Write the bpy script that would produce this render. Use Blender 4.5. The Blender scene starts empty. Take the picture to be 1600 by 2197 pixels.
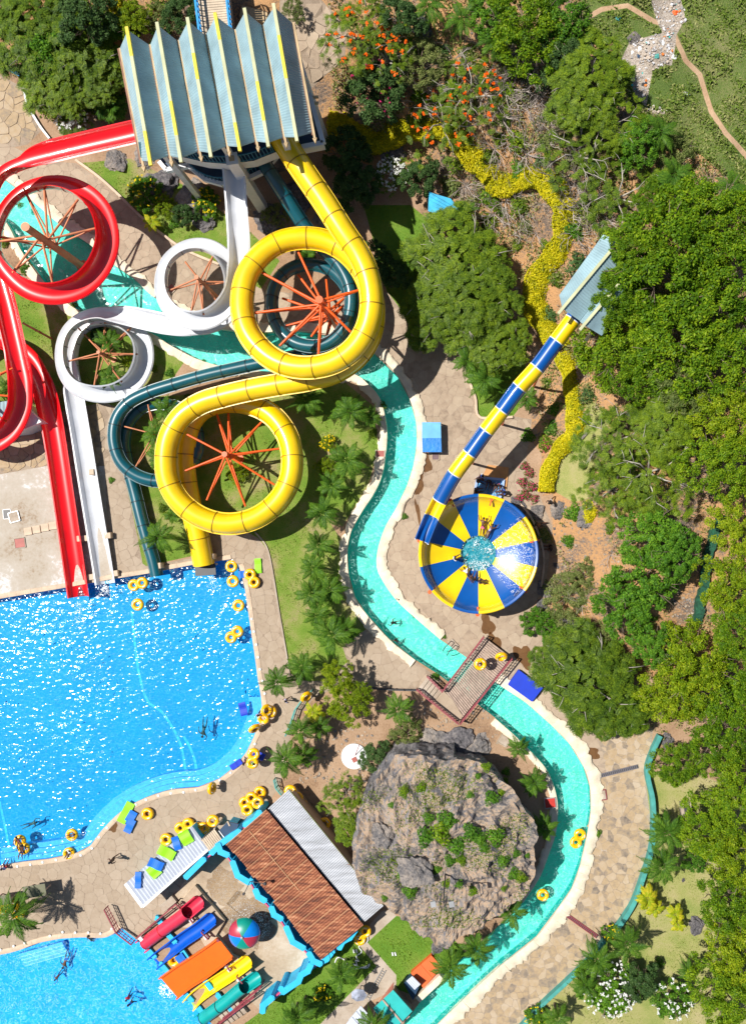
import bpy, bmesh, math, random
import numpy as np
from mathutils import Vector, Matrix, geometry
R = math.radians
random.seed(7)
rng = np.random.default_rng(7)
scene = bpy.context.scene
COL = scene.collection
# ------------------------------------------------------------------ camera, light, exposure
H = 70.0                                   # the drone's height in metres
NX, NY = 8.2, -1.82                        # the point straight below the drone
cam_d = bpy.data.cameras.new('camera')
cam = bpy.data.objects.new('camera', cam_d)
COL.objects.link(cam)
cam.location = (NX, NY, H)
cam.rotation_euler = (0, 0, 0)
cam_d.sensor_fit = 'VERTICAL'
cam_d.sensor_height = 36.0
cam_d.lens = 36.0 * H / 87.88
cam_d.shift_x = -NX / 87.88
cam_d.shift_y = -NY / 87.88
cam_d.clip_end = 2000
scene.camera = cam
SUN_EL, SUN_DIRX, SUN_DIRY = R(59), math.cos(R(-15)), math.sin(R(-15))
world = bpy.data.worlds.new('World')
scene.world = world
world.use_nodes = True
wn = world.node_tree.nodes
wl = world.node_tree.links
sky = wn.new('ShaderNodeTexSky')
sky.sky_type = 'NISHITA'
sky.sun_disc = False
sky.sun_elevation = SUN_EL
sky.sun_rotation = R(285)
bg = wn['Background']
bg.inputs['Strength'].default_value = 0.058
wl.new(sky.outputs[0], bg.inputs['Color'])
sun_d = bpy.data.lights.new('sun', 'SUN')
sun_d.energy = 5.0
sun_d.angle = R(0.53)
sun_d.color = (1.0, 0.955, 0.88)
sun = bpy.data.objects.new('sun', sun_d)
COL.objects.link(sun)
sd = Vector((SUN_DIRX * math.cos(SUN_EL), SUN_DIRY * math.cos(SUN_EL), -math.sin(SUN_EL)))
sun.rotation_euler = sd.to_track_quat('-Z', 'Y').to_euler()
vs = scene.view_settings
vs.view_transform = 'Standard'
vs.look = 'None'
vs.gamma = 1
vs.exposure = 0.30
vs.use_curve_mapping = False
scene.cycles.max_bounces = 6
scene.cycles.transparent_max_bounces = 8
# ------------------------------------------------------------------ helpers: coordinates
def s2l(r, g, b):
	f = lambda c: (c / 255 / 12.92) if c / 255 <= 0.04045 else ((c / 255 + 0.055) / 1.055) ** 2.4
	return (f(r), f(g), f(b))
def flat(px, py):
	return ((px - 800) / 25.0, (1098.5 - py) / 25.0)
def P(px, py, z=0.0):
	"""world point at height z that the drone sees at photo pixel (px, py)"""
	gx, gy = flat(px, py)
	k = 1 - z / H
	return Vector((NX + (gx - NX) * k, NY + (gy - NY) * k, z))
HILL = [flat(*p) for p in [(-500, -500), (-500, 60), (60, 120), (200, 190), (300, 250), (600, 262), (690, 330), (850, 350), (960, 420),
		(1060, 520), (1140, 680), (1165, 780), (1140, 900), (1180, 1080), (1195, 1200), (1185, 1330), (1300, 1440),
		(1480, 1480), (2600, 1500), (2600, -500)]]
def seg_dist(poly, X, Y, closed=True):
	D = np.full(X.shape, 1e9)
	n = len(poly)
	for i in range(n if closed else n - 1):
		ax, ay = poly[i]; bx, by = poly[(i + 1) % n]
		dx, dy = bx - ax, by - ay
		L = dx * dx + dy * dy + 1e-12
		t = np.clip(((X - ax) * dx + (Y - ay) * dy) / L, 0, 1)
		D = np.minimum(D, np.hypot(X - ax - t * dx, Y - ay - t * dy))
	return D
def pip(poly, X, Y):
	ins = np.zeros(X.shape, bool)
	n = len(poly)
	for i in range(n):
		ax, ay = poly[i]; bx, by = poly[(i + 1) % n]
		if ay == by: continue
		c = ((ay > Y) != (by > Y)) & (X < (bx - ax) * (Y - ay) / (by - ay) + ax)
		ins ^= c
	return ins
def terrain(X, Y):
	X = np.asarray(X, float); Y = np.asarray(Y, float)
	ins = pip(HILL, X, Y)
	d = np.where(ins, seg_dist(HILL, X, Y), 0)
	t = np.clip(d / 7.5, 0, 1)
	h = 4.8 * t * t * (3 - 2 * t)
	bump = 0.22 * np.sin(X * 0.9 + 1.3 * np.sin(Y * 0.5)) + 0.2 * np.sin(Y * 1.1 + 1.7 * np.sin(X * 0.43)) + 0.1 * np.sin(X * 2.3 + Y * 1.9)
	return h + bump * np.clip(d / 3, 0, 1)
def tz(x, y):
	return float(terrain(np.array([x]), np.array([y]))[0])
def G(px, py, dz=0.0):
	"""the point on the ground (plus dz) seen at photo pixel (px, py)"""
	z = 0.0
	for _ in range(8):
		p = P(px, py, z + dz)
		z = tz(p.x, p.y)
	return Vector((p.x, p.y, z + dz))
def catmull(pts, step):
	pts = [Vector(p) for p in pts]
	out = []
	n = len(pts)
	for i in range(n - 1):
		p0 = pts[max(i - 1, 0)]; p1 = pts[i]; p2 = pts[i + 1]; p3 = pts[min(i + 2, n - 1)]
		k = max(1, int((p2 - p1).length / (step * 0.25)))
		for j in range(k):
			t = j / k
			out.append(0.5 * ((2 * p1) + (p2 - p0) * t + (2 * p0 - 5 * p1 + 4 * p2 - p3) * t * t + (3 * p1 - p0 - 3 * p2 + p3) * t ** 3))
	out.append(pts[-1])
	res = [out[0]]
	acc = 0
	for a, b in zip(out[:-1], out[1:]):
		seg = (b - a).length
		while acc + seg >= step:
			t = (step - acc) / seg
			a = a.lerp(b, t)
			res.append(a.copy())
			seg = (b - a).length
			acc = 0
		acc += seg
	if (res[-1] - out[-1]).length > step * 0.4:
		res.append(out[-1])
	return res
# ------------------------------------------------------------------ helpers: objects
def tag(o, label=None, cat=None, group=None, kind=None):
	if label: o['label'] = label
	if cat: o['category'] = cat
	if group: o['group'] = group
	if kind: o['kind'] = kind
	return o
def thing(name, label, cat, loc=(0, 0, 0), rz=0.0, group=None):
	o = bpy.data.objects.new(name, None)
	o.empty_display_size = 0.2
	COL.objects.link(o)
	o.location = loc
	o.rotation_euler = (0, 0, rz)
	return tag(o, label, cat, group)
class MB:
	def __init__(self):
		self.v = []; self.f = []; self.m = []
	def add(self, vs_, fs, m=0):
		n = len(self.v)
		self.v.extend([tuple(v) for v in vs_])
		for f in fs:
			self.f.append(tuple(i + n for i in f)); self.m.append(m)
	def hexa(self, q, m=0):       # 8 points: bottom 4, top 4
		self.add(q, [(0, 3, 2, 1), (4, 5, 6, 7), (0, 1, 5, 4), (1, 2, 6, 5), (2, 3, 7, 6), (3, 0, 4, 7)], m)
	def box(self, c, s, rz=0, m=0):
		cx, cy, cz = c; hx, hy, hz = s[0] / 2, s[1] / 2, s[2] / 2
		ca, sa = math.cos(rz), math.sin(rz)
		q = []
		for z in (-hz, hz):
			for x, y in ((-hx, -hy), (hx, -hy), (hx, hy), (-hx, hy)):
				q.append((cx + x * ca - y * sa, cy + x * sa + y * ca, cz + z))
		self.hexa(q, m)
	def prism(self, poly, z0, z1, m=0, side=None):
		n = len(poly)
		A = sum(poly[i][0] * poly[(i + 1) % n][1] - poly[(i + 1) % n][0] * poly[i][1] for i in range(n))
		if A < 0: poly = poly[::-1]
		b = [(p[0], p[1], z0) for p in poly]; t = [(p[0], p[1], z1) for p in poly]
		self.add(b + t, [tuple(range(n, 2 * n))], m)
		self.add(b + t, [tuple(range(n - 1, -1, -1))] + [(i, (i + 1) % n, n + (i + 1) % n, n + i) for i in range(n)], m if side is None else side)
	def beam(self, a, b, w, h=None, m=0, up=Vector((0, 0, 1))):
		a = Vector(a); b = Vector(b); h = h or w
		d = (b - a).normalized()
		if abs(d.dot(up)) > 0.99: up = Vector((1, 0, 0))
		s = d.cross(up).normalized(); u = s.cross(d)
		q = []
		for p in (a, b):
			for x, y in ((-1, -1), (1, -1), (1, 1), (-1, 1)):
				q.append(p + s * (x * w / 2) + u * (y * h / 2))
		self.hexa([q[0], q[1], q[2], q[3], q[4], q[5], q[6], q[7]], m)
	def rod(self, a, b, r0, r1=None, n=8, m=0, caps=True):
		a = Vector(a); b = Vector(b); r1 = r0 if r1 is None else r1
		d = (b - a).normalized()
		up = Vector((0, 0, 1)) if abs(d.z) < 0.95 else Vector((1, 0, 0))
		s = d.cross(up).normalized(); u = s.cross(d)
		vv = []
		for p, r in ((a, r0), (b, r1)):
			for i in range(n):
				t = 2 * math.pi * i / n
				vv.append(p + s * (math.cos(t) * r) + u * (math.sin(t) * r))
		ff = [(i, (i + 1) % n, n + (i + 1) % n, n + i) for i in range(n)]
		if caps: ff += [tuple(range(n - 1, -1, -1)), tuple(range(n, 2 * n))]
		self.add(vv, ff, m)
	def tube(self, pts, r, n=8, m=0, closed=False):
		pts = [Vector(p) for p in pts]
		rings = []
		k = len(pts)
		for i, p in enumerate(pts):
			if closed: d = pts[(i + 1) % k] - pts[(i - 1) % k]
			else: d = pts[min(i + 1, k - 1)] - pts[max(i - 1, 0)]
			d.normalize()
			up = Vector((0, 0, 1)) if abs(d.z) < 0.95 else Vector((1, 0, 0))
			s = d.cross(up).normalized(); u = s.cross(d)
			rr = r[i] if hasattr(r, '__len__') else r
			rings.append([p + s * (math.cos(2 * math.pi * j / n) * rr) + u * (math.sin(2 * math.pi * j / n) * rr) for j in range(n)])
		vv = [v for rg in rings for v in rg]
		ff = []
		for i in range(k if closed else k - 1):
			a = i * n; b = ((i + 1) % k) * n
			ff += [(a + j, a + (j + 1) % n, b + (j + 1) % n, b + j) for j in range(n)]
		if not closed: ff += [tuple(range(n - 1, -1, -1)), tuple(range((k - 1) * n, k * n))]
		self.add(vv, ff, m)
	def lathe(self, c, prof, n=32, m=0, mf=None):
		vv = []
		for r, z in prof:
			for j in range(n):
				t = 2 * math.pi * j / n
				vv.append((c[0] + r * math.cos(t), c[1] + r * math.sin(t), c[2] + z))
		base = len(self.v)
		self.v.extend(vv)
		for i in range(len(prof) - 1):
			for j in range(n):
				a = base + i * n + j; b = base + i * n + (j + 1) % n
				self.f.append((a, b, b + n, a + n)); self.m.append(mf(j) if mf else m)
	def build(self, name, mats, parent=None, smooth=False, rel=True, bevel=0, autosmooth=None):
		if not isinstance(mats, (list, tuple)): mats = [mats]
		off = parent.matrix_basis.translation if (parent is not None and rel) else Vector((0, 0, 0))
		if parent is not None and rel and parent.parent is not None: off = off + parent.parent.matrix_basis.translation
		me = bpy.data.meshes.new(name)
		me.from_pydata([(v[0] - off.x, v[1] - off.y, v[2] - off.z) for v in self.v], [], self.f)
		for mt in mats: me.materials.append(mt)
		if len(mats) > 1: me.polygons.foreach_set('material_index', self.m)
		if smooth: me.polygons.foreach_set('use_smooth', [True] * len(me.polygons))
		if smooth and autosmooth: me.set_sharp_from_angle(angle=R(autosmooth))
		me.update()
		o = bpy.data.objects.new(name, me)
		COL.objects.link(o)
		if parent is not None: o.parent = parent
		if bevel:
			bv = o.modifiers.new('bevel', 'BEVEL'); bv.width = bevel; bv.segments = 1; bv.limit_method = 'ANGLE'
		return o
def np_mesh(name, V, F, mats, fm=None, smooth=False):
	"""fast mesh from numpy arrays of vertices (n,3) and quads (m,4)"""
	me = bpy.data.meshes.new(name)
	me.vertices.add(len(V)); me.vertices.foreach_set('co', np.asarray(V, np.float32).ravel())
	k = F.shape[1]
	me.loops.add(F.size); me.loops.foreach_set('vertex_index', F.astype(np.int32).ravel())
	me.polygons.add(len(F))
	me.polygons.foreach_set('loop_start', np.arange(0, F.size, k, dtype=np.int32))
	me.polygons.foreach_set('loop_total', np.full(len(F), k, np.int32))
	for m in (mats if isinstance(mats, (list, tuple)) else [mats]): me.materials.append(m)
	if fm is not None: me.polygons.foreach_set('material_index', np.asarray(fm, np.int32))
	if smooth: me.polygons.foreach_set('use_smooth', np.ones(len(F), bool))
	me.update(calc_edges=True)
	me.validate()
	return me
def link(name, me, parent=None, loc=(0, 0, 0), rot=(0, 0, 0), sc=(1, 1, 1)):
	o = bpy.data.objects.new(name, me)
	COL.objects.link(o)
	o.location = loc; o.rotation_euler = rot; o.scale = sc
	if parent is not None: o.parent = parent
	return o
# ------------------------------------------------------------------ materials
def newmat(name):
	m = bpy.data.materials.new(name)
	m.use_nodes = True
	nt = m.node_tree
	return m, nt, nt.nodes['Principled BSDF'], nt.nodes.new, nt.links.new
def ramp(nt, stops):
	n = nt.nodes.new('ShaderNodeValToRGB')
	e = n.color_ramp.elements
	while len(e) < len(stops): e.new(0.5)
	for i, (p, c) in enumerate(stops):
		e[i].position = p; e[i].color = (*c, 1)
	return n
def mat_plain(name, c, rough=0.5, bump=0.0, bscale=8, var=0.12, coat=0.0, metal=0.0, vscale=1.5, dirt=None):
	m, nt, b, N, L = newmat(name)
	tc = N('ShaderNodeTexCoord'); no = N('ShaderNodeTexNoise'); no.inputs['Scale'].default_value = vscale; no.inputs['Detail'].default_value = 6
	L(tc.outputs['Object'], no.inputs['Vector'])
	lo = tuple(x * (1 - var) for x in c); hi = tuple(min(1, x * (1 + var)) for x in c)
	st = [(0.3, lo), (0.7, hi)]
	if dirt: st = [(0.22, dirt), (0.36, lo), (0.7, hi)]
	r = ramp(nt, st)
	L(no.outputs[0], r.inputs[0]); L(r.outputs[0], b.inputs['Base Color'])
	b.inputs['Roughness'].default_value = rough
	b.inputs['Metallic'].default_value = metal
	b.inputs['Coat Weight'].default_value = coat; b.inputs['Coat Roughness'].default_value = 0.045
	if bump:
		n2 = N('ShaderNodeTexNoise'); n2.inputs['Scale'].default_value = bscale; n2.inputs['Detail'].default_value = 5
		L(tc.outputs['Object'], n2.inputs['Vector'])
		bp = N('ShaderNodeBump'); bp.inputs['Strength'].default_value = bump; bp.inputs['Distance'].default_value = 0.05
		L(n2.outputs[0], bp.inputs['Height']); L(bp.outputs[0], b.inputs['Normal'])
	return m
def mat_ground(name, stops, scale=0.35, fine=9.0, finemix=0.35, bump=0.6, stops2=None, rough=0.9, detail=8, bdist=0.08):
	m, nt, b, N, L = newmat(name)
	tc = N('ShaderNodeTexCoord')
	no = N('ShaderNodeTexNoise'); no.inputs['Scale'].default_value = scale; no.inputs['Detail'].default_value = detail; no.inputs['Roughness'].default_value = 0.62
	n2 = N('ShaderNodeTexNoise'); n2.inputs['Scale'].default_value = fine; n2.inputs['Detail'].default_value = 4; n2.inputs['Roughness'].default_value = 0.7
	L(tc.outputs['Object'], no.inputs['Vector']); L(tc.outputs['Object'], n2.inputs['Vector'])
	mx = N('ShaderNodeMix'); mx.data_type = 'FLOAT'; mx.inputs[0].default_value = finemix
	L(no.outputs[0], mx.inputs[2]); L(n2.outputs[0], mx.inputs[3])
	r = ramp(nt, stops)
	L(mx.outputs[0], r.inputs[0]); L(r.outputs[0], b.inputs['Base Color'])
	bp = N('ShaderNodeBump'); bp.inputs['Strength'].default_value = bump; bp.inputs['Distance'].default_value = bdist
	L(n2.outputs[0], bp.inputs['Height']); L(bp.outputs[0], b.inputs['Normal'])
	b.inputs['Roughness'].default_value = rough
	return m
def mat_leaf(name, c1, c2, c3=None, trans=0.25, spot=None, spotf=0.0):
	"""leaves: colour varies leaf by leaf, clump by clump and plant by plant"""
	m = bpy.data.materials.new(name); m.use_nodes = True
	nt = m.node_tree; nt.nodes.clear(); N = nt.nodes.new; L = nt.links.new
	out = N('ShaderNodeOutputMaterial'); geo = N('ShaderNodeNewGeometry'); oi = N('ShaderNodeObjectInfo')
	tc = N('ShaderNodeTexCoord'); no = N('ShaderNodeTexNoise'); no.inputs['Scale'].default_value = 0.9; no.inputs['Detail'].default_value = 2
	L(tc.outputs['Object'], no.inputs['Vector'])
	a = N('ShaderNodeMath'); a.operation = 'MULTIPLY'; a.inputs[1].default_value = 0.55
	L(geo.outputs['Random Per Island'], a.inputs[0])
	b = N('ShaderNodeMath'); b.operation = 'MULTIPLY_ADD'; b.inputs[1].default_value = 0.9;
	L(no.outputs[0], b.inputs[0]); L(a.outputs[0], b.inputs[2])
	c = N('ShaderNodeMath'); c.operation = 'MULTIPLY_ADD'; c.inputs[1].default_value = 0.22
	L(oi.outputs['Random'], c.inputs[0]); L(b.outputs[0], c.inputs[2])
	st = [(0.35, c1), (1.05, c2)] if c3 is None else [(0.35, c1), (0.8, c2), (1.1, c3)]
	st = [(min(p / 1.25, 1), cc) for p, cc in st]
	dv = N('ShaderNodeMath'); dv.operation = 'DIVIDE'; dv.inputs[1].default_value = 1.25
	L(c.outputs[0], dv.inputs[0])
	r = ramp(nt, st); L(dv.outputs[0], r.inputs[0])
	col = r.outputs[0]
	if spot:
		g = N('ShaderNodeMath'); g.operation = 'GREATER_THAN'; g.inputs[1].default_value = 1 - spotf
		L(geo.outputs['Random Per Island'], g.inputs[0])
		mx = N('ShaderNodeMix'); mx.data_type = 'RGBA'
		L(g.outputs[0], mx.inputs[0]); L(col, mx.inputs[6]); mx.inputs[7].default_value = (*spot, 1)
		col = mx.outputs[2]
	d = N('ShaderNodeBsdfDiffuse'); t = N('ShaderNodeBsdfTranslucent'); ms = N('ShaderNodeMixShader'); ms.inputs[0].default_value = trans
	L(col, d.inputs[0]); L(col, t.inputs[0]); L(d.outputs[0], ms.inputs[1]); L(t.outputs[0], ms.inputs[2])
	gl = N('ShaderNodeBsdfGlossy'); gl.inputs['Roughness'].default_value = 0.5; gl.inputs[0].default_value = (1, 1, 1, 1)
	m2 = N('ShaderNodeMixShader'); m2.inputs[0].default_value = 0.008
	L(ms.outputs[0], m2.inputs[1]); L(gl.outputs[0], m2.inputs[2]); L(m2.outputs[0], out.inputs[0])
	return m
def mat_stone(name, stops, rough=0.85, bump=0.5, spread=0.8):
	"""crazy paving: every stone (object or loose island) picks its own tone"""
	m, nt, b, N, L = newmat(name)
	geo = N('ShaderNodeNewGeometry'); oi = N('ShaderNodeObjectInfo'); tc = N('ShaderNodeTexCoord')
	no = N('ShaderNodeTexNoise'); no.inputs['Scale'].default_value = 2.0; no.inputs['Detail'].default_value = 10; no.inputs['Roughness'].default_value = 0.65
	big = N('ShaderNodeTexNoise'); big.inputs['Scale'].default_value = 0.16; big.inputs['Detail'].default_value = 3
	L(geo.outputs['Position'], big.inputs['Vector']); L(geo.outputs['Position'], no.inputs['Vector'])
	ad = N('ShaderNodeMath'); ad.operation = 'ADD'
	L(geo.outputs['Random Per Island'], ad.inputs[0]); L(oi.outputs['Random'], ad.inputs[1])
	fr = N('ShaderNodeMath'); fr.operation = 'FRACT'; L(ad.outputs[0], fr.inputs[0])
	k = N('ShaderNodeMath'); k.operation = 'MULTIPLY'; k.inputs[1].default_value = spread * 0.55; L(fr.outputs[0], k.inputs[0])
	k2 = N('ShaderNodeMath'); k2.operation = 'MULTIPLY_ADD'; k2.inputs[1].default_value = 0.62; L(no.outputs[0], k2.inputs[0]); L(k.outputs[0], k2.inputs[2])
	k3 = N('ShaderNodeMath'); k3.operation = 'MULTIPLY_ADD'; k3.inputs[1].default_value = 0.35; L(big.outputs[0], k3.inputs[0]); L(k2.outputs[0], k3.inputs[2])
	r = ramp(nt, stops); L(k3.outputs[0], r.inputs[0]); L(r.outputs[0], b.inputs['Base Color'])
	bp = N('ShaderNodeBump'); bp.inputs['Strength'].default_value = bump; bp.inputs['Distance'].default_value = 0.03
	L(no.outputs[0], bp.inputs['Height']); L(bp.outputs[0], b.inputs['Normal'])
	b.inputs['Roughness'].default_value = rough
	return m
def mat_water(name, tint, caustic, causticf=0.35, wave=0.5, scale=2.0, stretch=(1, 1, 1), vscale=1.3, gl_r=0.05, det=2.5):
	m = bpy.data.materials.new(name); m.use_nodes = True
	nt = m.node_tree; nt.nodes.clear(); N = nt.nodes.new; L = nt.links.new
	out = N('ShaderNodeOutputMaterial'); tc = N('ShaderNodeTexCoord'); mp = N('ShaderNodeMapping')
	mp.inputs['Scale'].default_value = stretch; mp.inputs['Rotation'].default_value = (0, 0, R(12))
	L(tc.outputs['Object'], mp.inputs[0])
	n1 = N('ShaderNodeTexNoise'); n1.inputs['Scale'].default_value = scale; n1.inputs['Detail'].default_value = det; n1.inputs['Roughness'].default_value = 0.5; n1.inputs['Distortion'].default_value = 0.4
	L(mp.outputs[0], n1.inputs['Vector'])
	bp = N('ShaderNodeBump'); bp.inputs['Strength'].default_value = 1.0; bp.inputs['Distance'].default_value = wave
	lo = N('ShaderNodeTexNoise'); lo.inputs['Scale'].default_value = .22; lo.inputs['Detail'].default_value = 3; L(tc.outputs['Object'], lo.inputs['Vector'])
	lm_ = N('ShaderNodeMapRange'); lm_.inputs[1].default_value = .36; lm_.inputs[2].default_value = .64; lm_.inputs[3].default_value = .6; lm_.inputs[4].default_value = 1.45; L(lo.outputs[0], lm_.inputs[0])
	mu = N('ShaderNodeMath'); mu.operation = 'MULTIPLY'; L(n1.outputs[0], mu.inputs[0]); L(lm_.outputs[0], mu.inputs[1])
	L(mu.outputs[0], bp.inputs['Height'])
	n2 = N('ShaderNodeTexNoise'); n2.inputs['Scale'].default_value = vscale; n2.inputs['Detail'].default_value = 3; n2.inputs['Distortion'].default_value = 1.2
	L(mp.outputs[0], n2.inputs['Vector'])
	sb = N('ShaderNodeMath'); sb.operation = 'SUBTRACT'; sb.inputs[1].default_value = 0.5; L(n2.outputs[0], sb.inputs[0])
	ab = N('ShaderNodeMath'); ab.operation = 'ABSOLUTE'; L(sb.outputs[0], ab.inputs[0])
	mr = N('ShaderNodeMapRange'); mr.inputs[1].default_value = 0.0; mr.inputs[2].default_value = 0.028; mr.inputs[3].default_value = causticf; mr.inputs[4].default_value = 0.0
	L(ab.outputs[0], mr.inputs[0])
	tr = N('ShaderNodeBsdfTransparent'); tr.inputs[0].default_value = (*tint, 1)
	df = N('ShaderNodeBsdfDiffuse'); df.inputs[0].default_value = (*caustic, 1)  # caustic light lines, painted as diffuse colour on the water surface
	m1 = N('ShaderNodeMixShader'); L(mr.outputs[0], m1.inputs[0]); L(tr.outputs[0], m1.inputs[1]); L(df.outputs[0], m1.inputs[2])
	gl = N('ShaderNodeBsdfGlossy'); gl.inputs['Roughness'].default_value = gl_r; L(bp.outputs[0], gl.inputs['Normal'])
	fr = N('ShaderNodeFresnel'); fr.inputs[0].default_value = 1.33; L(bp.outputs[0], fr.inputs['Normal'])
	m2 = N('ShaderNodeMixShader'); L(fr.outputs[0], m2.inputs[0]); L(m1.outputs[0], m2.inputs[1]); L(gl.outputs[0], m2.inputs[2])
	L(m2.outputs[0], out.inputs[0])
	return m
M = {}
M['earth'] = mat_ground('earth', [(0.34, (0.17, 0.095, 0.052)), (0.46, (0.33, 0.21, 0.125)), (0.62, (0.44, 0.30, 0.20))], 0.25, 6)
M['hillearth'] = mat_ground('hill_earth', [(0.37, (0.09, 0.075, 0.065)), (0.43, (0.22, 0.16, 0.12)), (0.50, (0.46, 0.26, 0.12)), (0.64, (0.58, 0.31, 0.13))], 0.22, 5, 0.4, 0.9, bdist=0.2)
M['lawn'] = mat_ground('lawn', [(0.40, (0.34, 0.26, 0.15)), (0.455, (0.26, 0.28, 0.07)), (0.52, (0.15, 0.25, 0.02)), (0.64, (0.08, 0.18, 0.01))], 0.28, 14, 0.4, 0.9)
M['lawn_green'] = mat_ground('lawn_green', [(0.36, (0.20, 0.26, 0.04)), (0.5, (0.12, 0.24, 0.015)), (0.64, (0.07, 0.18, 0.01))], 0.5, 14, 0.5, 0.9)
M['lawn_dry'] = mat_ground('lawn_dry', [(0.36, (0.42, 0.35, 0.19)), (0.5, (0.31, 0.31, 0.10)), (0.62, (0.19, 0.25, 0.05))], 0.4, 12, 0.45, 0.8)
M['meadow'] = mat_ground('meadow', [(0.34, (0.07, 0.12, 0.02)), (0.47, (0.12, 0.19, 0.03)), (0.6, (0.24, 0.24, 0.09)), (0.7, (0.36, 0.30, 0.16))], 0.2, 9, 0.5, 1.0, bdist=0.2)
M['concrete'] = mat_ground('concrete', [(0.36, (0.26, 0.17, 0.10)), (0.43, (0.40, 0.34, 0.27)), (0.54, (0.47, 0.42, 0.36)), (0.60, (0.66, 0.66, 0.67))], 0.18, 3, 0.25, 0.15)
M['concrete_tan'] = mat_ground('concrete_tan', [(0.36, (0.27, 0.19, 0.12)), (0.5, (0.42, 0.32, 0.22)), (0.64, (0.55, 0.46, 0.36))], 0.22, 4, 0.25, 0.12, rough=0.6)
M['concrete_path'] = mat_ground('concrete_path', [(0.36, (0.30, 0.23, 0.17)), (0.5, (0.40, 0.33, 0.26)), (0.66, (0.48, 0.41, 0.34))], 0.5, 6, 0.3, 0.15)
M['mortar'] = mat_ground('mortar', [(0.36, (0.23, 0.17, 0.12)), (0.5, (0.32, 0.245, 0.18)), (0.66, (0.40, 0.33, 0.25))], 0.5, 8, 0.4, 0.3)
M['mortar_pale'] = mat_ground('mortar_pale', [(0.38, (0.24, 0.19, 0.14)), (0.54, (0.36, 0.29, 0.22)), (0.66, (0.62, 0.56, 0.48))], 0.3, 8, 0.4, 0.3)
M['trail'] = mat_ground('trail', [(0.36, (0.34, 0.21, 0.12)), (0.64, (0.55, 0.38, 0.24))], 0.8, 8)
M['gravel'] = mat_ground('gravel', [(0.38, (0.20, 0.16, 0.13)), (0.5, (0.42, 0.35, 0.28)), (0.6, (0.62, 0.56, 0.5))], 0.8, 12, 0.7, 1.2)
M['stone_deck'] = mat_stone('deck_stone', [(0.30, (0.22, 0.16, 0.11)), (0.45, (0.34, 0.26, 0.185)), (0.80, (0.43, 0.345, 0.26))], spread=0.3, bump=0.9)
M['stone_path'] = mat_stone('path_stone', [(0.36, (0.11, 0.09, 0.075)), (0.50, (0.25, 0.20, 0.15)), (0.63, (0.40, 0.29, 0.17)), (0.88, (0.46, 0.37, 0.27))], spread=0.62, bump=0.9)
M['stone_plaza'] = mat_stone('plaza_stone', [(0.32, (0.19, 0.14, 0.10)), (0.50, (0.35, 0.265, 0.19)), (0.86, (0.46, 0.37, 0.27))], spread=0.38, bump=0.9)
M['cream'] = mat_plain('cream_paint', (0.72, 0.63, 0.48), 0.75, 1.0, 3.0, 0.2, vscale=1.2)
M['coping'] = mat_plain('coping_stone', (0.56, 0.43, 0.31), 0.7, 0.3, 6, 0.18, vscale=1.4)
M['rock'] = mat_ground('rock', [(0.34, (0.055, 0.055, 0.06)), (0.45, (0.17, 0.16, 0.16)), (0.54, (0.30, 0.26, 0.23)), (0.66, (0.46, 0.39, 0.33))], 0.5, 5, 0.5, 1.0, bdist=0.25)
M['rock_dark'] = mat_ground('rock_dark', [(0.36, (0.05, 0.05, 0.055)), (0.5, (0.15, 0.14, 0.15)), (0.66, (0.32, 0.29, 0.27))], 0.9, 7, 0.5, 1.0, bdist=0.2)
M['pool_floor'] = mat_plain('pool_floor', (0.0, 0.325, 0.60), 0.6, 0, var=0.08, vscale=0.25)
M['pool_wall'] = mat_plain('pool_wall', (0.02, 0.30, 0.66), 0.6)
M['pool_step'] = mat_plain('pool_step', (0.20, 0.50, 0.84), 0.5, var=0.15, vscale=3)
M['kids_floor'] = mat_plain('kids_pool_floor', (0.03, 0.42, 0.80), 0.6, 0, var=0.1, vscale=0.3)
M['river_floor'] = mat_plain('river_floor', (0.15, 0.66, 0.55), 0.6, 0, var=0.12, vscale=0.5)
M['river_wall'] = mat_plain('river_wall', (0.0, 0.42, 0.40), 0.6)
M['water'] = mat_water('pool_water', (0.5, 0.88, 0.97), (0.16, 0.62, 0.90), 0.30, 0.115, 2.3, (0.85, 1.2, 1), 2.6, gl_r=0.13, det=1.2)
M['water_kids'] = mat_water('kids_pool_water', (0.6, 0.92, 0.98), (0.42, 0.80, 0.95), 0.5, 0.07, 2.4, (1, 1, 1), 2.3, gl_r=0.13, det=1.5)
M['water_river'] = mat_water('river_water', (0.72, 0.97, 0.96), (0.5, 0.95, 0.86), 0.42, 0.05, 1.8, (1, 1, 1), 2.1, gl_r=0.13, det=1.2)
for nm, c in dict(yellow=(0.93, 0.60, 0.0), teal=(0.0, 0.085, 0.115), red=(0.80, 0.004, 0.008), white=(0.66, 0.68, 0.72),
				  blue=(0.0, 0.085, 0.36), ylw2=(0.95, 0.62, 0.0)).items():
	M['gel_' + nm] = mat_plain('gelcoat_' + nm, c, 0.34, 0, var=0.11, coat=1.0, vscale=.7)
M['gel_seam_y'] = mat_plain('gelcoat_seam_yellow', (0.30, 0.17, 0.0), 0.5)
M['gel_seam_t'] = mat_plain('gelcoat_seam_teal', (0.0, 0.02, 0.03), 0.5)
M['gel_seam_r'] = mat_plain('gelcoat_seam_red', (0.45, 0.0, 0.0), 0.5)
M['gel_seam_w'] = mat_plain('gelcoat_seam_grey', (0.22, 0.23, 0.25), 0.5)
M['gel_rim_w'] = mat_plain('gelcoat_rim_white', (0.72, 0.70, 0.68), 0.5)
M['orange_steel'] = mat_plain('orange_painted_steel', (0.78, 0.11, 0.012), 0.45, var=0.12)
M['orange_faded'] = mat_plain('faded_orange_steel', (0.55, 0.20, 0.09), 0.55, var=0.2)
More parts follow.
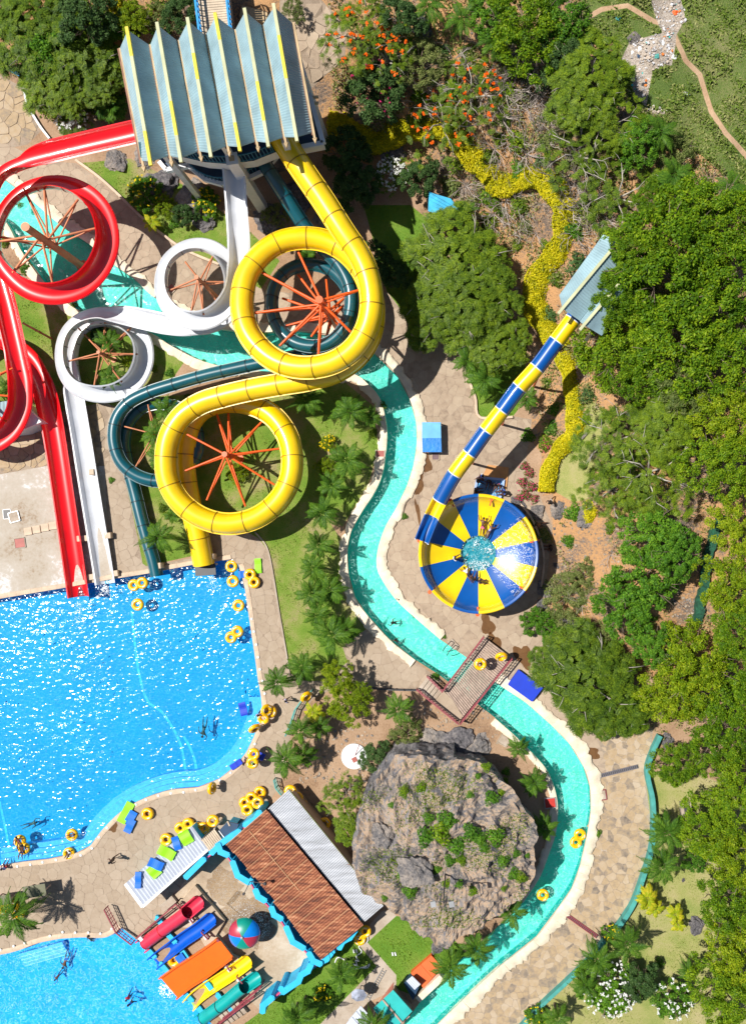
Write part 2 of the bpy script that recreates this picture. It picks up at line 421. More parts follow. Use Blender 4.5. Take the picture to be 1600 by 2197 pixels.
M['white_paint'] = mat_plain('white_paint', (0.72, 0.73, 0.74), 0.6, var=0.08)
M['dark_metal'] = mat_plain('dark_metal', (0.05, 0.05, 0.055), 0.5)
M['steel'] = mat_plain('grey_steel', (0.38, 0.39, 0.40), 0.4, metal=0.3)
M['maroon'] = mat_plain('maroon_painted_rail', (0.26, 0.045, 0.06), 0.5)
M['navy_deck'] = mat_plain('navy_deck', (0.015, 0.05, 0.11), 0.5)
M['teal_rail'] = mat_plain('teal_rail', (0.02, 0.16, 0.26), 0.5)
M['teal_wall'] = mat_plain('teal_wall', (0.06, 0.30, 0.27), 0.6, 0.2, 6, 0.2)
M['cyan_wall'] = mat_plain('cyan_wall', (0.02, 0.46, 0.76), 0.55, 0.1, 6, 0.12)
M['pink'] = mat_plain('pink_paint', (0.62, 0.08, 0.20), 0.5)
M['blue_rail'] = mat_plain('blue_rail', (0.0, 0.30, 0.72), 0.5)
M['wood'] = mat_plain('weathered_plank', (0.40, 0.30, 0.24), 0.8, 0.6, 8, 0.22, vscale=2.5)
M['wood_pale'] = mat_plain('pale_plank', (0.55, 0.44, 0.32), 0.8, 0.4, 8, 0.2)
M['tile_red'] = mat_plain('red_tile', (0.36, 0.10, 0.08), 0.6)
M['bark'] = mat_plain('bark', (0.20, 0.15, 0.11), 0.9, 0.6, 8, 0.3)
M['bark_pale'] = mat_plain('pale_bark', (0.42, 0.38, 0.33), 0.9, 0.3, 8, 0.25)
M['tube_y'] = mat_plain('inflatable_yellow', (0.95, 0.50, 0.0), 0.3, var=0.06, coat=0.4)
M['tube_mark'] = mat_plain('tube_handle_white', (0.7, 0.7, 0.75), 0.5)
M['mat_green'] = mat_plain('foam_mat_green', (0.26, 0.80, 0.0), 0.6, var=0.06)
M['mat_blue'] = mat_plain('foam_mat_blue', (0.0, 0.14, 0.62), 0.6, var=0.1)
M['mat_deep'] = mat_plain('foam_mat_deep_blue', (0.0, 0.035, 0.50), 0.6, var=0.1)
M['skin'] = mat_plain('brown_skin', (0.115, 0.048, 0.028), 0.5, var=0.15)
M['hair'] = mat_plain('black_hair', (0.012, 0.010, 0.010), 0.7)
for nm, c in dict(white=(0.65, 0.67, 0.72), red=(0.55, 0.02, 0.04), navy=(0.012, 0.03, 0.16), pink=(0.75, 0.12, 0.28), blue=(0.02, 0.12, 0.55),
				  green=(0.25, 0.7, 0.2), black=(0.015, 0.015, 0.02), lilac=(0.42, 0.40, 0.62), yellow=(0.8, 0.5, 0.02)).items():
	M['cloth_' + nm] = mat_plain('cloth_' + nm, c, 0.85)
M['leaf_bright'] = mat_leaf('leaf_bright', (0.032, 0.090, 0.004), (0.105, 0.215, 0.007), (0.25, 0.36, 0.012), 0.3)
M['leaf_lime'] = mat_leaf('leaf_lime', (0.060, 0.125, 0.004), (0.17, 0.27, 0.007), (0.34, 0.41, 0.015), 0.3)
M['leaf_olive'] = mat_leaf('leaf_olive', (0.032, 0.075, 0.008), (0.095, 0.165, 0.012), (0.21, 0.30, 0.015), 0.25)
M['leaf_sage'] = mat_leaf('leaf_sage', (0.06, 0.10, 0.018), (0.14, 0.19, 0.045), (0.28, 0.30, 0.10), 0.25)
M['leaf_deep'] = mat_leaf('leaf_deep', (0.030, 0.090, 0.010), (0.070, 0.19, 0.014), (0.16, 0.32, 0.02), 0.25)
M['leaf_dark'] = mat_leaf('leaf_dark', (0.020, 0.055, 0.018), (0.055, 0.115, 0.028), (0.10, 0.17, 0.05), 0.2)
M['leaf_hedge'] = mat_leaf('leaf_hedge', (0.17, 0.22, 0.006), (0.46, 0.43, 0.008), (0.72, 0.62, 0.015), 0.25)
M['leaf_palm'] = mat_leaf('leaf_palm', (0.020, 0.065, 0.008), (0.055, 0.135, 0.012), (0.12, 0.23, 0.02), 0.25)
M['leaf_palm_y'] = mat_leaf('leaf_palm_yellow', (0.14, 0.22, 0.010), (0.32, 0.40, 0.012), (0.6, 0.5, 0.03), 0.3)
M['leaf_scrub'] = mat_leaf('leaf_scrub', (0.055, 0.10, 0.015), (0.16, 0.20, 0.04), (0.36, 0.33, 0.14), 0.2)
M['petal_orange'] = mat_leaf('petal_orange', (0.75, 0.09, 0.0), (0.95, 0.18, 0.01), None, 0.3)
M['petal_pink'] = mat_leaf('petal_pink', (0.50, 0.02, 0.10), (0.75, 0.05, 0.22), None, 0.3)
M['petal_white'] = mat_leaf('petal_white', (0.72, 0.74, 0.68), (0.9, 0.9, 0.88), None, 0.3)
M['petal_yellow'] = mat_leaf('petal_yellow', (0.8, 0.6, 0.0), (0.95, 0.75, 0.02), None, 0.3)
# ------------------------------------------------------------------ the plan of the park (photo pixels)
POOL = [(-700, 1385), (0, 1285), (142, 1261), (241, 1243), (323, 1230), (420, 1211), (497, 1200), (512, 1212), (518, 1232), (526, 1267), (536, 1337), (546, 1403),
		(553, 1456), (560, 1495), (562, 1520), (556, 1550), (544, 1582), (528, 1614), (505, 1643), (471, 1670), (426, 1688), (380, 1692), (341, 1701),
		(302, 1716), (273, 1732), (249, 1750), (218, 1782), (194, 1814), (163, 1830), (105, 1842), (52, 1848), (0, 1857), (-700, 1960)]
KIDS = [(-700, 2200), (0, 2049), (38, 2040), (84, 2023), (130, 2014), (180, 2011), (220, 2012), (240, 2006), (262, 1991), (305, 2025), (350, 2072), (398, 2132), (470, 2215), (560, 2400), (-700, 2900)]
RIV_E = [(-200, 300), (-60, 345), (0, 378), (52, 416), (131, 484), (194, 526), (244, 568), (289, 599), (328, 636), (400, 680), (470, 706), (557, 714), (640, 712), (720, 722), (800, 757),
		 (852, 807), (879, 858), (892, 905), (894, 947), (887, 997), (873, 1041), (850, 1089), (826, 1131), (810, 1180), (809, 1220), (826, 1255), (852, 1290),
		 (892, 1327), (944, 1372), (997, 1408), (1070, 1469), (1128, 1508), (1181, 1555), (1220, 1595), (1251, 1646), (1264, 1688), (1266, 1737), (1259, 1785),
		 (1243, 1856), (1225, 1905), (1201, 1940), (1150, 2008), (1075, 2068), (1000, 2136), (937, 2197), (850, 2280), (700, 2420)]
RIV_W = [(-200, 380), (-60, 430), (10, 471), (52, 544), (97, 605), (163, 662), (240, 695), (318, 712), (367, 741), (416, 767), (452, 780), (492, 789), (560, 796), (650, 800), (752, 801),
		 (794, 828), (815, 855), (826, 890), (831, 930), (828, 975), (820, 1020), (804, 1057), (775, 1102), (754, 1141), (746, 1181), (749, 1232), (762, 1280),
		 (786, 1316), (839, 1374), (892, 1416), (942, 1448), (1000, 1492), (1062, 1540), (1107, 1580), (1133, 1606), (1167, 1643), (1184, 1675), (1194, 1711), (1196, 1748),
		 (1191, 1790), (1175, 1837), (1157, 1882), (1122, 1935), (1060, 1995), (1000, 2048), (947, 2096), (906, 2143), (866, 2197), (780, 2280), (620, 2420)]
RIVER = RIV_E + RIV_W[::-1]
PLAZA = [(-200, 210), (40, 320), (90, 345), (165, 350), (215, 385), (260, 425), (300, 465), (400, 540), (480, 575), (560, 620), (700, 640), (830, 625), (880, 690), (985, 742), (992, 785), (1018, 850), (1028, 894), (1100, 893),
		 (1140, 900), (1128, 985), (1155, 1060), (1185, 1130), (1170, 1260), (1130, 1318), (1195, 1390), (1195, 1430), (1240, 1520), (1285, 1590), (1300, 1660),
		 (1264, 1688), (1220, 1595), (1128, 1508), (997, 1408), (892, 1327), (815, 1235), (815, 1160), (880, 1030), (894, 947), (879, 858), (800, 757), (720, 722),
		 (557, 714), (400, 680), (289, 599), (131, 484), (0, 378), (-200, 300)]
EASTPATH = [(1300, 1660), (1285, 1590), (1330, 1560), (1400, 1565), (1392, 1640), (1385, 1680), (1395, 1760), (1390, 1820), (1371, 1877), (1349, 1937), (1319, 1986), (1292, 2020),
			(1259, 2053), (1210, 2102), (1150, 2158), (1116, 2196), (1000, 2320), (850, 2420), (700, 2420), (850, 2280), (937, 2197), (1000, 2136), (1075, 2068), (1150, 2008), (1201, 1940), (1225, 1905), (1243, 1856),
			(1259, 1785), (1266, 1737), (1264, 1688)]
DECK = [(225, 862), (262, 880), (262, 1000), (285, 1100), (308, 1216), (420, 1196), (425, 1190), (440, 1130), (510, 1130), (555, 1155), (574, 1180), (584, 1219), (599, 1311), (615, 1403), (620, 1442), (645, 1460), (700, 1462), (745, 1420), (735, 1388),
		(790, 1346), (839, 1378), (892, 1420), (950, 1462), (897, 1478), (800, 1474), (720, 1475), (672, 1500), (640, 1535), (625, 1570), (614, 1640), (598, 1690),
		(560, 1745), (450, 1830), (400, 1885), (330, 1990), (300, 2020), (262, 1991), (240, 2006), (220, 2012), (180, 2011), (130, 2014), (84, 2023), (0, 2049), (-700, 2200), (-700, 1960), (0, 1857), (105, 1842), (163, 1830), (194, 1814), (218, 1782), (249, 1750),
		(302, 1716), (341, 1701), (426, 1688), (471, 1670), (505, 1643), (544, 1582), (562, 1520), (553, 1456), (536, 1337), (518, 1232), (497, 1200), (420, 1211), (323, 1230), (241, 1243), (232, 1150), (225, 1000)]
SLAB = [(-700, 1100), (0, 1018), (100, 1000), (225, 1000), (232, 1150), (241, 1243), (142, 1261), (0, 1285), (-700, 1385)]
LEFTPAVE = [(-700, 900), (0, 880), (60, 900), (225, 862), (225, 1000), (100, 1000), (0, 1018), (-700, 1100)]
TERRACE = [(-700, 100), (0, 160), (45, 185), (58, 215), (70, 240), (95, 275), (60, 310), (20, 318), (-200, 210), (-700, 180)]
TOWERYARD = [(600, 0), (690, 0), (745, 60), (740, 130), (700, 160), (668, 190), (640, 130), (600, 60)]
SPRAY = [(400, 1885), (470, 1815), (487, 1833), (540, 1900), (600, 1980), (655, 2040), (690, 2065), (640, 2105), (560, 2170), (500, 2110), (420, 1990), (330, 1990)]
KIDSPIT = [(330, 1990), (420, 1990), (500, 2110), (560, 2170), (500, 2215), (470, 2215), (398, 2132), (350, 2072), (305, 2025), (300, 2020)]
PATHB = [(837, 1952), (850, 1965), (788, 2022), (850, 2092), (850, 2122), (790, 2150), (740, 2197), (660, 2290), (600, 2290), (687, 2197), (808, 2073), (770, 2028), (780, 1998), (820, 1955)]
LAWNS = {
	'strip': ('lawn', [(590, 1142), (700, 1110), (740, 1170), (735, 1270), (790, 1346), (735, 1388), (745, 1420), (700, 1462), (645, 1460), (620, 1442), (615, 1403), (599, 1311), (584, 1219), (574, 1180), (555, 1155)]),
	'loop': ('lawn', [(262, 1000), (262, 880), (345, 850), (600, 835), (740, 820), (800, 870), (812, 960), (790, 1040), (735, 1130), (700, 1110), (590, 1142), (555, 1155), (510, 1130), (440, 1130), (425, 1190), (308, 1216), (285, 1100)]),
	'court': ('lawn_green', [(1005, 800), (985, 742), (1080, 690), (1135, 800), (1110, 880), (1100, 893), (1028, 894), (1018, 850)]),
	'shade': ('lawn_green', [(780, 440), (880, 440), (930, 480), (960, 620), (880, 690), (830, 625)]),
	'east': ('lawn_dry', [(1400, 1660), (1440, 1640), (1600, 1700), (1700, 1900), (1760, 2400), (1000, 2450), (850, 2420), (1000, 2320), (1116, 2196), (1150, 2158), (1210, 2102), (1259, 2053), (1292, 2020), (1319, 1986), (1349, 1937), (1371, 1877), (1390, 1820), (1395, 1760), (1385, 1680)]),
	'rockside': ('lawn_green', [(850, 1965), (950, 1985), (1000, 2048), (947, 2096), (906, 2143), (850, 2122), (850, 2092), (788, 2022)]),
	'south': ('lawn_green', [(560, 2170), (640, 2105), (690, 2065), (760, 2005), (770, 2028), (808, 2073), (687, 2197), (600, 2290), (450, 2290), (500, 2215)]),
	'west': ('lawn', [(20, 600), (110, 640), (200, 690), (240, 715), (200, 760), (225, 862), (60, 900), (0, 880), (-300, 880), (-300, 600), (-100, 560), (0, 560)]),
	'ringed': ('lawn', [(180, 700), (318, 715), (367, 745), (400, 770), (345, 850), (262, 880), (225, 862), (200, 760)]),
	'north': ('lawn', [(170, 350), (280, 340), (400, 400), (470, 450), (540, 500), (600, 560), (560, 620), (480, 575), (400, 540), (300, 465), (215, 385)]),
	'dryhill': ('lawn_dry', [(1182, 1050), (1185, 1010), (1215, 975), (1245, 925), (1260, 850), (1310, 900), (1280, 960), (1260, 1070), (1230, 1078)]),
	'meadow': ('meadow', [(1240, -300), (2200, -300), (2200, 900), (1800, 700), (1600, 420), (1500, 330), (1400, 290), (1340, 200), (1320, 90), (1250, 60)]),
}
TRAIL = [(1255, 40), (1290, 20), (1345, 12), (1400, 45), (1440, 60), (1452, 90), (1470, 130), (1500, 160), (1512, 200), (1525, 240), (1555, 285), (1600, 335), (1680, 400)]
def ribbon(pts, w):
	pts = [Vector((p[0], p[1])) for p in pts]
	Lf, Rt = [], []
	for i, p in enumerate(pts):
		d = (pts[min(i + 1, len(pts) - 1)] - pts[max(i - 1, 0)]).normalized()
		n = Vector((-d.y, d.x))
		Lf.append(tuple(p + n * w / 2)); Rt.append(tuple(p - n * w / 2))
	return Lf + Rt[::-1]
REGIONS = [('ground', 'earth', None, 'bare tan earth between the pools, paths and planting')]
for k, (mt, poly) in LAWNS.items():
	REGIONS.append(('lawn' if mt != 'meadow' else 'meadow', mt, poly, {'strip': 'lawn strip between the pool deck and the palms', 'loop': 'lawn under the lower yellow tube loop',
		'court': 'bright green lawn beside the striped flume', 'shade': 'green lawn in the shadow of the slide tower', 'east': 'dry lawn outside the teal path wall', 'rockside': 'bright lawn below the grey rock outcrop',
		'south': 'green lawn south of the blue play fort wall', 'west': 'patchy lawn under the red slide', 'ringed': 'worn lawn inside the lower white loop', 'north': 'planted bank between tower and lazy river', 'dryhill': 'dry pale grass inside the yellow hedge',
		'meadow': 'rough grass meadow with litter at top right'}[k]))
REGIONS += [('footpath', 'trail', ribbon(TRAIL, 11), 'narrow dirt footpath across the rough meadow'),
			('rubble_ground', 'gravel', [(1395, 0), (1460, 0), (1470, 40), (1450, 75), (1440, 140), (1400, 150), (1385, 230), (1430, 245), (1400, 245), (1360, 200), (1330, 130), (1350, 90), (1420, 70)], 'bare stony ground under the litter patch'),
			('plaza', 'mortar', PLAZA, 'stone plaza between lazy river and hillside'), ('stone_path', 'mortar_pale', EASTPATH, 'crazy paved path curving along the lazy river'),
			('pool_deck', 'mortar', DECK, 'stone paved deck round the big pool'), ('concrete_slab', 'concrete', SLAB, 'stained concrete slab beside the red slide exit'),
			('pavement', 'mortar', LEFTPAVE, 'narrow paved strip behind the concrete slab'), ('terrace', 'mortar', TERRACE, 'stone terrace at the left edge'), ('tower_yard', 'mortar', TOWERYARD, 'paved yard beside the slide tower roof'),
			('spray_deck', 'concrete_tan', SPRAY, 'wet concrete floor inside the play fort'), ('planted_pit', 'earth', KIDSPIT, 'planted ground beneath the small slides'), ('concrete_path', 'concrete_path', PATHB, 'concrete path between two lawns'),
			('hole', None, POOL, ''), ('hole', None, KIDS, ''), ('hole', None, RIVER, '')]
# ------------------------------------------------------------------ ground: one constrained triangulation cut into its regions
def dens(poly, step=1.2):
	out = []
	n = len(poly)
	for i in range(n):
		a = Vector(poly[i]); b = Vector(poly[(i + 1) % n])
		k = max(1, int((b - a).length / step))
		out += [tuple(a.lerp(b, j / k)) for j in range(k)]
	return out
def world_poly(poly):
	return [(lambda g: (g.x, g.y))(G(*p)) for p in poly]
WP = {}
pv, pe = [], []
for i, rg in enumerate(REGIONS):
	if rg[2] is None: continue
	wp = world_poly(rg[2]); WP[i] = wp
	dp = dens(wp)
	n0 = len(pv)
	pv += dp
	pe += [(n0 + j, n0 + (j + 1) % len(dp)) for j in range(len(dp))]
gx = []
for x in np.arange(-36, 36.1, 0.95):
	for y in np.arange(-48, 48.1, 0.95):
		gx.append((x + random.uniform(-.2, .2), y + random.uniform(-.2, .2)))
for x in np.arange(-240, 241, 12):
	for y in np.arange(-240, 241, 12):
		if abs(x) > 37 or abs(y) > 49: gx.append((float(x), float(y)))
res = geometry.delaunay_2d_cdt([Vector(p) for p in pv + gx], pe, [], 0, 1e-4)
cv = np.array([(v.x, v.y) for v in res[0]]); cf = [tuple(f) for f in res[2]]
cz = terrain(cv[:, 0], cv[:, 1])
tri = np.array([f for f in cf if len(f) == 3])
cen = cv[tri].mean(axis=1)
reg = np.zeros(len(tri), int)
for i in WP:
	reg[pip(WP[i], cen[:, 0], cen[:, 1])] = i
a_ = cv[tri]
area2 = (a_[:, 1, 0] - a_[:, 0, 0]) * (a_[:, 2, 1] - a_[:, 0, 1]) - (a_[:, 2, 0] - a_[:, 0, 0]) * (a_[:, 1, 1] - a_[:, 0, 1])
tri[area2 < 0] = tri[area2 < 0][:, ::-1]
hill_mask = pip(HILL, cen[:, 0], cen[:, 1])
GROUND = {}
for i, rg in enumerate(REGIONS):
	if rg[1] is None: continue
	T = tri[reg == i]
	if not len(T): continue
	u, inv = np.unique(T, return_inverse=True)
	V = np.column_stack([cv[u], cz[u]])
	mats = [M[rg[1]]]
	fm = None
	if rg[0] == 'ground':
		mats = [M['earth'], M['hillearth']]; fm = hill_mask[reg == i].astype(int)
	me = np_mesh(rg[0], V, inv.reshape(-1, 3), mats, fm, smooth=True)
	o = link(rg[0], me)
	tag(o, rg[3], 'ground', kind='structure')
	GROUND[(rg[0], i)] = o
def ground_obj(name):
	return [o for (n, i), o in GROUND.items() if n == name][0]
# ------------------------------------------------------------------ crazy paving stones
def clip_half(poly, p, n):
	out = []
	k = len(poly)
	for i in range(k):
		a = poly[i]; b = poly[(i + 1) % k]
		da = (a[0] - p[0]) * n[0] + (a[1] - p[1]) * n[1]; db = (b[0] - p[0]) * n[0] + (b[1] - p[1]) * n[1]
		if da <= 0: out.append(a)
		if (da < 0) != (db < 0) and da != db:
			t = da / (da - db)
			out.append((a[0] + (b[0] - a[0]) * t, a[1] + (b[1] - a[1]) * t))
	return out
def pave(parent, poly_px, spacing, mat, excl=(), joint=0.035, hgt=0.035, name='paving_stone', maxparts=300, keep=None, jit=1.0):
	poly = world_poly(poly_px)
	ex = [world_poly(e) for e in excl]
	xs = [p[0] for p in poly]; ys = [p[1] for p in poly]
	x0, x1, y0, y1 = max(min(xs), -35), min(max(xs), 35), max(min(ys), -47), min(max(ys), 47)
	S = []
	r = 0
	yy = y0
	while yy < y1:
		xx = x0 + (spacing / 2 if r % 2 else 0)
		while xx < x1:
			S.append((xx + random.uniform(-.5, .5) * spacing * jit, yy + random.uniform(-.5, .5) * spacing * jit)); xx += spacing
		yy += spacing * 0.87; r += 1
	S = np.array(S)
	near = pip(poly, S[:, 0], S[:, 1]) | (seg_dist(poly, S[:, 0], S[:, 1]) < spacing * 1.5)
	S = S[near]
	inside = pip(poly, S[:, 0], S[:, 1])
	for e in ex: inside &= ~pip(e, S[:, 0], S[:, 1])
	cells = []
	for i in np.where(inside)[0]:
		s = S[i]
		d = np.hypot(S[:, 0] - s[0], S[:, 1] - s[1])
		nb = np.where((d > 1e-6) & (d < spacing * 2.6))[0]
		nb = nb[np.argsort(d[nb])]
		R0 = spacing * 1.3
		c = [(s[0] + R0 * math.cos(t), s[1] + R0 * math.sin(t)) for t in (0.4, 1.97, 3.54, 5.11)]
		for j in nb:
			q = S[j]; n = (q[0] - s[0], q[1] - s[1]); L = math.hypot(*n); n = (n[0] / L, n[1] / L)
			mpt = ((s[0] + q[0]) / 2 - n[0] * joint / 2, (s[1] + q[1]) / 2 - n[1] * joint / 2)
			c = clip_half(c, mpt, n)
			if len(c) < 3: break
		if len(c) < 3: continue
		cx = sum(p[0] for p in c) / len(c); cy = sum(p[1] for p in c) / len(c)
		C = np.array(c)
		ok = pip(poly, C[:, 0], C[:, 1])
		for e in ex: ok &= ~pip(e, C[:, 0], C[:, 1])
		if not ok.all():
			c2 = []
			for k_, p in enumerate(c):
				if ok[k_]: c2.append(p); continue
				lo, hi = 0.0, 1.0
				for _ in range(6):
					mid = (lo + hi) / 2
					q = np.array([[cx + (p[0] - cx) * mid, cy + (p[1] - cy) * mid]])
					g = pip(poly, q[:, 0], q[:, 1])[0] and not any(pip(e, q[:, 0], q[:, 1])[0] for e in ex)
					if g: lo = mid
					else: hi = mid
				c2.append((cx + (p[0] - cx) * lo, cy + (p[1] - cy) * lo))
			c = c2
		q = [p for k_, p in enumerate(c) if math.hypot(p[0] - c[k_ - 1][0], p[1] - c[k_ - 1][1]) > 0.05]
		if len(q) < 3: continue
		A = abs(sum(q[k_][0] * q[(k_ + 1) % len(q)][1] - q[(k_ + 1) % len(q)][0] * q[k_][1] for k_ in range(len(q)))) / 2
		if A < 0.06: continue
		cc = []
		for k_ in range(len(q)):
			a, b = q[k_], q[(k_ + 1) % len(q)]
			t = random.uniform(0.08, 0.2)
			cc.append((a[0] + (b[0] - a[0]) * t, a[1] + (b[1] - a[1]) * t)); cc.append((b[0] + (a[0] - b[0]) * t, b[1] + (a[1] - b[1]) * t))
		cells.append((A, cc))
	cells.sort(key=lambda t: -t[0])
	rest = MB()
	allp = np.array([p for _, c in cells for p in c])
	hz = terrain(allp[:, 0], allp[:, 1])
	k0 = 0
	idx = []
	for A, c in cells:
		idx.append(k0); k0 += len(c)
	order = list(range(len(cells)))
	npart = 0
	for ci in order:
		A, c = cells[ci]
		z = hz[idx[ci]:idx[ci] + len(c)]
		up = hgt * random.uniform(0.6, 1.3)
		tx, ty = random.uniform(-.012, .012), random.uniform(-.012, .012)
		cx = sum(p[0] for p in c) / len(c); cy = sum(p[1] for p in c) / len(c)
		n = len(c)
		b = [(p[0], p[1], z[k_] - 0.02) for k_, p in enumerate(c)]
		t = [(cx + (p[0] - cx) * 0.985, cy + (p[1] - cy) * 0.985, z[k_] + up + (p[0] - cx) * tx + (p[1] - cy) * ty) for k_, p in enumerate(c)]
		fs = [tuple(range(n, 2 * n))] + [(i, (i + 1) % n, n + (i + 1) % n, n + i) for i in range(n)]
		sa = sum(c[k_][0] * c[(k_ + 1) % n][1] - c[(k_ + 1) % n][0] * c[k_][1] for k_ in range(n))
		if sa < 0: fs = [f[::-1] for f in fs]
		if npart < maxparts:
			m1 = MB(); m1.add(b + t, fs); m1.build(name, mat, parent); npart += 1
		else:
			rest.add(b + t, fs)
	if rest.v:
		o = rest.build('small_' + name + 's', mat, parent); o['kind'] = 'stuff'
pave(ground_obj('plaza'), PLAZA, 0.85, M['stone_plaza'], excl=[RIVER], joint=0.016, hgt=0.012)
pave(ground_obj('stone_path'), EASTPATH, 0.64, M['stone_path'], joint=0.02, hgt=0.011)
pave(ground_obj('pool_deck'), DECK, 0.82, M['stone_deck'], excl=[POOL, KIDS, RIVER], joint=0.016, hgt=0.010)
pave(ground_obj('pavement'), LEFTPAVE, 0.95, M['stone_path'])
pave(ground_obj('terrace'), TERRACE, 1.0, M['stone_path'])
pave(ground_obj('tower_yard'), TOWERYARD, 1.0, M['stone_plaza'])
# ------------------------------------------------------------------ pools and lazy river
def sheet(name, poly, z, mat, label, parent=None):
	tri_ = geometry.tessellate_polygon([[Vector((p[0], p[1], 0)) for p in poly]])
	mb = MB()
	fs = []
	for t in tri_:
		a, b, c = [poly[i] for i in t]
		s = (b[0] - a[0]) * (c[1] - a[1]) - (c[0] - a[0]) * (b[1] - a[1])
		fs.append(t if s > 0 else t[::-1])
	mb.add([(p[0], p[1], z) for p in poly], fs)
	o = mb.build(name, mat, parent)
	return tag(o, label, 'water' if 'water' in name else 'pool', kind='structure') if parent is None else o
def basin(name, poly_px, depth, wl_, fm, wm, watm, wname, lab, wlab):
	poly = world_poly(poly_px)
	o = sheet(name, poly, -depth, fm, lab)
	mb = MB()
	n = len(poly)
	for i in range(n):
		a = poly[i]; b = poly[(i + 1) % n]
		mb.add([(a[0], a[1], -depth), (b[0], b[1], -depth), (b[0], b[1], 0.0), (a[0], a[1], 0.0)], [(0, 1, 2, 3)])
	mb.build('pool_wall', wm, o)
	sheet(wname, poly, wl_, watm, wlab)
	return o, poly
big, POOLW = basin('pool_basin', POOL, 1.35, -0.14, M['pool_floor'], M['pool_wall'], M['water'], 'pool_water', 'blue painted basin of the big pool', 'glittering blue water of the big pool')
kid, KIDSW = basin('kids_pool_basin', KIDS, 0.7, -0.12, M['kids_floor'], M['pool_wall'], M['water_kids'], 'kids_pool_water', 'blue basin of the small pool at bottom left', 'clear blue water of the small pool')
riv, RIVERW = basin('river_channel', RIVER, 1.0, -0.20, M['river_floor'], M['river_wall'], M['water_river'], 'river_water', 'turquoise painted channel of the lazy river', 'turquoise water of the lazy river')
def offset_band(pts, w0, w1, side=1):
	"""points of a line pushed sideways by w0 and w1"""
	A, B = [], []
	n = len(pts)
	for i, p in enumerate(pts):
		d = (Vector(pts[min(i + 1, n - 1)]) - Vector(pts[max(i - 1, 0)])).normalized()
		nn = Vector((-d.y, d.x)) * side
		A.append((p[0] + nn.x * w0, p[1] + nn.y * w0)); B.append((p[0] + nn.x * w1, p[1] + nn.y * w1))
	return A, B
shore = [tuple(p.xy) for p in catmull([G(*q) for q in POOL[13:32]], 0.5)]
for k, (w0, w1, z) in enumerate([(0.0, 0.42, -0.22), (0.42, 0.82, -0.42), (0.82, 1.25, -0.65)]):
	A, B = offset_band(shore, w0 + 0.01, w1, -1)
	mb = MB()
	for i in range(len(A) - 1):
		mb.add([(*A[i], z), (*A[i + 1], z), (*B[i + 1], z), (*B[i], z)], [(3, 2, 1, 0)])
		mb.add([(*B[i], z), (*B[i + 1], z), (*B[i + 1], z - 0.7), (*B[i], z - 0.7)], [(0, 1, 2, 3)])
		mb.add([(*B[i], z + 0.012), (*B[i + 1], z + 0.012), (B[i + 1][0] * 0.97 + A[i + 1][0] * 0.03, B[i + 1][1] * 0.97 + A[i + 1][1] * 0.03, z + 0.012), (B[i][0] * 0.97 + A[i][0] * 0.03, B[i][1] * 0.97 + A[i][1] * 0.03, z + 0.012)], [(0, 1, 2, 3)], 1)
	mb.build('pool_step', [M['pool_step'], M['white_paint']], big)
for k in range(4):
	a = G(38 + 2 * k, 2040 + 9 + 8 * k); b = G(132 + 2 * k, 2014 + 9 + 8 * k)
	mb = MB(); d = (b - a).normalized(); nrm = Vector((d.y, -d.x, 0)) * 0.32
	z = -0.18 - 0.13 * k
	q = [a, b, b + nrm, a + nrm]
	mb.prism([(p.x, p.y) for p in q], z - 0.3, z)
	mb.prism([(p.x, p.y) for p in (a + nrm * 0.86, b + nrm * 0.86, b + nrm, a + nrm)], z + 0.004, z + 0.012, 1)
	mb.build('pool_step', [M['pool_step'], M['white_paint']], kid)
mb = MB()
for path in ([(283, 1310), (290, 1380), (300, 1450), (318, 1505), (350, 1530), (385, 1590), (400, 1660)], [(0, 1720), (15, 1790), (25, 1850)], [(395, 1580), (415, 1620), (425, 1670)]):
	pts = catmull([P(a, b, -1.33) for a, b in path], 0.4)
	A, B = offset_band([tuple(p.xy) for p in pts], -0.11, 0.11)
	for i in range(len(A) - 1):
		mb.add([(*A[i], -1.335), (*A[i + 1], -1.335), (*B[i + 1], -1.335), (*B[i], -1.335)], [(0, 1, 2, 3)])
mb.build('floor_joint', mat_plain('pool_floor_joint', (0.12, 0.55, 0.92), 0.6, var=0.3, vscale=3), big)
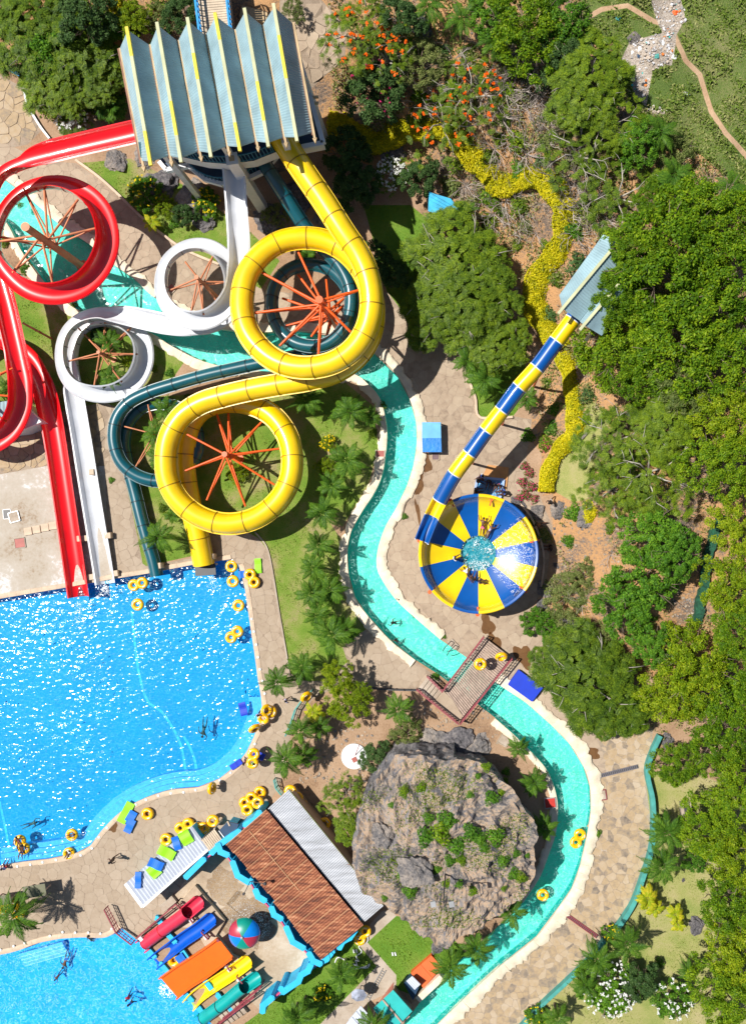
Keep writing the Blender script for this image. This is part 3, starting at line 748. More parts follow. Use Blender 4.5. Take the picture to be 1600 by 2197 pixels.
def edging(name, label, cat, pts_px, side, w, seg, mat, hgt=0.2, rough=0.3, partname='edging_stone', group=None, kind='thing', inner=0.0, z0=0.0):
	pts = catmull([G(*p) for p in pts_px], 0.25)
	root = thing(name, label, cat, (pts[0].x, pts[0].y, 0), group=group)
	i = 0
	prevw = w
	n = len(pts)
	cnt = 0
	while i < n - 1:
		L = max(2, int(seg * random.uniform(0.6, 1.4) / 0.25))
		j = min(n - 1, i + L)
		if n - 1 - j < 2: j = n - 1
		sub = pts[i:j + 1]
		hh = hgt * random.uniform(0.92, 1.08)
		rows_b, rows_t = [], []
		wv = []
		ww = w * random.uniform(1 - rough, 1 + rough)
		for k, p in enumerate(sub):
			q = i + k
			d = (pts[min(q + 1, n - 1)] - pts[max(q - 1, 0)]).normalized()
			nn = Vector((-d.y, d.x, 0)) * side
			t = k / max(1, len(sub) - 1)
			end = 1.0
			wk = w * (1 + rough * (.25 * math.sin(q * 1.9 + 3 * math.sin(q * .31)) + .35 * math.sin(q * .47 + 2 * math.sin(q * .17)) + .4 * math.sin(q * .13 + 2) + random.uniform(-.3, .3)))
			dd = d * (0.004 if k == 0 else (-0.004 if k == len(sub) - 1 else 0))
			base = p + dd
			zt = p.z + z0
			rows_b.append([base - nn * inner, base + nn * wk])
			rz_ = lambda a: zt + hh * a * random.uniform(0.88, 1.1)
			rows_t.append([(base - nn * (inner - 0.02), rz_(0.8)), (base + nn * wk * 0.35, rz_(1.0)), (base + nn * wk * 0.75, rz_(0.95)), (base + nn * (wk - 0.03), rz_(0.55))])
		mb = MB()
		vv = []
		for rb, rt in zip(rows_b, rows_t):
			vv.append((rb[0].x, rb[0].y, rb[0].z + z0 - 0.25))
			for p, z in rt: vv.append((p.x, p.y, z))
			vv.append((rb[1].x, rb[1].y, rb[1].z + z0 - 0.05))
		m_ = 6
		ff = []
		for k in range(len(sub) - 1):
			for c in range(m_ - 1):
				a = k * m_ + c
				f = (a, a + 1, a + 1 + m_, a + m_)
				ff.append(f if side < 0 else f[::-1])
		ff.append(tuple(range(m_)) if side > 0 else tuple(range(m_ - 1, -1, -1)))
		e = (len(sub) - 1) * m_
		ff.append(tuple(range(e + m_ - 1, e - 1, -1)) if side > 0 else tuple(range(e, e + m_)))
		mb.add(vv, ff)
		mb.build(partname, mat, root, smooth=True, autosmooth=50)
		cnt += 1
		i = j
	return root
edging('river_edging', 'cream painted rock edging on the outer bank, upstream of the bridge', 'edging', RIV_E[1:29], 1, 0.85, 1.15, M['cream'], 0.22, 0.3)
edging('river_edging', 'cream painted rock edging on the outer bank, downstream of the bridge', 'edging', [(1040, 1443)] + RIV_E[30:47], 1, 1.0, 1.15, M['cream'], 0.22, 0.3)
edging('river_edging', 'cream painted rock edging on the inner bank, upstream of the bridge', 'edging', RIV_W[1:30], -1, 0.75, 1.15, M['cream'], 0.22, 0.3)
edging('river_edging', 'cream painted rock edging on the inner bank, round the grey outcrop', 'edging', RIV_W[32:43], -1, 0.6, 1.15, M['cream'], 0.2, 0.3)
edging('pool_coping', 'pale stone coping along the straight upper side of the big pool', 'coping', POOL[1:7], 1, 0.42, 1.1, M['coping'], 0.07, 0.06, 'coping_stone', z0=0.01)
edging('pool_coping', 'pale stone coping along the right and lower shore of the big pool', 'coping', POOL[7:32], 1, 0.45, 1.1, M['coping'], 0.06, 0.06, 'coping_stone', z0=0.01)
edging('pool_coping', 'pale stone coping along the upper shore of the small pool', 'coping', KIDS[1:9], 1, 0.45, 1.1, M['coping'], 0.07, 0.06, 'coping_stone', z0=0.01)
ORD = 'first second third fourth fifth sixth seventh eighth ninth tenth eleventh twelfth thirteenth fourteenth fifteenth sixteenth seventeenth eighteenth nineteenth twentieth'.split()
ORD += ['twenty-' + w for w in ORD[:9]] + ['thirtieth'] + ['thirty-' + w for w in ORD[:9]] + ['fortieth'] + ['forty-' + w for w in ORD[:9]]
LIGHTS = [(465, 1210), (520, 1250), (526, 1276), (532, 1302), (540, 1328), (545, 1355), (550, 1383), (554, 1410), (558, 1436), (563, 1461), (568, 1488), (547, 1596), (495, 1658), (472, 1674), (420, 1695),
		  (394, 1700), (367, 1702), (340, 1707), (314, 1716), (292, 1726), (230, 1776), (213, 1796), (198, 1820), (174, 1835), (146, 1838), (121, 1845), (92, 1850), (66, 1855), (38, 1859), (2, 2038), (30, 2030), (54, 2023), (108, 2008), (135, 2000), (162, 2001), (190, 2001), (216, 2003), (240, 1993)]
lm = MB(); lm.lathe((0, 0, 0), [(0.11, 0), (0.11, 0.02), (0.085, 0.035), (0.0, 0.04)], 14)
lamp0 = None
for k, (a, b) in enumerate(LIGHTS):
	p = G(a, b, 0.075)
	if lamp0 is None:
		lamp0 = lm.build('deck_light', M['white_paint'], smooth=True, autosmooth=40); o = lamp0
	else:
		o = lamp0.copy(); COL.objects.link(o)
	o.location = p
	where = 'right-hand big pool coping' if k < 12 else ('lower big pool coping' if k < 29 else 'small pool coping')
	ix = k if k < 12 else (k - 12 if k < 29 else k - 29)
	tag(o, 'round white deck light, %s %s in the ' % (ORD[ix], 'from the top' if k < 12 else ('from the right' if k < 29 else 'from the left')) + where, 'light', 'deck lights in the ' + where)
# ------------------------------------------------------------------ slide tower
def T(px, py, t): return P(px, py, t * H)
M['roof_teal'] = mat_plain('pale_teal_roof_sheet', (0.27, 0.40, 0.45), .5, var=.2, vscale=.7)
M['ridge_yellow'] = mat_plain('yellowed_ridge', (0.50, 0.51, 0.30), 0.6, var=0.15, vscale=0.8)
M['ridge_bright'] = mat_plain('bright_yellow_ridge', (0.72, 0.58, 0.04), 0.6, var=0.15)
M['valley_cream'] = mat_plain('cream_gutter', (0.50, 0.36, 0.20), 0.7, var=0.25, vscale=0.8)
M['valley_pink'] = mat_plain('rusty_gutter', (0.30, 0.15, 0.10), 0.8, var=0.3)
def corr_sheet(name, c0, c1, c2, c3, mat, root, pitch=0.16, amp=0.035, along=None):
	"""corrugated sheet over the quad c0 c1 c2 c3; the ribs run from edge c0-c1 to edge c3-c2"""
	w = (c1 - c0).length; k = max(2, int(w / pitch * 2))
	vv = []
	for i in range(k + 1):
		t = i / k; dz = Vector((0, 0, amp * (1 if i % 2 else -1)))
		a = c0.lerp(c1, t) + dz; b = c3.lerp(c2, t) + dz
		vv += [a, b, b - Vector((0, 0, .03)), a - Vector((0, 0, .03))]
	ff = []
	for i in range(k):
		p = i * 4
		ff += [(p, p + 4, p + 5, p + 1), (p + 3, p + 2, p + 6, p + 7), (p, p + 3, p + 7, p + 4), (p + 1, p + 5, p + 6, p + 2)]
	ff += [(0, 1, 2, 3), (k * 4, k * 4 + 3, k * 4 + 2, k * 4 + 1)]
	mb = MB(); mb.add(vv, ff)
	return mb.build(name, mat, root)
tower = thing('slide_tower', 'tall water slide tower with pale teal folded roof and yellow ridges', 'slide tower', P(470, 250, 0))
ridges = [((274, 64), (323, 346)), ((339, 54), (388, 339)), ((404, 44), (452, 328)), ((463, 34), (514, 315)), ((526, 24), (575, 306)), ((588, 14), (636, 294))]
valleys = [((257, 105), (304, 345)), ((322, 97), (364, 334)), ((382, 88), (427, 324)), ((441, 76), (487, 313)), ((504, 65), (549, 303)), ((563, 55), (609, 294)), ((628, 50), (671, 284))]
ZR, ZV = 0.178, 0.158
def slab_quad(mb, a, b, c, d, th, m=0):
	n = (b - a).cross(d - a).normalized()
	if n.z < 0: n = -n
	q = [p - n * th for p in (a, b, c, d)] + [a, b, c, d]
	nn = (Vector(q[5]) - Vector(q[4])).cross(Vector(q[7]) - Vector(q[4]))
	if nn.z < 0: q = [q[3], q[2], q[1], q[0], q[7], q[6], q[5], q[4]]
	mb.hexa(q, m)
for i, (ra, rb) in enumerate(ridges):
	A, B = T(*ra, ZR), T(*rb, ZR)
	for vp in (valleys[i], valleys[i + 1]):
		C, D = T(*vp[0], ZV), T(*vp[1], ZV)
		for k in range(4):
			t0, t1 = k / 4, (k + 1) / 4 + (0.012 if k < 3 else 0)
			lift = Vector((0, 0, 0.006 * (k % 2)))
			corr_sheet('roof_sheet', A.lerp(B, t0) + lift, A.lerp(B, t1) + lift, C.lerp(D, t1) + lift, C.lerp(D, t0) + lift, M['roof_teal'], tower, 0.21, 0.02)
for i, (ra, rb) in enumerate(ridges):
	A, B = T(*ra, ZR), T(*rb, ZR)
	u = Vector((0, 0, 0.05))
	A2, B2 = A + u - (B - A).normalized() * .15, B + u + (B - A).normalized() * .35
	cu = [0, random.uniform(.15, .3), random.uniform(.4, .6), random.uniform(.75, .88), 1]
	for q in range(4):
		mb = MB(); mb.beam(A2.lerp(B2, cu[q]) + u * .1 * (q % 2), A2.lerp(B2, cu[q + 1]) + u * .1 * (q % 2), .23, .2); mb.build('ridge_cap', M['ridge_yellow' if (i + q) % 3 else 'ridge_bright'], tower)
for i, (ra, rb) in enumerate(valleys):
	A, B = T(*ra, ZV), T(*rb, ZV)
	d = (B - A).normalized(); u = Vector((0, 0, 0.03)); s = Vector((-d.y, d.x, 0))
	mb = MB(); mb.beam(A + u + s * 0.07, B + u + d * 0.5 + s * 0.07, 0.16, 0.16, 0); mb.beam(A + u * 0.9 - s * 0.08, B + u * 0.9 + d * 0.2 - s * 0.08, 0.10, 0.12, 1)
	mb.prism([tuple((B + d * 0.45 + s * 0.22).xy), tuple((B + d * 0.45 - s * 0.10).xy), tuple((B + d * 0.85 + s * 0.05).xy)], B.z - 0.1, B.z + 0.08, 0)
	mb.build('valley_gutter', [M['valley_cream'], M['valley_pink']], tower)
def deck(poly, z, th, name, mats, parapet=0.0, skip=()):
	w = [P(a, b, z) for a, b in poly]
	mb = MB(); mb.prism([tuple(p.xy) for p in w], z - th, z, 0, 1)
	mb.build(name, mats, tower)
	if parapet:
		n = len(w)
		c = sum(w, Vector()) / n
		for i in range(n):
			if i in skip: continue
			a, b = w[i], w[(i + 1) % n]
			mb = MB(); mb.beam(a + Vector((0, 0, parapet / 2)), b + Vector((0, 0, parapet / 2)), 0.28, parapet, 0)
			mb.build('parapet', M['white_paint'], tower)
UD = [(285, 130), (640, 118), (694, 308), (648, 317), (612, 322), (590, 327), (545, 345), (490, 352), (440, 348), (392, 337), (352, 322), (322, 312)]
deck(UD, 8.3, 1.0, 'upper_deck', [M['navy_deck'], M['white_paint']])
mb = MB()
for a, b in (((640, 118), (694, 308)), ((694, 308), (648, 317))):
	mb.beam(P(*a, 8.5), P(*b, 8.5), 0.35, 0.4)
mb.build('deck_curb', M['white_paint'], tower)
LD = [(340, 300), (590, 250), (600, 330), (570, 366), (525, 388), (478, 396), (440, 385), (412, 362), (404, 356), (358, 366), (343, 348)]
deck(LD, 5.6, 0.4, 'lower_deck', [M['navy_deck'], M['white_paint']])
mb = MB()
ldc = [(343, 348), (358, 366), (404, 356), (412, 362), (440, 385), (478, 396), (525, 388), (570, 366)]
for a, b in zip(ldc[:-1], ldc[1:]):
	mb.beam(P(*a, 5.8), P(*b, 5.8), 0.32, 0.4)
mb.build('deck_curb', M['white_paint'], tower)
def railing(mb, pts, h, gap=0.35, r=0.03, m=0, bars=True):
	L_ = catmull(pts, gap) if len(pts) > 2 else [pts[0].lerp(pts[1], i / max(1, int((pts[1] - pts[0]).length / gap))) for i in range(int((pts[1] - pts[0]).length / gap) + 1)] + [pts[1]]
	up = Vector((0, 0, h))
	for a, b in zip(L_[:-1], L_[1:]):
		if (b - a).length < 0.02: continue
		mb.beam(a + up, b + up, r * 2.2, r * 2.2, m)
		mb.beam(a + up * 0.12, b + up * 0.12, r * 1.6, r * 1.6, m)
	if bars:
		for p in L_: mb.beam(p, p + up, r * 1.4, r * 1.4, m)
arc = [(353, 321), (393, 335), (440, 346), (490, 350), (544, 343), (588, 326)]
mb = MB(); railing(mb, [P(a, b, 8.3) for a, b in arc], 1.1, 0.28, 0.035); mb.build('balcony_railing', M['teal_rail'], tower)
mb = MB(); railing(mb, [P(a, b, 5.6) for a, b in [(414, 362), (441, 383), (478, 393), (522, 385), (560, 366)]], 1.0, 0.28, 0.035); mb.build('balcony_railing', M['teal_rail'], tower)
for (cx, cy, zt, w) in [(566, 449, 9.4, 0.8), (330, 300, 10.8, 0.45), (480, 310, 10.8, 0.45), (610, 300, 10.8, 0.45), (650, 160, 10.8, 0.45), (300, 150, 10.8, 0.45), (475, 120, 10.8, 0.45), (400, 320, 8.0, 0.5)]:
	if cx != 566 and zt > 9: p = P(cx, cy, zt);
	else: p = P(cx, cy, 0)
	mb = MB(); mb.box((p.x, p.y, zt / 2 - 0.3), (w, w, zt + 0.6), R(8))
	if cx == 566: mb.box((p.x, p.y, zt + 0.04), (w * 1.12, w * 1.12, 0.10), R(8)); mb.box((p.x, p.y, zt + 0.11), (w * 0.5, w * 0.5, 0.06), R(8), 1)
	mb.build('column', [M['white_paint'], M['valley_cream']], tower)
mb = MB(); mb.prism([tuple(P(a, b, 5).xy) for a, b in [(330, 180), (600, 160), (630, 290), (540, 320), (420, 330), (350, 310)]], -0.3, 5.2); mb.build('base_wall', M['rock_dark'], tower)
mb = MB(); slab_quad(mb, T(297, 305, .165), T(308, 305, .165), T(306, 338, .16), T(302, 338, .16), .05); mb.build('loose_sheet', M['gel_teal'], tower)
mb = MB()
for y in (209, 222): mb.beam(P(664, y, 8.2), P(683, y - 1, 8.2), 0.16)
mb.build('bracket', M['valley_cream'], tower)
for y in (176, 188):
	pass
walk = thing('entrance_walkway', 'plank walkway with blue rails leading to the slide tower', 'walkway', P(455, 20, 8.0))
wa, wb, wc, wd = (418, -60), (486, -60), (500, 75), (436, 85)
n = 26
for k in range(n):
	t0, t1 = k / n + 0.002, (k + 1) / n - 0.004
	L0, L1 = P(*wa, 8.0), P(*wd, 8.0); R0, R1 = P(*wb, 8.0), P(*wc, 8.0)
	mb = MB(); slab_quad(mb, L0.lerp(L1, t0), L0.lerp(L1, t1), R0.lerp(R1, t1), R0.lerp(R1, t0), 0.06)
	mb.build('plank', M['wood_pale'], walk)
for a, b in ((wa, wd), (wb, wc)):
	mb = MB(); A, B = P(*a, 8.0), P(*b, 8.0)
	mb.beam(A + Vector((0, 0, 0.9)), B + Vector((0, 0, 0.9)), 0.14, 0.14)
	mb.beam(A + Vector((0, 0, 0.3)), B + Vector((0, 0, 0.3)), 0.08, 0.08)
	k = 0
	while k <= 1.0: p = A.lerp(B, k); mb.beam(p, p + Vector((0, 0, 0.9)), 0.07); k += 0.08
	mb.build('railing', M['blue_rail'], walk)
mb = MB(); mb.beam(P(452, -60, 6.5), P(468, 80, 6.5), 2.2, 2.6); mb.build('walkway_base', M['rock'], walk)
# ------------------------------------------------------------------ slides
def frames(path):
	Tn = []
	n = len(path)
	for i in range(n):
		d = (path[min(i + 1, n - 1)] - path[max(i - 1, 0)]).normalized()
		Tn.append(d)
	return Tn
def sweep_part(name, path, Tn, i0, i1, prof, mats, root, bank=None, closed=True, lip=None, seam=1, smooth=True):
	"""prof: closed list of (u, v) points (u to the right, v up); lip: profile for the joint ring at the end"""
	vv = []; ff = []; mm = []
	m_ = len(prof)
	for i in range(i0, i1 + 1):
		d = Tn[i]; s = d.cross(Vector((0, 0, 1))).normalized(); u = s.cross(d)
		if bank is not None:
			c, sn = math.cos(bank[i]), math.sin(bank[i])
			s, u = s * c + u * sn, u * c - s * sn
		for (a, b) in prof: vv.append(path[i] + s * a + u * b)
	for k in range(i1 - i0):
		for j in range(m_):
			a = k * m_ + j; b = k * m_ + (j + 1) % m_
			ff.append((a, b, b + m_, a + m_)); mm.append(0)
	mb = MB(); mb.v = [tuple(v) for v in vv]; mb.f = ff; mb.m = mm
	if lip:
		i = i1
		d = Tn[i]; s = d.cross(Vector((0, 0, 1))).normalized(); u = s.cross(d)
		if bank is not None:
			c, sn = math.cos(bank[i]), math.sin(bank[i]); s, u = s * c + u * sn, u * c - s * sn
		for (off0, off1, grow, mt) in ((-0.035, 0.035, lip, seam),):
			base = len(mb.v)
			cen_u = sum(p[0] for p in prof) / m_; cen_v = sum(p[1] for p in prof) / m_
			for o_ in (off0, off1):
				for (a, b) in prof:
					L_ = math.hypot(a, b) or 1
					mb.v.append(tuple(path[i] + d * o_ + s * (a + a / L_ * grow) + u * (b + b / L_ * grow)))
			for j in range(m_):
				mb.f.append((base + j, base + (j + 1) % m_, base + m_ + (j + 1) % m_, base + m_ + j)); mb.m.append(mt)
			for o_i in (0, 1):       # thin cheeks down to the tube
				b2 = len(mb.v)
				for (a, b) in prof: mb.v.append(tuple(path[i] + d * (off0, off1)[o_i] + s * a + u * b))
				for j in range(m_):
					mb.f.append((base + o_i * m_ + j, base + o_i * m_ + (j + 1) % m_, b2 + (j + 1) % m_, b2 + j)); mb.m.append(mt)
	o = mb.build(name, mats, root, smooth=smooth, autosmooth=42)
	return o
def tube_prof(r, n=22, fin=0.07):
	pr = []
	for j in range(n):
		t = 2 * math.pi * j / n
		if j in (0, n // 2):
			sg = 1 if j == 0 else -1
			e = [(sg * r, -0.022 * sg), (sg * (r + fin), -0.022 * sg), (sg * (r + fin), 0.022 * sg), (sg * r, 0.022 * sg)]
			pr += e
		else: pr.append((r * math.cos(t), r * math.sin(t)))
	return pr
def open_prof(r, a0, a1, th=0.05, n=16, lipw=0.09):
	"""a half pipe seen from above: inner arc then outer arc back; angles in degrees from straight down"""
	inn = [(math.sin(R(a)) * r, -math.cos(R(a)) * r) for a in np.linspace(a0, a1, n)]
	out = [(math.sin(R(a)) * (r + th), -math.cos(R(a)) * (r + th)) for a in np.linspace(a1, a0, n)]
	out[0] = (out[0][0] + lipw * (1 if a1 > 0 else -1), out[0][1]); out[-1] = (out[-1][0] - lipw, out[-1][1])
	return inn + out
def make_slide(root, pts, prof, mats, step=0.3, seclen=2.2, name='tube_section', bankk=0.0, lip=0.03, maxbank=0.6, lift=0.0):
	path = catmull([T(*p) + Vector((0, 0, lift)) for p in pts], step)
	Tn = frames(path)
	bank = None
	if bankk:
		n = len(path); cur = []
		for i in range(n):
			a = Tn[max(0, i - 3)]; b = Tn[min(n - 1, i + 3)]
			L_ = (path[min(n - 1, i + 3)] - path[max(0, i - 3)]).length
			cr = (a.x * b.y - a.y * b.x) / max(L_, 0.1)      # + = turning left
			cur.append(cr)
		bank = []
		for i in range(n):
			w = cur[max(0, i - 5):i + 6]
			bank.append(max(-maxbank, min(maxbank, -bankk * sum(w) / len(w))))
	k = max(2, int(round(seclen / step)))
	i = 0
	n = len(path)
	while i < n - 1:
		j = min(n - 1, i + k)
		if n - 1 - j < k * 0.4: j = n - 1
		sweep_part(name, path, Tn, i, j, prof, mats, root, bank, lip=(lip if j < n - 1 else None))
		i = j
	return path, Tn, bank
ysl = thing('yellow_tube_slide', 'enclosed bright yellow tube slide looping twice down to the pool', 'water slide', P(680, 700, 0))
YP = [(598, 285, .130), (640, 352, .125), (690, 425, .121), (735, 495, .118), (770, 548, .115), (791, 600, .113), (797, 655, .111), (786, 706, .109), (757, 750, .107), (712, 779, .105),
	  (657, 789, .103), (603, 779, .101), (559, 749, .099), (529, 705, .097), (519, 650, .095), (529, 593, .093), (559, 548, .091), (603, 519, .089), (657, 511, .087), (710, 521, .085),
	  (755, 552, .0835), (787, 600, .082), (801, 660, .080), (795, 716, .078), (768, 763, .076), (722, 797, .074), (662, 815, .072), (601, 825, .070), (540, 836, .0675), (480, 850, .065), (430, 866, .063),
	  (390, 894, .061), (364, 937, .059), (356, 988, .057), (363, 1037, .055), (391, 1081, .053), (436, 1112, .051), (490, 1124, .049), (545, 1113, .047), (591, 1081, .045), (620, 1035, .043),
	  (627, 985, .041), (617, 937, .039), (588, 895, .037), (545, 870, .035), (490, 862, .033), (442, 874, .031), (412, 903, .029), (398, 947, .027), (396, 1000, .025), (404, 1060, .022),
	  (417, 1115, .018), (428, 1160, .015), (438, 1212, .011)]
make_slide(ysl, YP, tube_prof(0.83, 24, 0.09), [M['gel_yellow'], M['gel_seam_y']], seclen=2.25)
mb = MB(); mb.box(tuple(T(441, 1222, .006)), (1.75, 1.0, 0.08), R(4)); mb.build('splash_tray', M['dark_metal'], ysl)
tsl = thing('teal_tube_slide', 'enclosed dark teal tube slide winding beneath the yellow one', 'water slide', P(600, 720, 0))
TP = [(545, 318, .094), (568, 352, .091), (592, 390, .087), (622, 437, .079), (655, 487, .0695), (693, 533, .066), (728, 570, .0645), (750, 615, .063), (752, 664, .0615), (736, 707, .060), (706, 735, .0585),
	  (668, 743, .057), (628, 732, .0555), (598, 703, .054), (583, 661, .0525), (589, 615, .051), (617, 581, .0495), (660, 567, .048), (705, 577, .0465), (739, 608, .045), (756, 653, .0435),
	  (750, 704, .042), (716, 742, .0405), (665, 758, .039), (610, 769, .0375), (560, 779, .0365), (500, 792, .035), (440, 806, .034), (380, 823, .033), (320, 842, .032), (275, 866, .031),
	  (250, 902, .0295), (246, 948, .028), (262, 993, .0265), (298, 1022, .025), (345, 1032, .0235), (390, 1016, .022), (418, 980, .0205), (424, 932, .019), (400, 888, .0175), (355, 866, .016), (307, 873, .0145),
	  (276, 906, .0132), (266, 952, .0122), (276, 1003, .0112), (290, 1055, .010), (304, 1112, .0095), (317, 1160, .009), (329, 1200, .0085), (337, 1236, .0075)]
make_slide(tsl, TP, tube_prof(0.50, 18, 0.06), [M['gel_teal'], M['gel_seam_t']], seclen=2.1)
wsl = thing('white_flume_slide', 'open white flume slide with two banked loops', 'water slide', P(400, 720, 0))
WP_ = [(498, 330, .112), (500, 352, .110), (503, 400, .105), (507, 460, .099), (512, 520, .094), (512, 575, .090), (502, 630, .086), (470, 672, .082), (428, 690, .079), (380, 681, .076), (347, 645, .073), (338, 598, .070), (352, 553, .0675), (390, 523, .065),
	   (435, 518, .0625), (474, 538, .060), (499, 578, .058), (503, 628, .056), (487, 672, .054), (448, 697, .052), (400, 700, .050), (350, 694, .048), (300, 682, .046), (250, 671, .044), (205, 667, .042), (163, 680, .040),
	   (133, 711, .038), (122, 756, .036), (131, 802, .0345), (160, 835, .033), (207, 848, .031), (255, 841, .029), (292, 814, .027), (310, 770, .0255), (304, 724, .024), (274, 692, .0225), (232, 681, .021), (188, 688, .020),
	   (158, 717, .0185), (147, 762, .0175), (152, 817, .0165), (162, 880, .0155), (174, 950, .014), (187, 1030, .0125), (200, 1110, .011), (212, 1180, .0095), (224, 1254, .008)]
make_slide(wsl, WP_, open_prof(0.74, -78, 78), [M['gel_white'], M['gel_seam_w']], seclen=2.0, name='flume_section', bankk=5.0, lip=0.035, maxbank=0.75)
rsl = thing('red_flume_slide', 'open red flume slide with a large loop at the left edge', 'water slide', P(150, 700, 0))
RP = [(305, 275, .118), (240, 290, .115), (170, 306, .112), (100, 323, .109), (40, 339, .106), (-5, 362, .1035), (-28, 400, .101), (-38, 455, .0985), (-30, 520, .096), (-6, 572, .0935), (45, 618, .091), (108, 633, .0885), (170, 616, .086), (214, 571, .0835),
	  (233, 510, .081), (219, 447, .0785), (177, 401, .076), (115, 381, .0735), (50, 394, .071), (5, 432, .0685), (-20, 490, .0665), (-21, 550, .0645), (-4, 608, .0625), (10, 660, .0605), (22, 712, .0585), (35, 770, .056),
	  (45, 822, .054), (42, 880, .051), (10, 935, .0485), (-50, 962, .046), (-118, 932, .043), (-145, 870, .040), (-138, 800, .037), (-100, 742, .0345), (-45, 717, .032), (10, 728, .030), (60, 765, .028), (90, 825, .026),
	  (106, 890, .024), (118, 960, .0215), (130, 1040, .0185), (142, 1120, .0155), (154, 1200, .0125), (166, 1284, .009)]
make_slide(rsl, RP, open_prof(0.84, -76, 76, lipw=0.06), [M['gel_red'], M['gel_seam_r']], seclen=2.6, name='flume_section', bankk=5.0, lip=0.03, maxbank=0.72)
def foam(center, pts_r, z, name, parent, mat, seed=0, n=160, r=0.05):
	rg = random.Random(seed)
	mb = MB()
	for _ in range(n):
		a = rg.uniform(0, 2 * math.pi); d = pts_r * math.sqrt(rg.random())
		x, y = center[0] + d * math.cos(a), center[1] + d * math.sin(a)
		s = r * rg.uniform(0.4, 1.4) * (1.2 - d / pts_r * 0.6)
		b = len(mb.v)
		top = (x, y, z + s * 0.7)
		ring = [(x + s * math.cos(t) * rg.uniform(.7, 1.3), y + s * math.sin(t) * rg.uniform(.7, 1.3), z) for t in (0.3, 1.4, 2.6, 3.7, 5.0)]
		mb.add([top] + ring, [(0, i, i % 5 + 1) for i in range(1, 6)])
	o = mb.build(name, mat, parent, smooth=True)
	o['kind'] = 'stuff'
	return o
M['foam'] = mat_plain('foam', (0.85, 0.9, 0.93), 0.6)
def support(label, name, base, ttop, arms, rp, mat, tiers=None, grp='steel supports of the slides', rarm=0.085, brace=0.9):
	b = P(*base, 0)
	ztop = ttop * H
	root = thing('slide_support', label, 'support', b, group=grp)
	mb = MB(); mb.rod(Vector((b.x, b.y, -0.2)), Vector((b.x, b.y, ztop)), rp, rp, 14)
	mb.rod(Vector((b.x, b.y, ztop)), Vector((b.x, b.y, ztop + 0.06)), rp * 1.12, rp * 1.12, 14)
	mb.rod(Vector((b.x, b.y, 0)), Vector((b.x, b.y, 0.06)), rp * 2, rp * 2, 8)
	mb.build('post', mat, root, smooth=True, autosmooth=40)
	for (ax, ay, t) in arms:
		e = T(ax, ay, t)
		zt = min(ztop - 0.25, e.z + 0.9)
		top = Vector((b.x, b.y, zt))
		mb = MB(); mb.rod(top, e, rarm, rarm, 8); mb.build('arm', mat, root, smooth=True, autosmooth=50)
		mb = MB(); mb.rod(Vector((b.x, b.y, zt - brace)), e + (top - e) * 0.10 + Vector((0, 0, -0.12)), rarm * 0.75, rarm * 0.75, 8); mb.build('brace', mat, root, smooth=True, autosmooth=50)
def ringarms(c, r, angs, t):
	return [(c[0] + r * math.cos(R(a)), c[1] + r * math.sin(R(a)), t(a) if callable(t) else t) for a in angs]
os_ = M['orange_steel']; of_ = M['orange_faded']
support('thick orange steel post with spokes inside the upper yellow loop', 's', (724, 704), .122,
		[(640, 540, .083), (560, 584, .088), (543, 672, .092), (600, 742, .096), (683, 765, .099), (752, 712, .102), (772, 622, .106)] +
		[(640, 590, .047), (606, 640, .049), (612, 700, .052), (668, 722, .055), (728, 700, .057), (738, 640, .059)] +
		[(700, 600, .043), (738, 655, .041), (700, 725, .038)], 0.26, os_, rarm=0.10)
support('orange steel post with spokes inside the lower yellow loop', 's', (514, 985), .061,
		[(463, 880, .030), (490, 884, .030), (565, 902, .033), (604, 962, .037), (589, 1040, .040), (527, 1086, .044), (444, 1073, .048), (398, 1010, .052), (402, 932, .056)], 0.2, os_, rarm=0.09)
support('orange steel post with spokes inside the upper white loop', 's', (470, 640), .082,
		[(398, 562, .060), (458, 548, .058), (492, 605, .053), (472, 655, .050), (437, 676, .075), (410, 672, .074), (360, 625, .070)], 0.15, of_, rarm=0.075)
support('faded orange steel post with spokes inside the lower white loop', 's', (245, 772), .042,
		[(168, 703, .016), (226, 692, .018), (285, 700, .021), (296, 760, .024), (262, 820, .027), (203, 826, .030), (148, 775, .034)], 0.13, of_, rarm=0.07)
support('faded orange steel post among palms inside the lower teal loop', 's', (352, 938), .036,
		[(318, 868, .029), (268, 915, .027), (288, 1008, .023), (350, 1020, .021), (405, 985, .018), (395, 892, .015)], 0.11, of_, rarm=0.06)
support('very thick leaning orange post with spokes inside the red loop', 's', (180, 573), .131,
		[(52, 405, .069), (95, 395, .072), (168, 428, .075), (205, 490, .079), (113, 606, .086), (28, 585, .089), (-2, 508, .064), (0, 518, .094)], 0.30, of_, rarm=0.09, brace=1.3)
support('orange steel post with spokes inside the red loop at the left margin', 's', (-15, 860), .068,
		[(28, 790, .052), (24, 850, .050), (15, 905, .047), (-30, 925, .045), (-95, 900, .041), (-95, 790, .034)], 0.2, os_, rarm=0.08)
for (a, b, c, d, root, sd) in ((168, 1296, 172, 1345, rsl, 1), (455, 1235, 458, 1268, ysl, 2), (226, 1262, 227, 1275, wsl, 3)):
	for q in range(5):
		p = P(a + (c - a) * q / 4, b + (d - b) * q / 4, -.12); foam((p.x, p.y), .28 + .12 * q, -.13, 'water_foam', root, M['foam'], sd * 9 + q, 46 - 6 * q, .028)
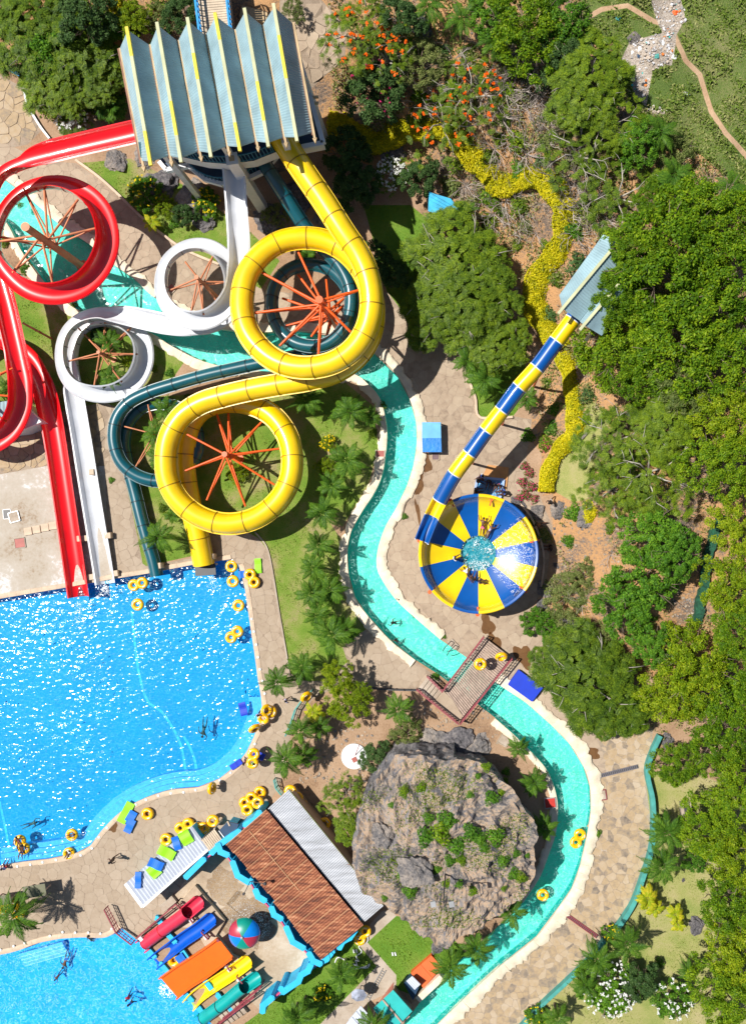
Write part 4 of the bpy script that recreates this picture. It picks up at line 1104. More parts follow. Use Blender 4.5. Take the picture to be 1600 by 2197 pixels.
for k, (x, y, w, h, rz, lab) in enumerate([(184, 1155, 1.1, .5, 4, 'pale concrete foot between red and white slides near the pool'), (237, 1149, 0.55, .6, 4, 'pale concrete foot right of the white slide near the pool'),
		(206, 1014, 0.45, 0.9, 4, 'pale concrete foot right of the white slide, mid run'), (197, 1238, 0.9, 0.35, 8, 'pale concrete foot between the slide exits at the pool edge'), (250, 1230, 0.6, 0.45, 8, 'pale concrete foot beside the white slide exit at the pool edge'),
		(347, 1213, 0.5, 0.9, 4, 'pale concrete foot beside the teal slide exit at the pool edge'), (459, 1193, 0.55, 1.0, -4, 'cream concrete foot beside the yellow slide exit')]):
	p = G(x, y)
	mb = MB(); mb.box((0, 0, h / 2 - 0.05), (w, 0.5, h)); o = mb.build('concrete_block', M['coping'], bevel=0.03); o.location = p; o.rotation_euler[2] = R(rz); tag(o, lab, 'concrete block')
mb = MB(); mb.rod(P(50, 693, 2.6), P(112, 727, 0.1), 0.09); o = mb.build('steel_stay', of_); tag(o, 'rusty steel stay leaning from the red slide to the ground', 'steel stay')
# ------------------------------------------------------------------ striped flume and bowl
BC = (1026, 1188)
BZ = 2.9
bc = P(*BC, BZ)
bowl = thing('bowl_slide', 'round bowl slide with yellow and blue wedges and a central pool', 'bowl slide', (bc.x, bc.y, 0))
RB = 128 / 25 * (1 - BZ / H)
prof = [(1.50, 1.35), (1.62, 1.42), (2.4, 1.60), (3.3, 1.88), (4.0, 2.15), (4.45, 2.42), (4.68, 2.75), (4.78, 3.15), (4.82, 3.38), (4.98, 3.42), (5.06, 3.36), (5.02, 3.15), (4.90, 2.5), (4.6, 2.0), (3.4, 1.55), (1.50, 1.15)]
k_ = RB / 5.06
prof = [(r * k_, z) for r, z in prof]
for w in range(14):
	a0 = R(90 - w * 360 / 14); a1 = R(90 - (w + 1) * 360 / 14)
	n = 6
	mb = MB(); vv = []
	for i in range(n + 1):
		a = a0 + (a1 - a0) * i / n
		for r, z in prof: vv.append((bc.x + r * math.cos(a), bc.y + r * math.sin(a), z))
	q = len(prof)
	ff = [(i * q + j, (i + 1) * q + j, (i + 1) * q + j + 1, i * q + j + 1) for i in range(n) for j in range(q - 1)]
	mb.add(vv, ff)
	o = mb.build('wedge_panel', M['gel_ylw2'] if w % 2 == 0 else M['gel_blue'], bowl, smooth=True, autosmooth=35)
	o['label'] = ('yellow' if w % 2 == 0 else 'blue') + ' wedge of the bowl'
	e = Vector((math.cos(a0), math.sin(a0), 0))
	mb = MB(); mb.beam(Vector((bc.x, bc.y, 0)) + e * (prof[-2][0] + .02) + Vector((0, 0, 1.52)), Vector((bc.x, bc.y, 0)) + e * prof[12][0] + Vector((0, 0, 2.4)), 0.06, 0.16)
	mb.build('rib', M['gel_seam_w'], bowl)
mb = MB(); mb.lathe((bc.x, bc.y, 0), [(0, 1.05), (1.52 * k_, 1.08), (1.52 * k_, 1.36)], 40); mb.build('bowl_basin', mat_plain('bowl_basin_paint', (0.02, 0.30, 0.36), 0.5), bowl, smooth=True, autosmooth=40)
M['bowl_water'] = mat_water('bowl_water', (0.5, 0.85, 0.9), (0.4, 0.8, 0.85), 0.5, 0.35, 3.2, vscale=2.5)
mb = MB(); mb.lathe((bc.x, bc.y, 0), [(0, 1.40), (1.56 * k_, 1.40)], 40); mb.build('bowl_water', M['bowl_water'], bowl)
for (a, b, rr) in ((1012, 1212, 0.75), (1038, 1214, 0.55), (1050, 1180, 0.4), (1022, 1165, 0.3)):
	p = P(a, b, 1.42); foam((p.x, p.y), rr, 1.40, 'water_foam', bowl, M['foam'], int(a), 130 if rr > .5 else 50, 0.03)
vv = []; n = 26; mb = MB()
pin = [(r, z) for r, z in prof[1:8]]
for i in range(n + 1):
	a = R(42 - 92 * i / n)
	for r, z in pin: vv.append((bc.x + r * math.cos(a), bc.y + r * math.sin(a), z + 0.02))
q = len(pin)
mb.add(vv, [(i * q + j, (i + 1) * q + j, (i + 1) * q + j + 1, i * q + j + 1) for i in range(n) for j in range(q - 1)])
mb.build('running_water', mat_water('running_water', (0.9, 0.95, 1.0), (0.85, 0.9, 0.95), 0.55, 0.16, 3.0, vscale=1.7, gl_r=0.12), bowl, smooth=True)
for (a, b, lab) in ((1054, 1070, 0), (1151, 1160, 0), (1126, 1268, 0), (1024, 1318, 0), (922, 1270, 0), (899, 1160, 0), (966, 1074, 0)):
	p = P(a, b, 2.9)
	mb = MB(); mb.rod((p.x, p.y, -0.1), (p.x, p.y, 3.0), 0.11, 0.11, 10); mb.rod((p.x, p.y, 3.0), (p.x, p.y, 3.06), 0.17, 0.17, 10)
	d = Vector((bc.x - p.x, bc.y - p.y, 0)).normalized(); mb.beam(Vector((p.x, p.y, 2.85)), Vector((p.x, p.y, 2.85)) + d * 0.6, 0.12)
	mb.build('bowl_post', M['orange_steel'], bowl, smooth=True, autosmooth=40)
fl = thing('striped_flume', 'yellow and blue banded tube flume running down to the bowl', 'water slide', P(1100, 870, 0))
FP = [(1241, 668, .112), (1228, 686, .110), (1192, 734, .104), (1153, 787, .098), (1112, 833, .092), (1077, 880, .086), (1041, 927, .080), (1008, 973, .075), (974, 1019, .070), (944, 1072, .0615), (925, 1110, .056), (904, 1162, .0515)]
path = catmull([T(*p) for p in FP], 0.25); Tn = frames(path)
def nearest(pt):
	w = min(range(len(path)), key=lambda i: (path[i].x - pt.x) ** 2 + (path[i].y - pt.y) ** 2); return w
cuts = [0] + [nearest(T(*p)) for p in FP[1:-1]] + [len(path) - 1]
for k in range(len(cuts) - 1):
	if k == len(cuts) - 2 or k == len(cuts) - 3: pr = open_prof(0.52, -92, 92, 0.04, 16, 0.05)
	else: pr = tube_prof(0.58, 18, 0.05)
	sweep_part('tube_section', path, Tn, cuts[k], cuts[k + 1], pr, [M['gel_blue'] if k % 2 == 0 else M['gel_ylw2'], M['white_paint']], fl, lip=0.012)
for (a, b, t) in ((1150, 792, .092), (1075, 885, .08), (1006, 978, .069), (950, 1065, .058)):
	e = T(a, b, t)
	z0 = tz(e.x + .2, e.y - .2)
	mb = MB(); mb.rod((e.x + 0.3, e.y - 0.2, z0 - 0.2), (e.x + 0.3, e.y - 0.2, e.z - 0.3), 0.11); mb.beam(Vector((e.x - .5, e.y - .35, e.z - .45)), Vector((e.x + .7, e.y + .1, e.z - .45)), 0.14); mb.build('flume_post', M['orange_steel'], fl, smooth=True, autosmooth=40)
pav = thing('start_pavilion', 'small start shelter with folded pale teal roof half under trees', 'shelter', G(1300, 600))
for (r0, r1, vl0, vl1, vr0, vr1) in [((1206, 662), (1326, 518), (1199, 633), (1292, 505), (1243, 688), (1352, 552)), ((1252, 697), (1376, 552), (1243, 689), (1352, 553), (1290, 720), (1405, 580))]:
	A, B = T(*r0, .142), T(*r1, .142)
	for (c, d) in ((vl0, vl1), (vr0, vr1)):
		C, D = T(*c, .130), T(*d, .130)
		for k in range(3):
			corr_sheet('roof_sheet', A.lerp(B, k / 3), A.lerp(B, (k + 1) / 3 + .01), C.lerp(D, (k + 1) / 3 + .01), C.lerp(D, k / 3), M['roof_teal'], pav, .21, .02)
	mb = MB(); dd = (A - B).normalized(); mb.beam(A + dd * 0.5, B, 0.22, 0.2); mb.build('ridge_cap', M['ridge_yellow'], pav)
for (a, b) in ((1225, 660), (1300, 540), (1275, 700), (1365, 585)):
	p = T(a, b, .125); mb = MB(); mb.beam(Vector((p.x, p.y, tz(p.x, p.y) - .2)), p, 0.2); mb.build('column', M['white_paint'], pav)
mb = MB(); mb.prism([tuple(T(a, b, .105).xy) for a, b in [(1215, 665), (1300, 545), (1370, 590), (1280, 700)]], .097 * H, .105 * H); mb.build('deck', M['wood_pale'], pav)
# ------------------------------------------------------------------ wooden bridge
br = thing('wooden_bridge', 'weathered plank bridge with maroon rails over the lazy river', 'bridge', P(1010, 1450, 0))
A0, A1, B0, B1 = P(1037, 1366, .55), P(945, 1486, .62), P(1096, 1410, .55), P(988, 1544, .62)
n = 34
for k in range(n):
	t0, t1 = k / n + .003, (k + 1) / n - .004
	mb = MB(); dz = Vector((0, 0, random.uniform(-.006, .006)))
	slab_quad(mb, A0.lerp(A1, t0) + dz, A0.lerp(A1, t1) + dz, B0.lerp(B1, t1) + dz, B0.lerp(B1, t0) + dz, 0.06)
	mb.build('plank', M['wood'], br)
mb = MB()
for t in (0.08, 0.5, 0.92):
	mb.beam(A0.lerp(B0, t) - Vector((0, 0, .16)), A1.lerp(B1, t) - Vector((0, 0, .16)), 0.14, 0.2)
mb.build('joist', M['dark_metal'], br)
C0, C1 = P(917, 1450, .35), P(896, 1477, .35)
D0, D1 = P(950, 1481, .55), P(928, 1510, .55)
for k in range(5):
	t0, t1 = k / 5 + .01, (k + 1) / 5 - .015
	mb = MB(); slab_quad(mb, C0.lerp(D0, t0), C0.lerp(D0, t1), C1.lerp(D1, t1), C1.lerp(D1, t0), 0.3); mb.build('step', M['concrete_path'], br)
mb = MB(); mb.prism([tuple(P(a, b, .55).xy) for a, b in [(950, 1481), (928, 1510), (983, 1548), (992, 1536), (970, 1500)]], -.1, .66); mb.build('landing', M['stone_plaza'], br)
def rail(root, a, b, h=0.95, gap=0.28, mat=None, name='railing', lean=0.0):
	mb = MB(); L_ = (b - a).length; k = max(2, int(L_ / gap))
	up = Vector((0, 0, h)); w = (b - a).normalized()
	mb.beam(a + up, b + up, 0.10, 0.08); mb.beam(a + up * .2, b + up * .2, 0.05, 0.05); mb.beam(a + up * .6, b + up * .6, 0.04, 0.04)
	for i in range(k + 1):
		p = a.lerp(b, i / k); mb.beam(p, p + up, 0.035 if i % 5 else 0.07)
	return mb.build(name, mat or M['maroon'], root)
rail(br, P(1037, 1364, .6), P(948, 1481, .6)); rail(br, P(1097, 1410, .6), P(987, 1549, .6)); rail(br, P(917, 1448, .4), P(950, 1481, .6)); rail(br, P(895, 1476, .4), P(984, 1549, .6))
# ------------------------------------------------------------------ play fort: walls, roofs
fort = thing('fort_wall', 'bright cyan play fort wall with bay towers around the spray deck', 'play fort', P(560, 1900, 0))
WC = [0]
def wallrun(pts, z, th=0.28, mat='cyan_wall', name='wall_panel', z0=-0.05):
	for a, b in zip(pts[:-1], pts[1:]):
		WC[0] += 1; z += .006 * (1 if WC[0] % 2 else -1) + .0007
		A = P(*a, z); B = P(*b, z)
		mb = MB(); d = (B - A).normalized()
		mb.beam(Vector((A.x, A.y, (z + z0) / 2)) - d * th * .3, Vector((B.x, B.y, (z + z0) / 2)) + d * th * .3, th, z - z0)
		if th > .3:
			for q in (A, B): mb.lathe((q.x, q.y, 0), [(th * .52, z0), (th * .52, z - .02), (0, z - .02)], 8)
		mb.build(name, M[mat], fort)
for run, z in (([(400, 1881), (436, 1845)], 2.2), ([(455, 1829), (468, 1814), (500, 1792), (512, 1785)], 2.3), ([(527, 1770), (548, 1758), (556, 1744)], 2.3)): wallrun(run, z, 0.5)
for run in ([(436, 1845), (455, 1829)], [(512, 1785), (527, 1770)]):
	wallrun(run, 1.7, 0.22); wallrun([(run[0][0] + 1, run[0][1] + 2), (run[1][0] + 1, run[1][1] + 2)], 1.95, 0.10, 'pink', 'rail', 1.75)
bays = [[(468, 1814), (473, 1828), (487, 1834)], [(500, 1852), (510, 1879), (533, 1893), (538, 1891)], [(549, 1912), (554, 1924), (567, 1932)], [(583, 1950), (588, 1963), (602, 1971)], [(615, 1992), (628, 2021), (650, 2034)], [(664, 2048), (672, 2062), (686, 2068)]]
for b in bays: wallrun(b, 2.4, 0.5)
for a, b in zip(bays[:-1], bays[1:]):
	wallrun([a[-1], b[0]], 1.9, 0.22); wallrun([(a[-1][0] - 2, a[-1][1] + 1), (b[0][0] - 2, b[0][1] + 1)], 2.0, 0.10, 'pink', 'rail', 1.6)
for run, z in (([(760, 1998), (750, 2012), (735, 2020), (728, 2033)], 2.3), ([(712, 2042), (700, 2058), (686, 2066)], 2.2), ([(666, 2072), (660, 2084), (646, 2092), (640, 2106), (608, 2128), (603, 2122)], 2.2), ([(583, 2142), (564, 2158), (563, 2170)], 2.2)): wallrun(run, z, 0.5)
for run in ([(728, 2033), (712, 2042)], [(686, 2066), (666, 2080)], [(603, 2130), (583, 2146)]):
	wallrun(run, 1.7, 0.22); wallrun([(run[0][0] - 1, run[0][1] - 1), (run[1][0] - 1, run[1][1] - 1)], 1.95, 0.12, 'pink', 'rail', 1.72)
def mat_rust(name, stops, scale=0.9, stretch=(1, 4), ang=0.0, fine=6):
	m, nt, b, N, L = newmat(name)
	tc = N('ShaderNodeTexCoord'); mp = N('ShaderNodeMapping'); mp.inputs['Rotation'].default_value = (0, 0, ang); mp.inputs['Scale'].default_value = (stretch[0], stretch[1], 1)
	geo = N('ShaderNodeNewGeometry'); L(geo.outputs['Position'], mp.inputs[0])
	no = N('ShaderNodeTexNoise'); no.inputs['Scale'].default_value = scale; no.inputs['Detail'].default_value = 7; no.inputs['Roughness'].default_value = 0.65
	L(mp.outputs[0], no.inputs[0]); r = ramp(nt, stops); L(no.outputs[0], r.inputs[0]); L(r.outputs[0], b.inputs['Base Color']); b.inputs['Roughness'].default_value = 0.75
	return m
RA = -math.atan2(-(572 - 487) * 0 + (1811 - 1737), 572 - 487)
M['rust_roof'] = mat_rust('rusted_roof_sheet', [(0.34, (0.09, 0.028, 0.014)), (0.46, (0.20, 0.06, 0.027)), (0.56, (0.31, 0.105, 0.045)), (0.68, (0.50, 0.24, 0.13))], 0.7, (1.1, 5), -R(41))
M['grey_roof'] = mat_rust('grey_roof_sheet', [(0.30, (0.24, 0.07, 0.03)), (0.34, (0.30, 0.31, 0.33)), (0.5, (0.42, 0.44, 0.48)), (0.7, (0.54, 0.56, 0.60))], 0.45, (0.7, 5), -R(41))
M['white_roof'] = mat_plain('white_roof_sheet', (0.50, 0.54, 0.63), 0.5, var=0.06)
M['batten'] = mat_plain('sunbleached_lap', (0.46, 0.25, 0.13), 0.8, var=0.2)
rust = thing('rusty_roofed_building', 'long building with rusted brown corrugated roof beside the play fort', 'building', P(640, 1900, 0))
W_, N_, E_, S_ = P(487, 1811, 2.4), P(572, 1737, 2.75), P(779, 1983, 2.75), P(689, 2057, 2.4)
nrow = 14
for k in range(nrow):
	t0, t1 = k / nrow + .0, (k + 1) / nrow + .004
	a, b = W_.lerp(S_, t0), W_.lerp(S_, t1); d, c = N_.lerp(E_, t0), N_.lerp(E_, t1)
	jag = Vector((math.cos(R(221)), math.sin(R(221)), 0)) * random.uniform(-.1, .1)
	a, b = a + jag, b + jag
	m0 = 0.0
	for h0, h1, dz in ((0.0, 0.5, 0.0), (0.49, 1.0, 0.03)):
		u = Vector((0, 0, dz + 0.012 * (k % 2)))
		corr_sheet('roof_sheet', a.lerp(d, h0) + u, b.lerp(c, h0) + u, b.lerp(c, h1) + u, a.lerp(d, h1) + u, M['rust_roof'], rust, 0.2, 0.028)
	mb = MB(); u = Vector((0, 0, 0.075)); mb.beam(a + u, d.lerp(a, random.choice([0, 0, 0, .04])) + u, random.uniform(.04, .075), 0.02); mb.build('sheet_lap', M['batten'], rust)
mb = MB(); u = Vector((0, 0, 0.09)); mb.beam(W_.lerp(N_, .5) + u + (S_ - W_) * 0.03, W_.lerp(N_, .5).lerp(S_.lerp(E_, .5), .55) + u, 0.06, 0.02); mb.build('sheet_lap', M['batten'], rust)
mb = MB()
iw = lambda p, k: P(640, 1900, 0).lerp(Vector((p.x, p.y, 0)), k)
mb.prism([tuple(iw(p, .93).xy) for p in (W_, N_, E_, S_)], -0.1, 2.25); mb.build('wall', M['navy_deck'], rust)
grey = thing('grey_roofed_shed', 'narrow shed with streaked grey corrugated roof between rust roof and rock', 'shed', P(690, 1850, 0))
gN0, gN1, gE1, gE0 = P(575, 1735, 2.45), P(619, 1694, 2.1), P(821, 1942, 2.1), P(780, 1977, 2.45)
nr = 9
for k in range(nr):
	t0, t1 = k / nr, (k + 1) / nr + .006
	u = Vector((0, 0, 0.014 * (k % 2)))
	corr_sheet('roof_sheet', gN0.lerp(gE0, t0) + u, gN0.lerp(gE0, t1) + u, gN1.lerp(gE1, t1) + u, gN1.lerp(gE1, t0) + u, M['grey_roof'], grey, 0.16, 0.022)
mb = MB(); mb.beam(gN1 - Vector((0, 0, .08)), gE1 - Vector((0, 0, .08)), 0.06, 0.14); mb.build('fascia', M['lawn_dry'], grey)
mb = MB()
gc = (gN0 + gN1 + gE0 + gE1) / 4
mb.prism([tuple((Vector((p.x, p.y)) * .93 + Vector((gc.x, gc.y)) * .07)) for p in (gN0, gN1, gE1, gE0)], -0.1, 1.95); mb.build('wall', M['concrete_tan'], grey)
wh = thing('white_roofed_kiosk', 'low kiosk with white ribbed roof and foam mats lying on top', 'kiosk', P(360, 1860, 0))
w0, w1, w2, w3 = P(270, 1895, 2.0), P(411, 1773, 2.0), P(447, 1822, 2.15), P(307, 1945, 2.15)
nr = 6
for k in range(nr):
	t0, t1 = k / nr, (k + 1) / nr + .006
	u = Vector((0, 0, 0.012 * (k % 2)))
	corr_sheet('roof_sheet', w0.lerp(w1, t0) + u, w0.lerp(w1, t1) + u, w3.lerp(w2, t1) + u, w3.lerp(w2, t0) + u, M['white_roof'], wh, 0.28, 0.055)
mb = MB(); mb.beam(w3 + Vector((0, 0, .06)), w0 + Vector((0, 0, .06)), 0.3, 0.03); mb.beam(w3 + Vector((0, 0, .06)), w2 + Vector((0, 0, .06)), 0.22, 0.03); mb.build('roof_edge', M['white_paint'], wh)
mb = MB(); gc = (w0 + w1 + w2 + w3) / 4
mb.prism([tuple((Vector((p.x, p.y)) * .93 + Vector((gc.x, gc.y)) * .07)) for p in (w0, w1, w2, w3)], -0.1, 1.8); mb.build('wall', M['cyan_wall'], wh)
pc = thing('slatted_awning', 'small awning of pale wooden boards next to the white roof', 'awning', P(455, 1805, 0))
s0, s1, s2, s3 = P(433, 1803, 2.3), P(460, 1778, 2.3), P(477, 1801, 2.3), P(449, 1826, 2.3)
for k in range(8):
	t0, t1 = k / 8 + .012, (k + 1) / 8 - .012
	mb = MB(); slab_quad(mb, s0.lerp(s1, t0), s0.lerp(s1, t1), s3.lerp(s2, t1), s3.lerp(s2, t0), 0.05); mb.build('board', M['wood_pale'], pc)
for p in (s0, s1): mb = MB(); mb.beam(Vector((p.x, p.y, 0)), p, .1); mb.build('post', M['wood_pale'], pc)
tk = thing('ticket_booth', 'small dark roofed booth wedged against the cyan wall', 'booth', P(485, 1775, 0))
q = [P(a, b, 2.0) for a, b in [(470, 1782), (488, 1763), (512, 1768), (508, 1780), (482, 1797)]]
mb = MB(); mb.prism([tuple(p.xy) for p in q], 1.9, 2.0); mb.build('roof', M['navy_deck'], tk)
mb = MB(); mb.prism([tuple(p.xy) for p in [P(475, 1783, 1.8), P(488, 1768, 1.8), P(504, 1772, 1.8), P(483, 1793, 1.8)]], -.05, 1.9); mb.build('wall', M['cyan_wall'], tk)
mb = MB(); mb.beam(q[0] + Vector((0, 0, .05)), q[4] + Vector((0, 0, .05)), .1, .06); mb.build('trim', M['white_paint'], tk)
mb = MB(); mb.beam(P(488, 1762, 2.05), P(493, 1772, 2.05), .12, .05); mb.build('board', M['wood_pale'], tk)
def foam_mat(px, py, L_, W2, rz, z, mat, label, th=0.06, grp='foam riding mats'):
	p = P(px, py, z)
	mb = MB(); n = 8; vv = []; ff = []
	for i in range(n + 1):
		x = -L_ / 2 + L_ * i / n; dz = 0.03 * math.sin(i * 1.1 + px)
		for y, zz in ((-W2 / 2, 0), (W2 / 2, 0), (W2 / 2, th), (-W2 / 2, th)): vv.append((x, y, zz + dz))
	for i in range(n):
		a = i * 4
		ff += [(a + 3, a + 7, a + 6, a + 2), (a, a + 1, a + 5, a + 4), (a, a + 4, a + 7, a + 3), (a + 1, a + 2, a + 6, a + 5)]
	ff += [(0, 3, 2, 1), (n * 4, n * 4 + 1, n * 4 + 2, n * 4 + 3)]
	mb.add(vv, ff); o = mb.build('foam_mat', M[mat]); o.location = p; o.rotation_euler[2] = R(rz)
	tag(o, label, 'foam mat', grp)
for a in [(271, 1743, 1.9, 0.75, 62, .10, 'mat_green', 'long lime green foam mat at the edge of the curved pool steps'),
		  (281, 1754, 1.25, 0.7, 60, .12, 'mat_blue', 'blue foam mat overlapping the lime mat on the pool deck'), (279, 1772, 1.2, 0.65, 65, .18, 'mat_blue', 'second blue foam mat, further down the deck from the lime mat'),
		  (399, 1797, 1.15, 0.95, -60, 2.20, 'mat_green', 'lime green foam mat at the upper right end of the white roof'), (379, 1809, 1.15, 0.6, -72, 2.18, 'mat_blue', 'blue foam mat between two lime mats on the white roof'),
		  (358, 1829, 1.45, 0.85, -28, 2.22, 'mat_green', 'lime green foam mat across the middle of the white roof'), (331, 1869, 1.05, 0.9, -48, 2.20, 'mat_green', 'lime green mat mostly under a blue mat on the white roof'),
		  (335, 1854, 1.25, 0.75, -24, 2.30, 'mat_blue', 'blue foam mat lying over a lime mat on the white roof'), (297, 1888, 1.35, 0.5, 88, 2.22, 'mat_blue', 'narrow blue foam mat at the lower end of the white roof'),
		  (554, 1214, 1.25, 0.55, -86, .10, 'mat_green', 'lime green foam mat on the deck beside the upper right pool corner'), (521, 1232, 0.75, 0.6, 5, .12, 'mat_blue', 'blue foam mat under the double tube at the pool edge'),
		  (522, 1521, 1.15, 0.62, -76, -.08, 'mat_deep', 'deep blue foam mat floating at the right side of the big pool'), (507, 1640, 1.1, 0.5, 35, .12, 'mat_deep', 'crumpled deep blue mat on the pool rim by the carried double tube'),
		  (556, 1620, 1.0, 0.6, -30, .5, 'mat_deep', 'deep blue mat held on the right of the carried double tube')]: foam_mat(*a)
plat = thing('play_platform', 'beige concrete start platform of the small slides', 'platform', P(450, 1990, 0))
PZ = .4
mb = MB(); mb.prism([tuple(P(a, b, PZ).xy) for a, b in [(386, 1937), (419, 1900), (483, 1976), (463, 2008), (500, 2052), (520, 2060), (560, 2112), (540, 2135), (500, 2100), (440, 2030)]], -.05, PZ); mb.build('deck', M['concrete_tan'], plat)
mb = MB()
for k in range(5):
	t = k / 5; z = .06 + .3 * t
	a, b, c, d = [P(x + 27 * t, y - 22 * t, z) for x, y in ((352, 1957), (341, 1944), (346.5, 1939), (357.5, 1952.5))]
	mb = MB(); mb.prism([tuple(p.xy) for p in (a, b, c, d)], -.05, z); mb.build('step', M['concrete_path'], plat)
for k in range(5):
	t = k / 5
	cx, cy = 520 - 45 * t, 2160 + 30 * t
	z = .4 - .3 * t; q = [P(cx + x, cy + y, z) for x, y in ((-10, -12), (10, 12), (3, 17), (-17, -7))]
	mb = MB(); mb.prism([tuple(p.xy) for p in q], -.05, z); mb.build('step', M['concrete_path'], plat)
def kslide(name, label, pts, prof, mat, seam, open_prof_=None, nopen=0, lip=0.02):
	root = thing(name, label, 'small slide', P(*pts[-1][:2], 0), group='small slides into the small pool')
	path = catmull([P(p[0], p[1], .12 + p[2] * .5) for p in pts], 0.22); Tn = frames(path)
	n = len(path); cuts = [0, nopen or n // 3, n * 2 // 3, n - 1]
	if nopen: cuts = [0, nopen, (nopen + n) // 2, n - 4, n - 1]
	for k in range(len(cuts) - 1):
		pr = open_prof_ if (nopen and k in (0, 3)) or not nopen else prof
		sweep_part('slide_section', path, Tn, cuts[k], cuts[k + 1], pr, [M[mat], M[seam]], root, lip=lip if k < len(cuts) - 2 else None)
	return root, path
M['gel_rose'] = mat_plain('gelcoat_rose_red', (0.62, 0.03, 0.07), 0.35, var=0.08, coat=0.5)
M['gel_orange'] = mat_plain('gelcoat_orange', (0.92, 0.13, 0.0), 0.4, var=0.05, coat=0.4)
M['gel_kblue'] = mat_plain('gelcoat_mid_blue', (0.0, 0.09, 0.52), 0.35, var=0.08, coat=0.5)
M['gel_kteal'] = mat_plain('gelcoat_sea_green', (0.0, 0.34, 0.32), 0.35, var=0.08, coat=0.5)
op = open_prof(0.52, -96, 96, .05, 14, .06)
kslide('small_slide', 'small red half tube slide, nearest the white ribbed roof', [(428, 1934, 2.1), (415, 1945, 2.0), (390, 1966, 1.7), (368, 1982, 1.3), (338, 2004, .8), (312, 2024, .35), (300, 2034, .1)], tube_prof(.52, 18, .03), 'gel_rose', 'gel_seam_r', op, 7)
kslide('small_slide', 'small open blue slide with a wavy trough', [(454, 1971, 2.1), (442, 1981, 2.0), (420, 1998, 1.7), (393, 2016, 1.3), (366, 2037, .9), (345, 2053, .5), (325, 2071, .12)], None, 'gel_kblue', 'gel_kblue', op)
kslide('small_slide', 'small open yellow slide, right of the wide orange slide', [(531, 2062, 2.1), (519, 2072, 2.0), (492, 2091, 1.7), (464, 2109, 1.3), (440, 2125, .9), (420, 2141, .5), (403, 2160, .12)], None, 'gel_ylw2', 'gel_ylw2', op)
kslide('small_slide', 'small sea green half tube slide, lowest in the row', [(552, 2097, 2.1), (536, 2108, 2.0), (512, 2126, 1.7), (486, 2148, 1.3), (458, 2169, .8), (440, 2182, .35), (426, 2194, .1)], tube_prof(.52, 18, .03), 'gel_kteal', 'gel_seam_t', op, 7)
orr = thing('small_slide', 'wide flat orange slide in the middle of the row', 'small slide', P(420, 2080, 0), group='small slides into the small pool')
cl = [(468, 2012, 2.0), (444, 2030, 1.75), (408, 2054, 1.2), (378, 2073, .7), (344, 2097, .2)]; cr = [(500, 2053, 2.0), (478, 2070, 1.75), (446, 2094, 1.2), (414, 2114, .7), (381, 2140, .2)]
Lp, Rp = [catmull([P(p[0], p[1], .1 + p[2] * .5) for p in c_], .3) for c_ in (cl, cr)]; nn_ = min(len(Lp), len(Rp))
mb = MB()
for i in range(nn_ - 1): slab_quad(mb, Lp[i], Lp[i + 1], Rp[i + 1], Rp[i], .05)
mb.build('slide_bed', M['gel_orange'], orr)
for S_l in (Lp, Rp):
	mb = MB()
	for i in range(nn_ - 1): mb.beam(S_l[i] + Vector((0, 0, .12)), S_l[i + 1] + Vector((0, 0, .12)), .13, .34)
	mb.build('side_wall', M['gel_orange'], orr)
mb = MB(); mb.beam(Lp[0] + Vector((0, 0, .15)), Lp[0].lerp(Rp[0], .12) + Vector((0, 0, .15)), .2, .3); mb.build('start_bar', M['maroon'], orr)
foam(tuple(P(358, 2124, 0).xy), .75, -.1, 'water_foam', orr, M['foam'], 3, 140, .07)
sup = thing('slide_trestle', 'cyan beams and maroon rails carrying the small slides', 'slide frame', P(400, 2050, 0))
for (a, b, c, d, z) in ((336, 1968, 350, 1984, 1.0), (361, 2004, 378, 2022, .9), (317, 2035, 334, 2054, .5), (390, 2038, 404, 2058, .9), (345, 2066, 362, 2086, .5), (440, 2102, 455, 2122, .8), (398, 2130, 414, 2148, .4), (466, 2132, 482, 2152, .8), (426, 2160, 438, 2176, .4), (492, 2160, 504, 2174, .7)):
	mb = MB(); z *= .3; A = P(a, b, z); B = P(c, d, z); mb.beam(A, B, .42, .2); mb.beam(Vector((A.x, A.y, -.6)), A, .2); mb.beam(Vector((B.x, B.y, -.6)), B, .2); mb.build('beam', M['cyan_wall'], sup)
for (a, b, c, d, e, f) in ((292, 2014, .7, 378, 1940, 1.9), (378, 1940, 1.9, 386, 1950, 1.9), (478, 2186, .7, 560, 2118, 1.9), (440, 2220, .7, 545, 2140, 1.9), (402, 1965, 1.8, 414, 1980, 1.8), (432, 2000, 1.8, 447, 2016, 1.8), (485, 2070, 1.8, 494, 2084, 1.8), (508, 2095, 1.8, 520, 2110, 1.8)):
	mb = MB(); A = P(a, b, c * .6); B = P(d, e, f * .6); mb.beam(A, B, .10); mb.beam(A - Vector((0, 0, .35)), B - Vector((0, 0, .35)), .07)
	k = max(1, int((B - A).length / 1.2))
	for i in range(k + 1): p = A.lerp(B, i / k); mb.beam(Vector((p.x, p.y, max(-.3, p.z - 1.2))), p, .07)
	mb.build('rail', M['maroon'], sup)
for (a, b) in ((409, 1972), (440, 2008), (490, 2077), (513, 2102), (305, 2016)):
	p = P(a, b, .55); mb = MB(); mb.box(p, (.3, .6, .2), R(40)); mb.build('pad', M['white_paint'], sup)
rl = thing('pool_gate_rail', 'maroon slatted rail from the deck into the small pool', 'railing', P(262, 1985, 0))
rail(rl, P(233, 1943, .3), P(258, 1992, .2), 0.8, 0.3); rail(rl, P(258, 1992, .2), P(290, 2017, .3), 0.8, 0.3)
ball = thing('spray_mushroom', 'domed umbrella fountain in red, blue and green wedges', 'fountain', P(521, 2009, 0))
bp_ = P(521, 2009, 2.3)
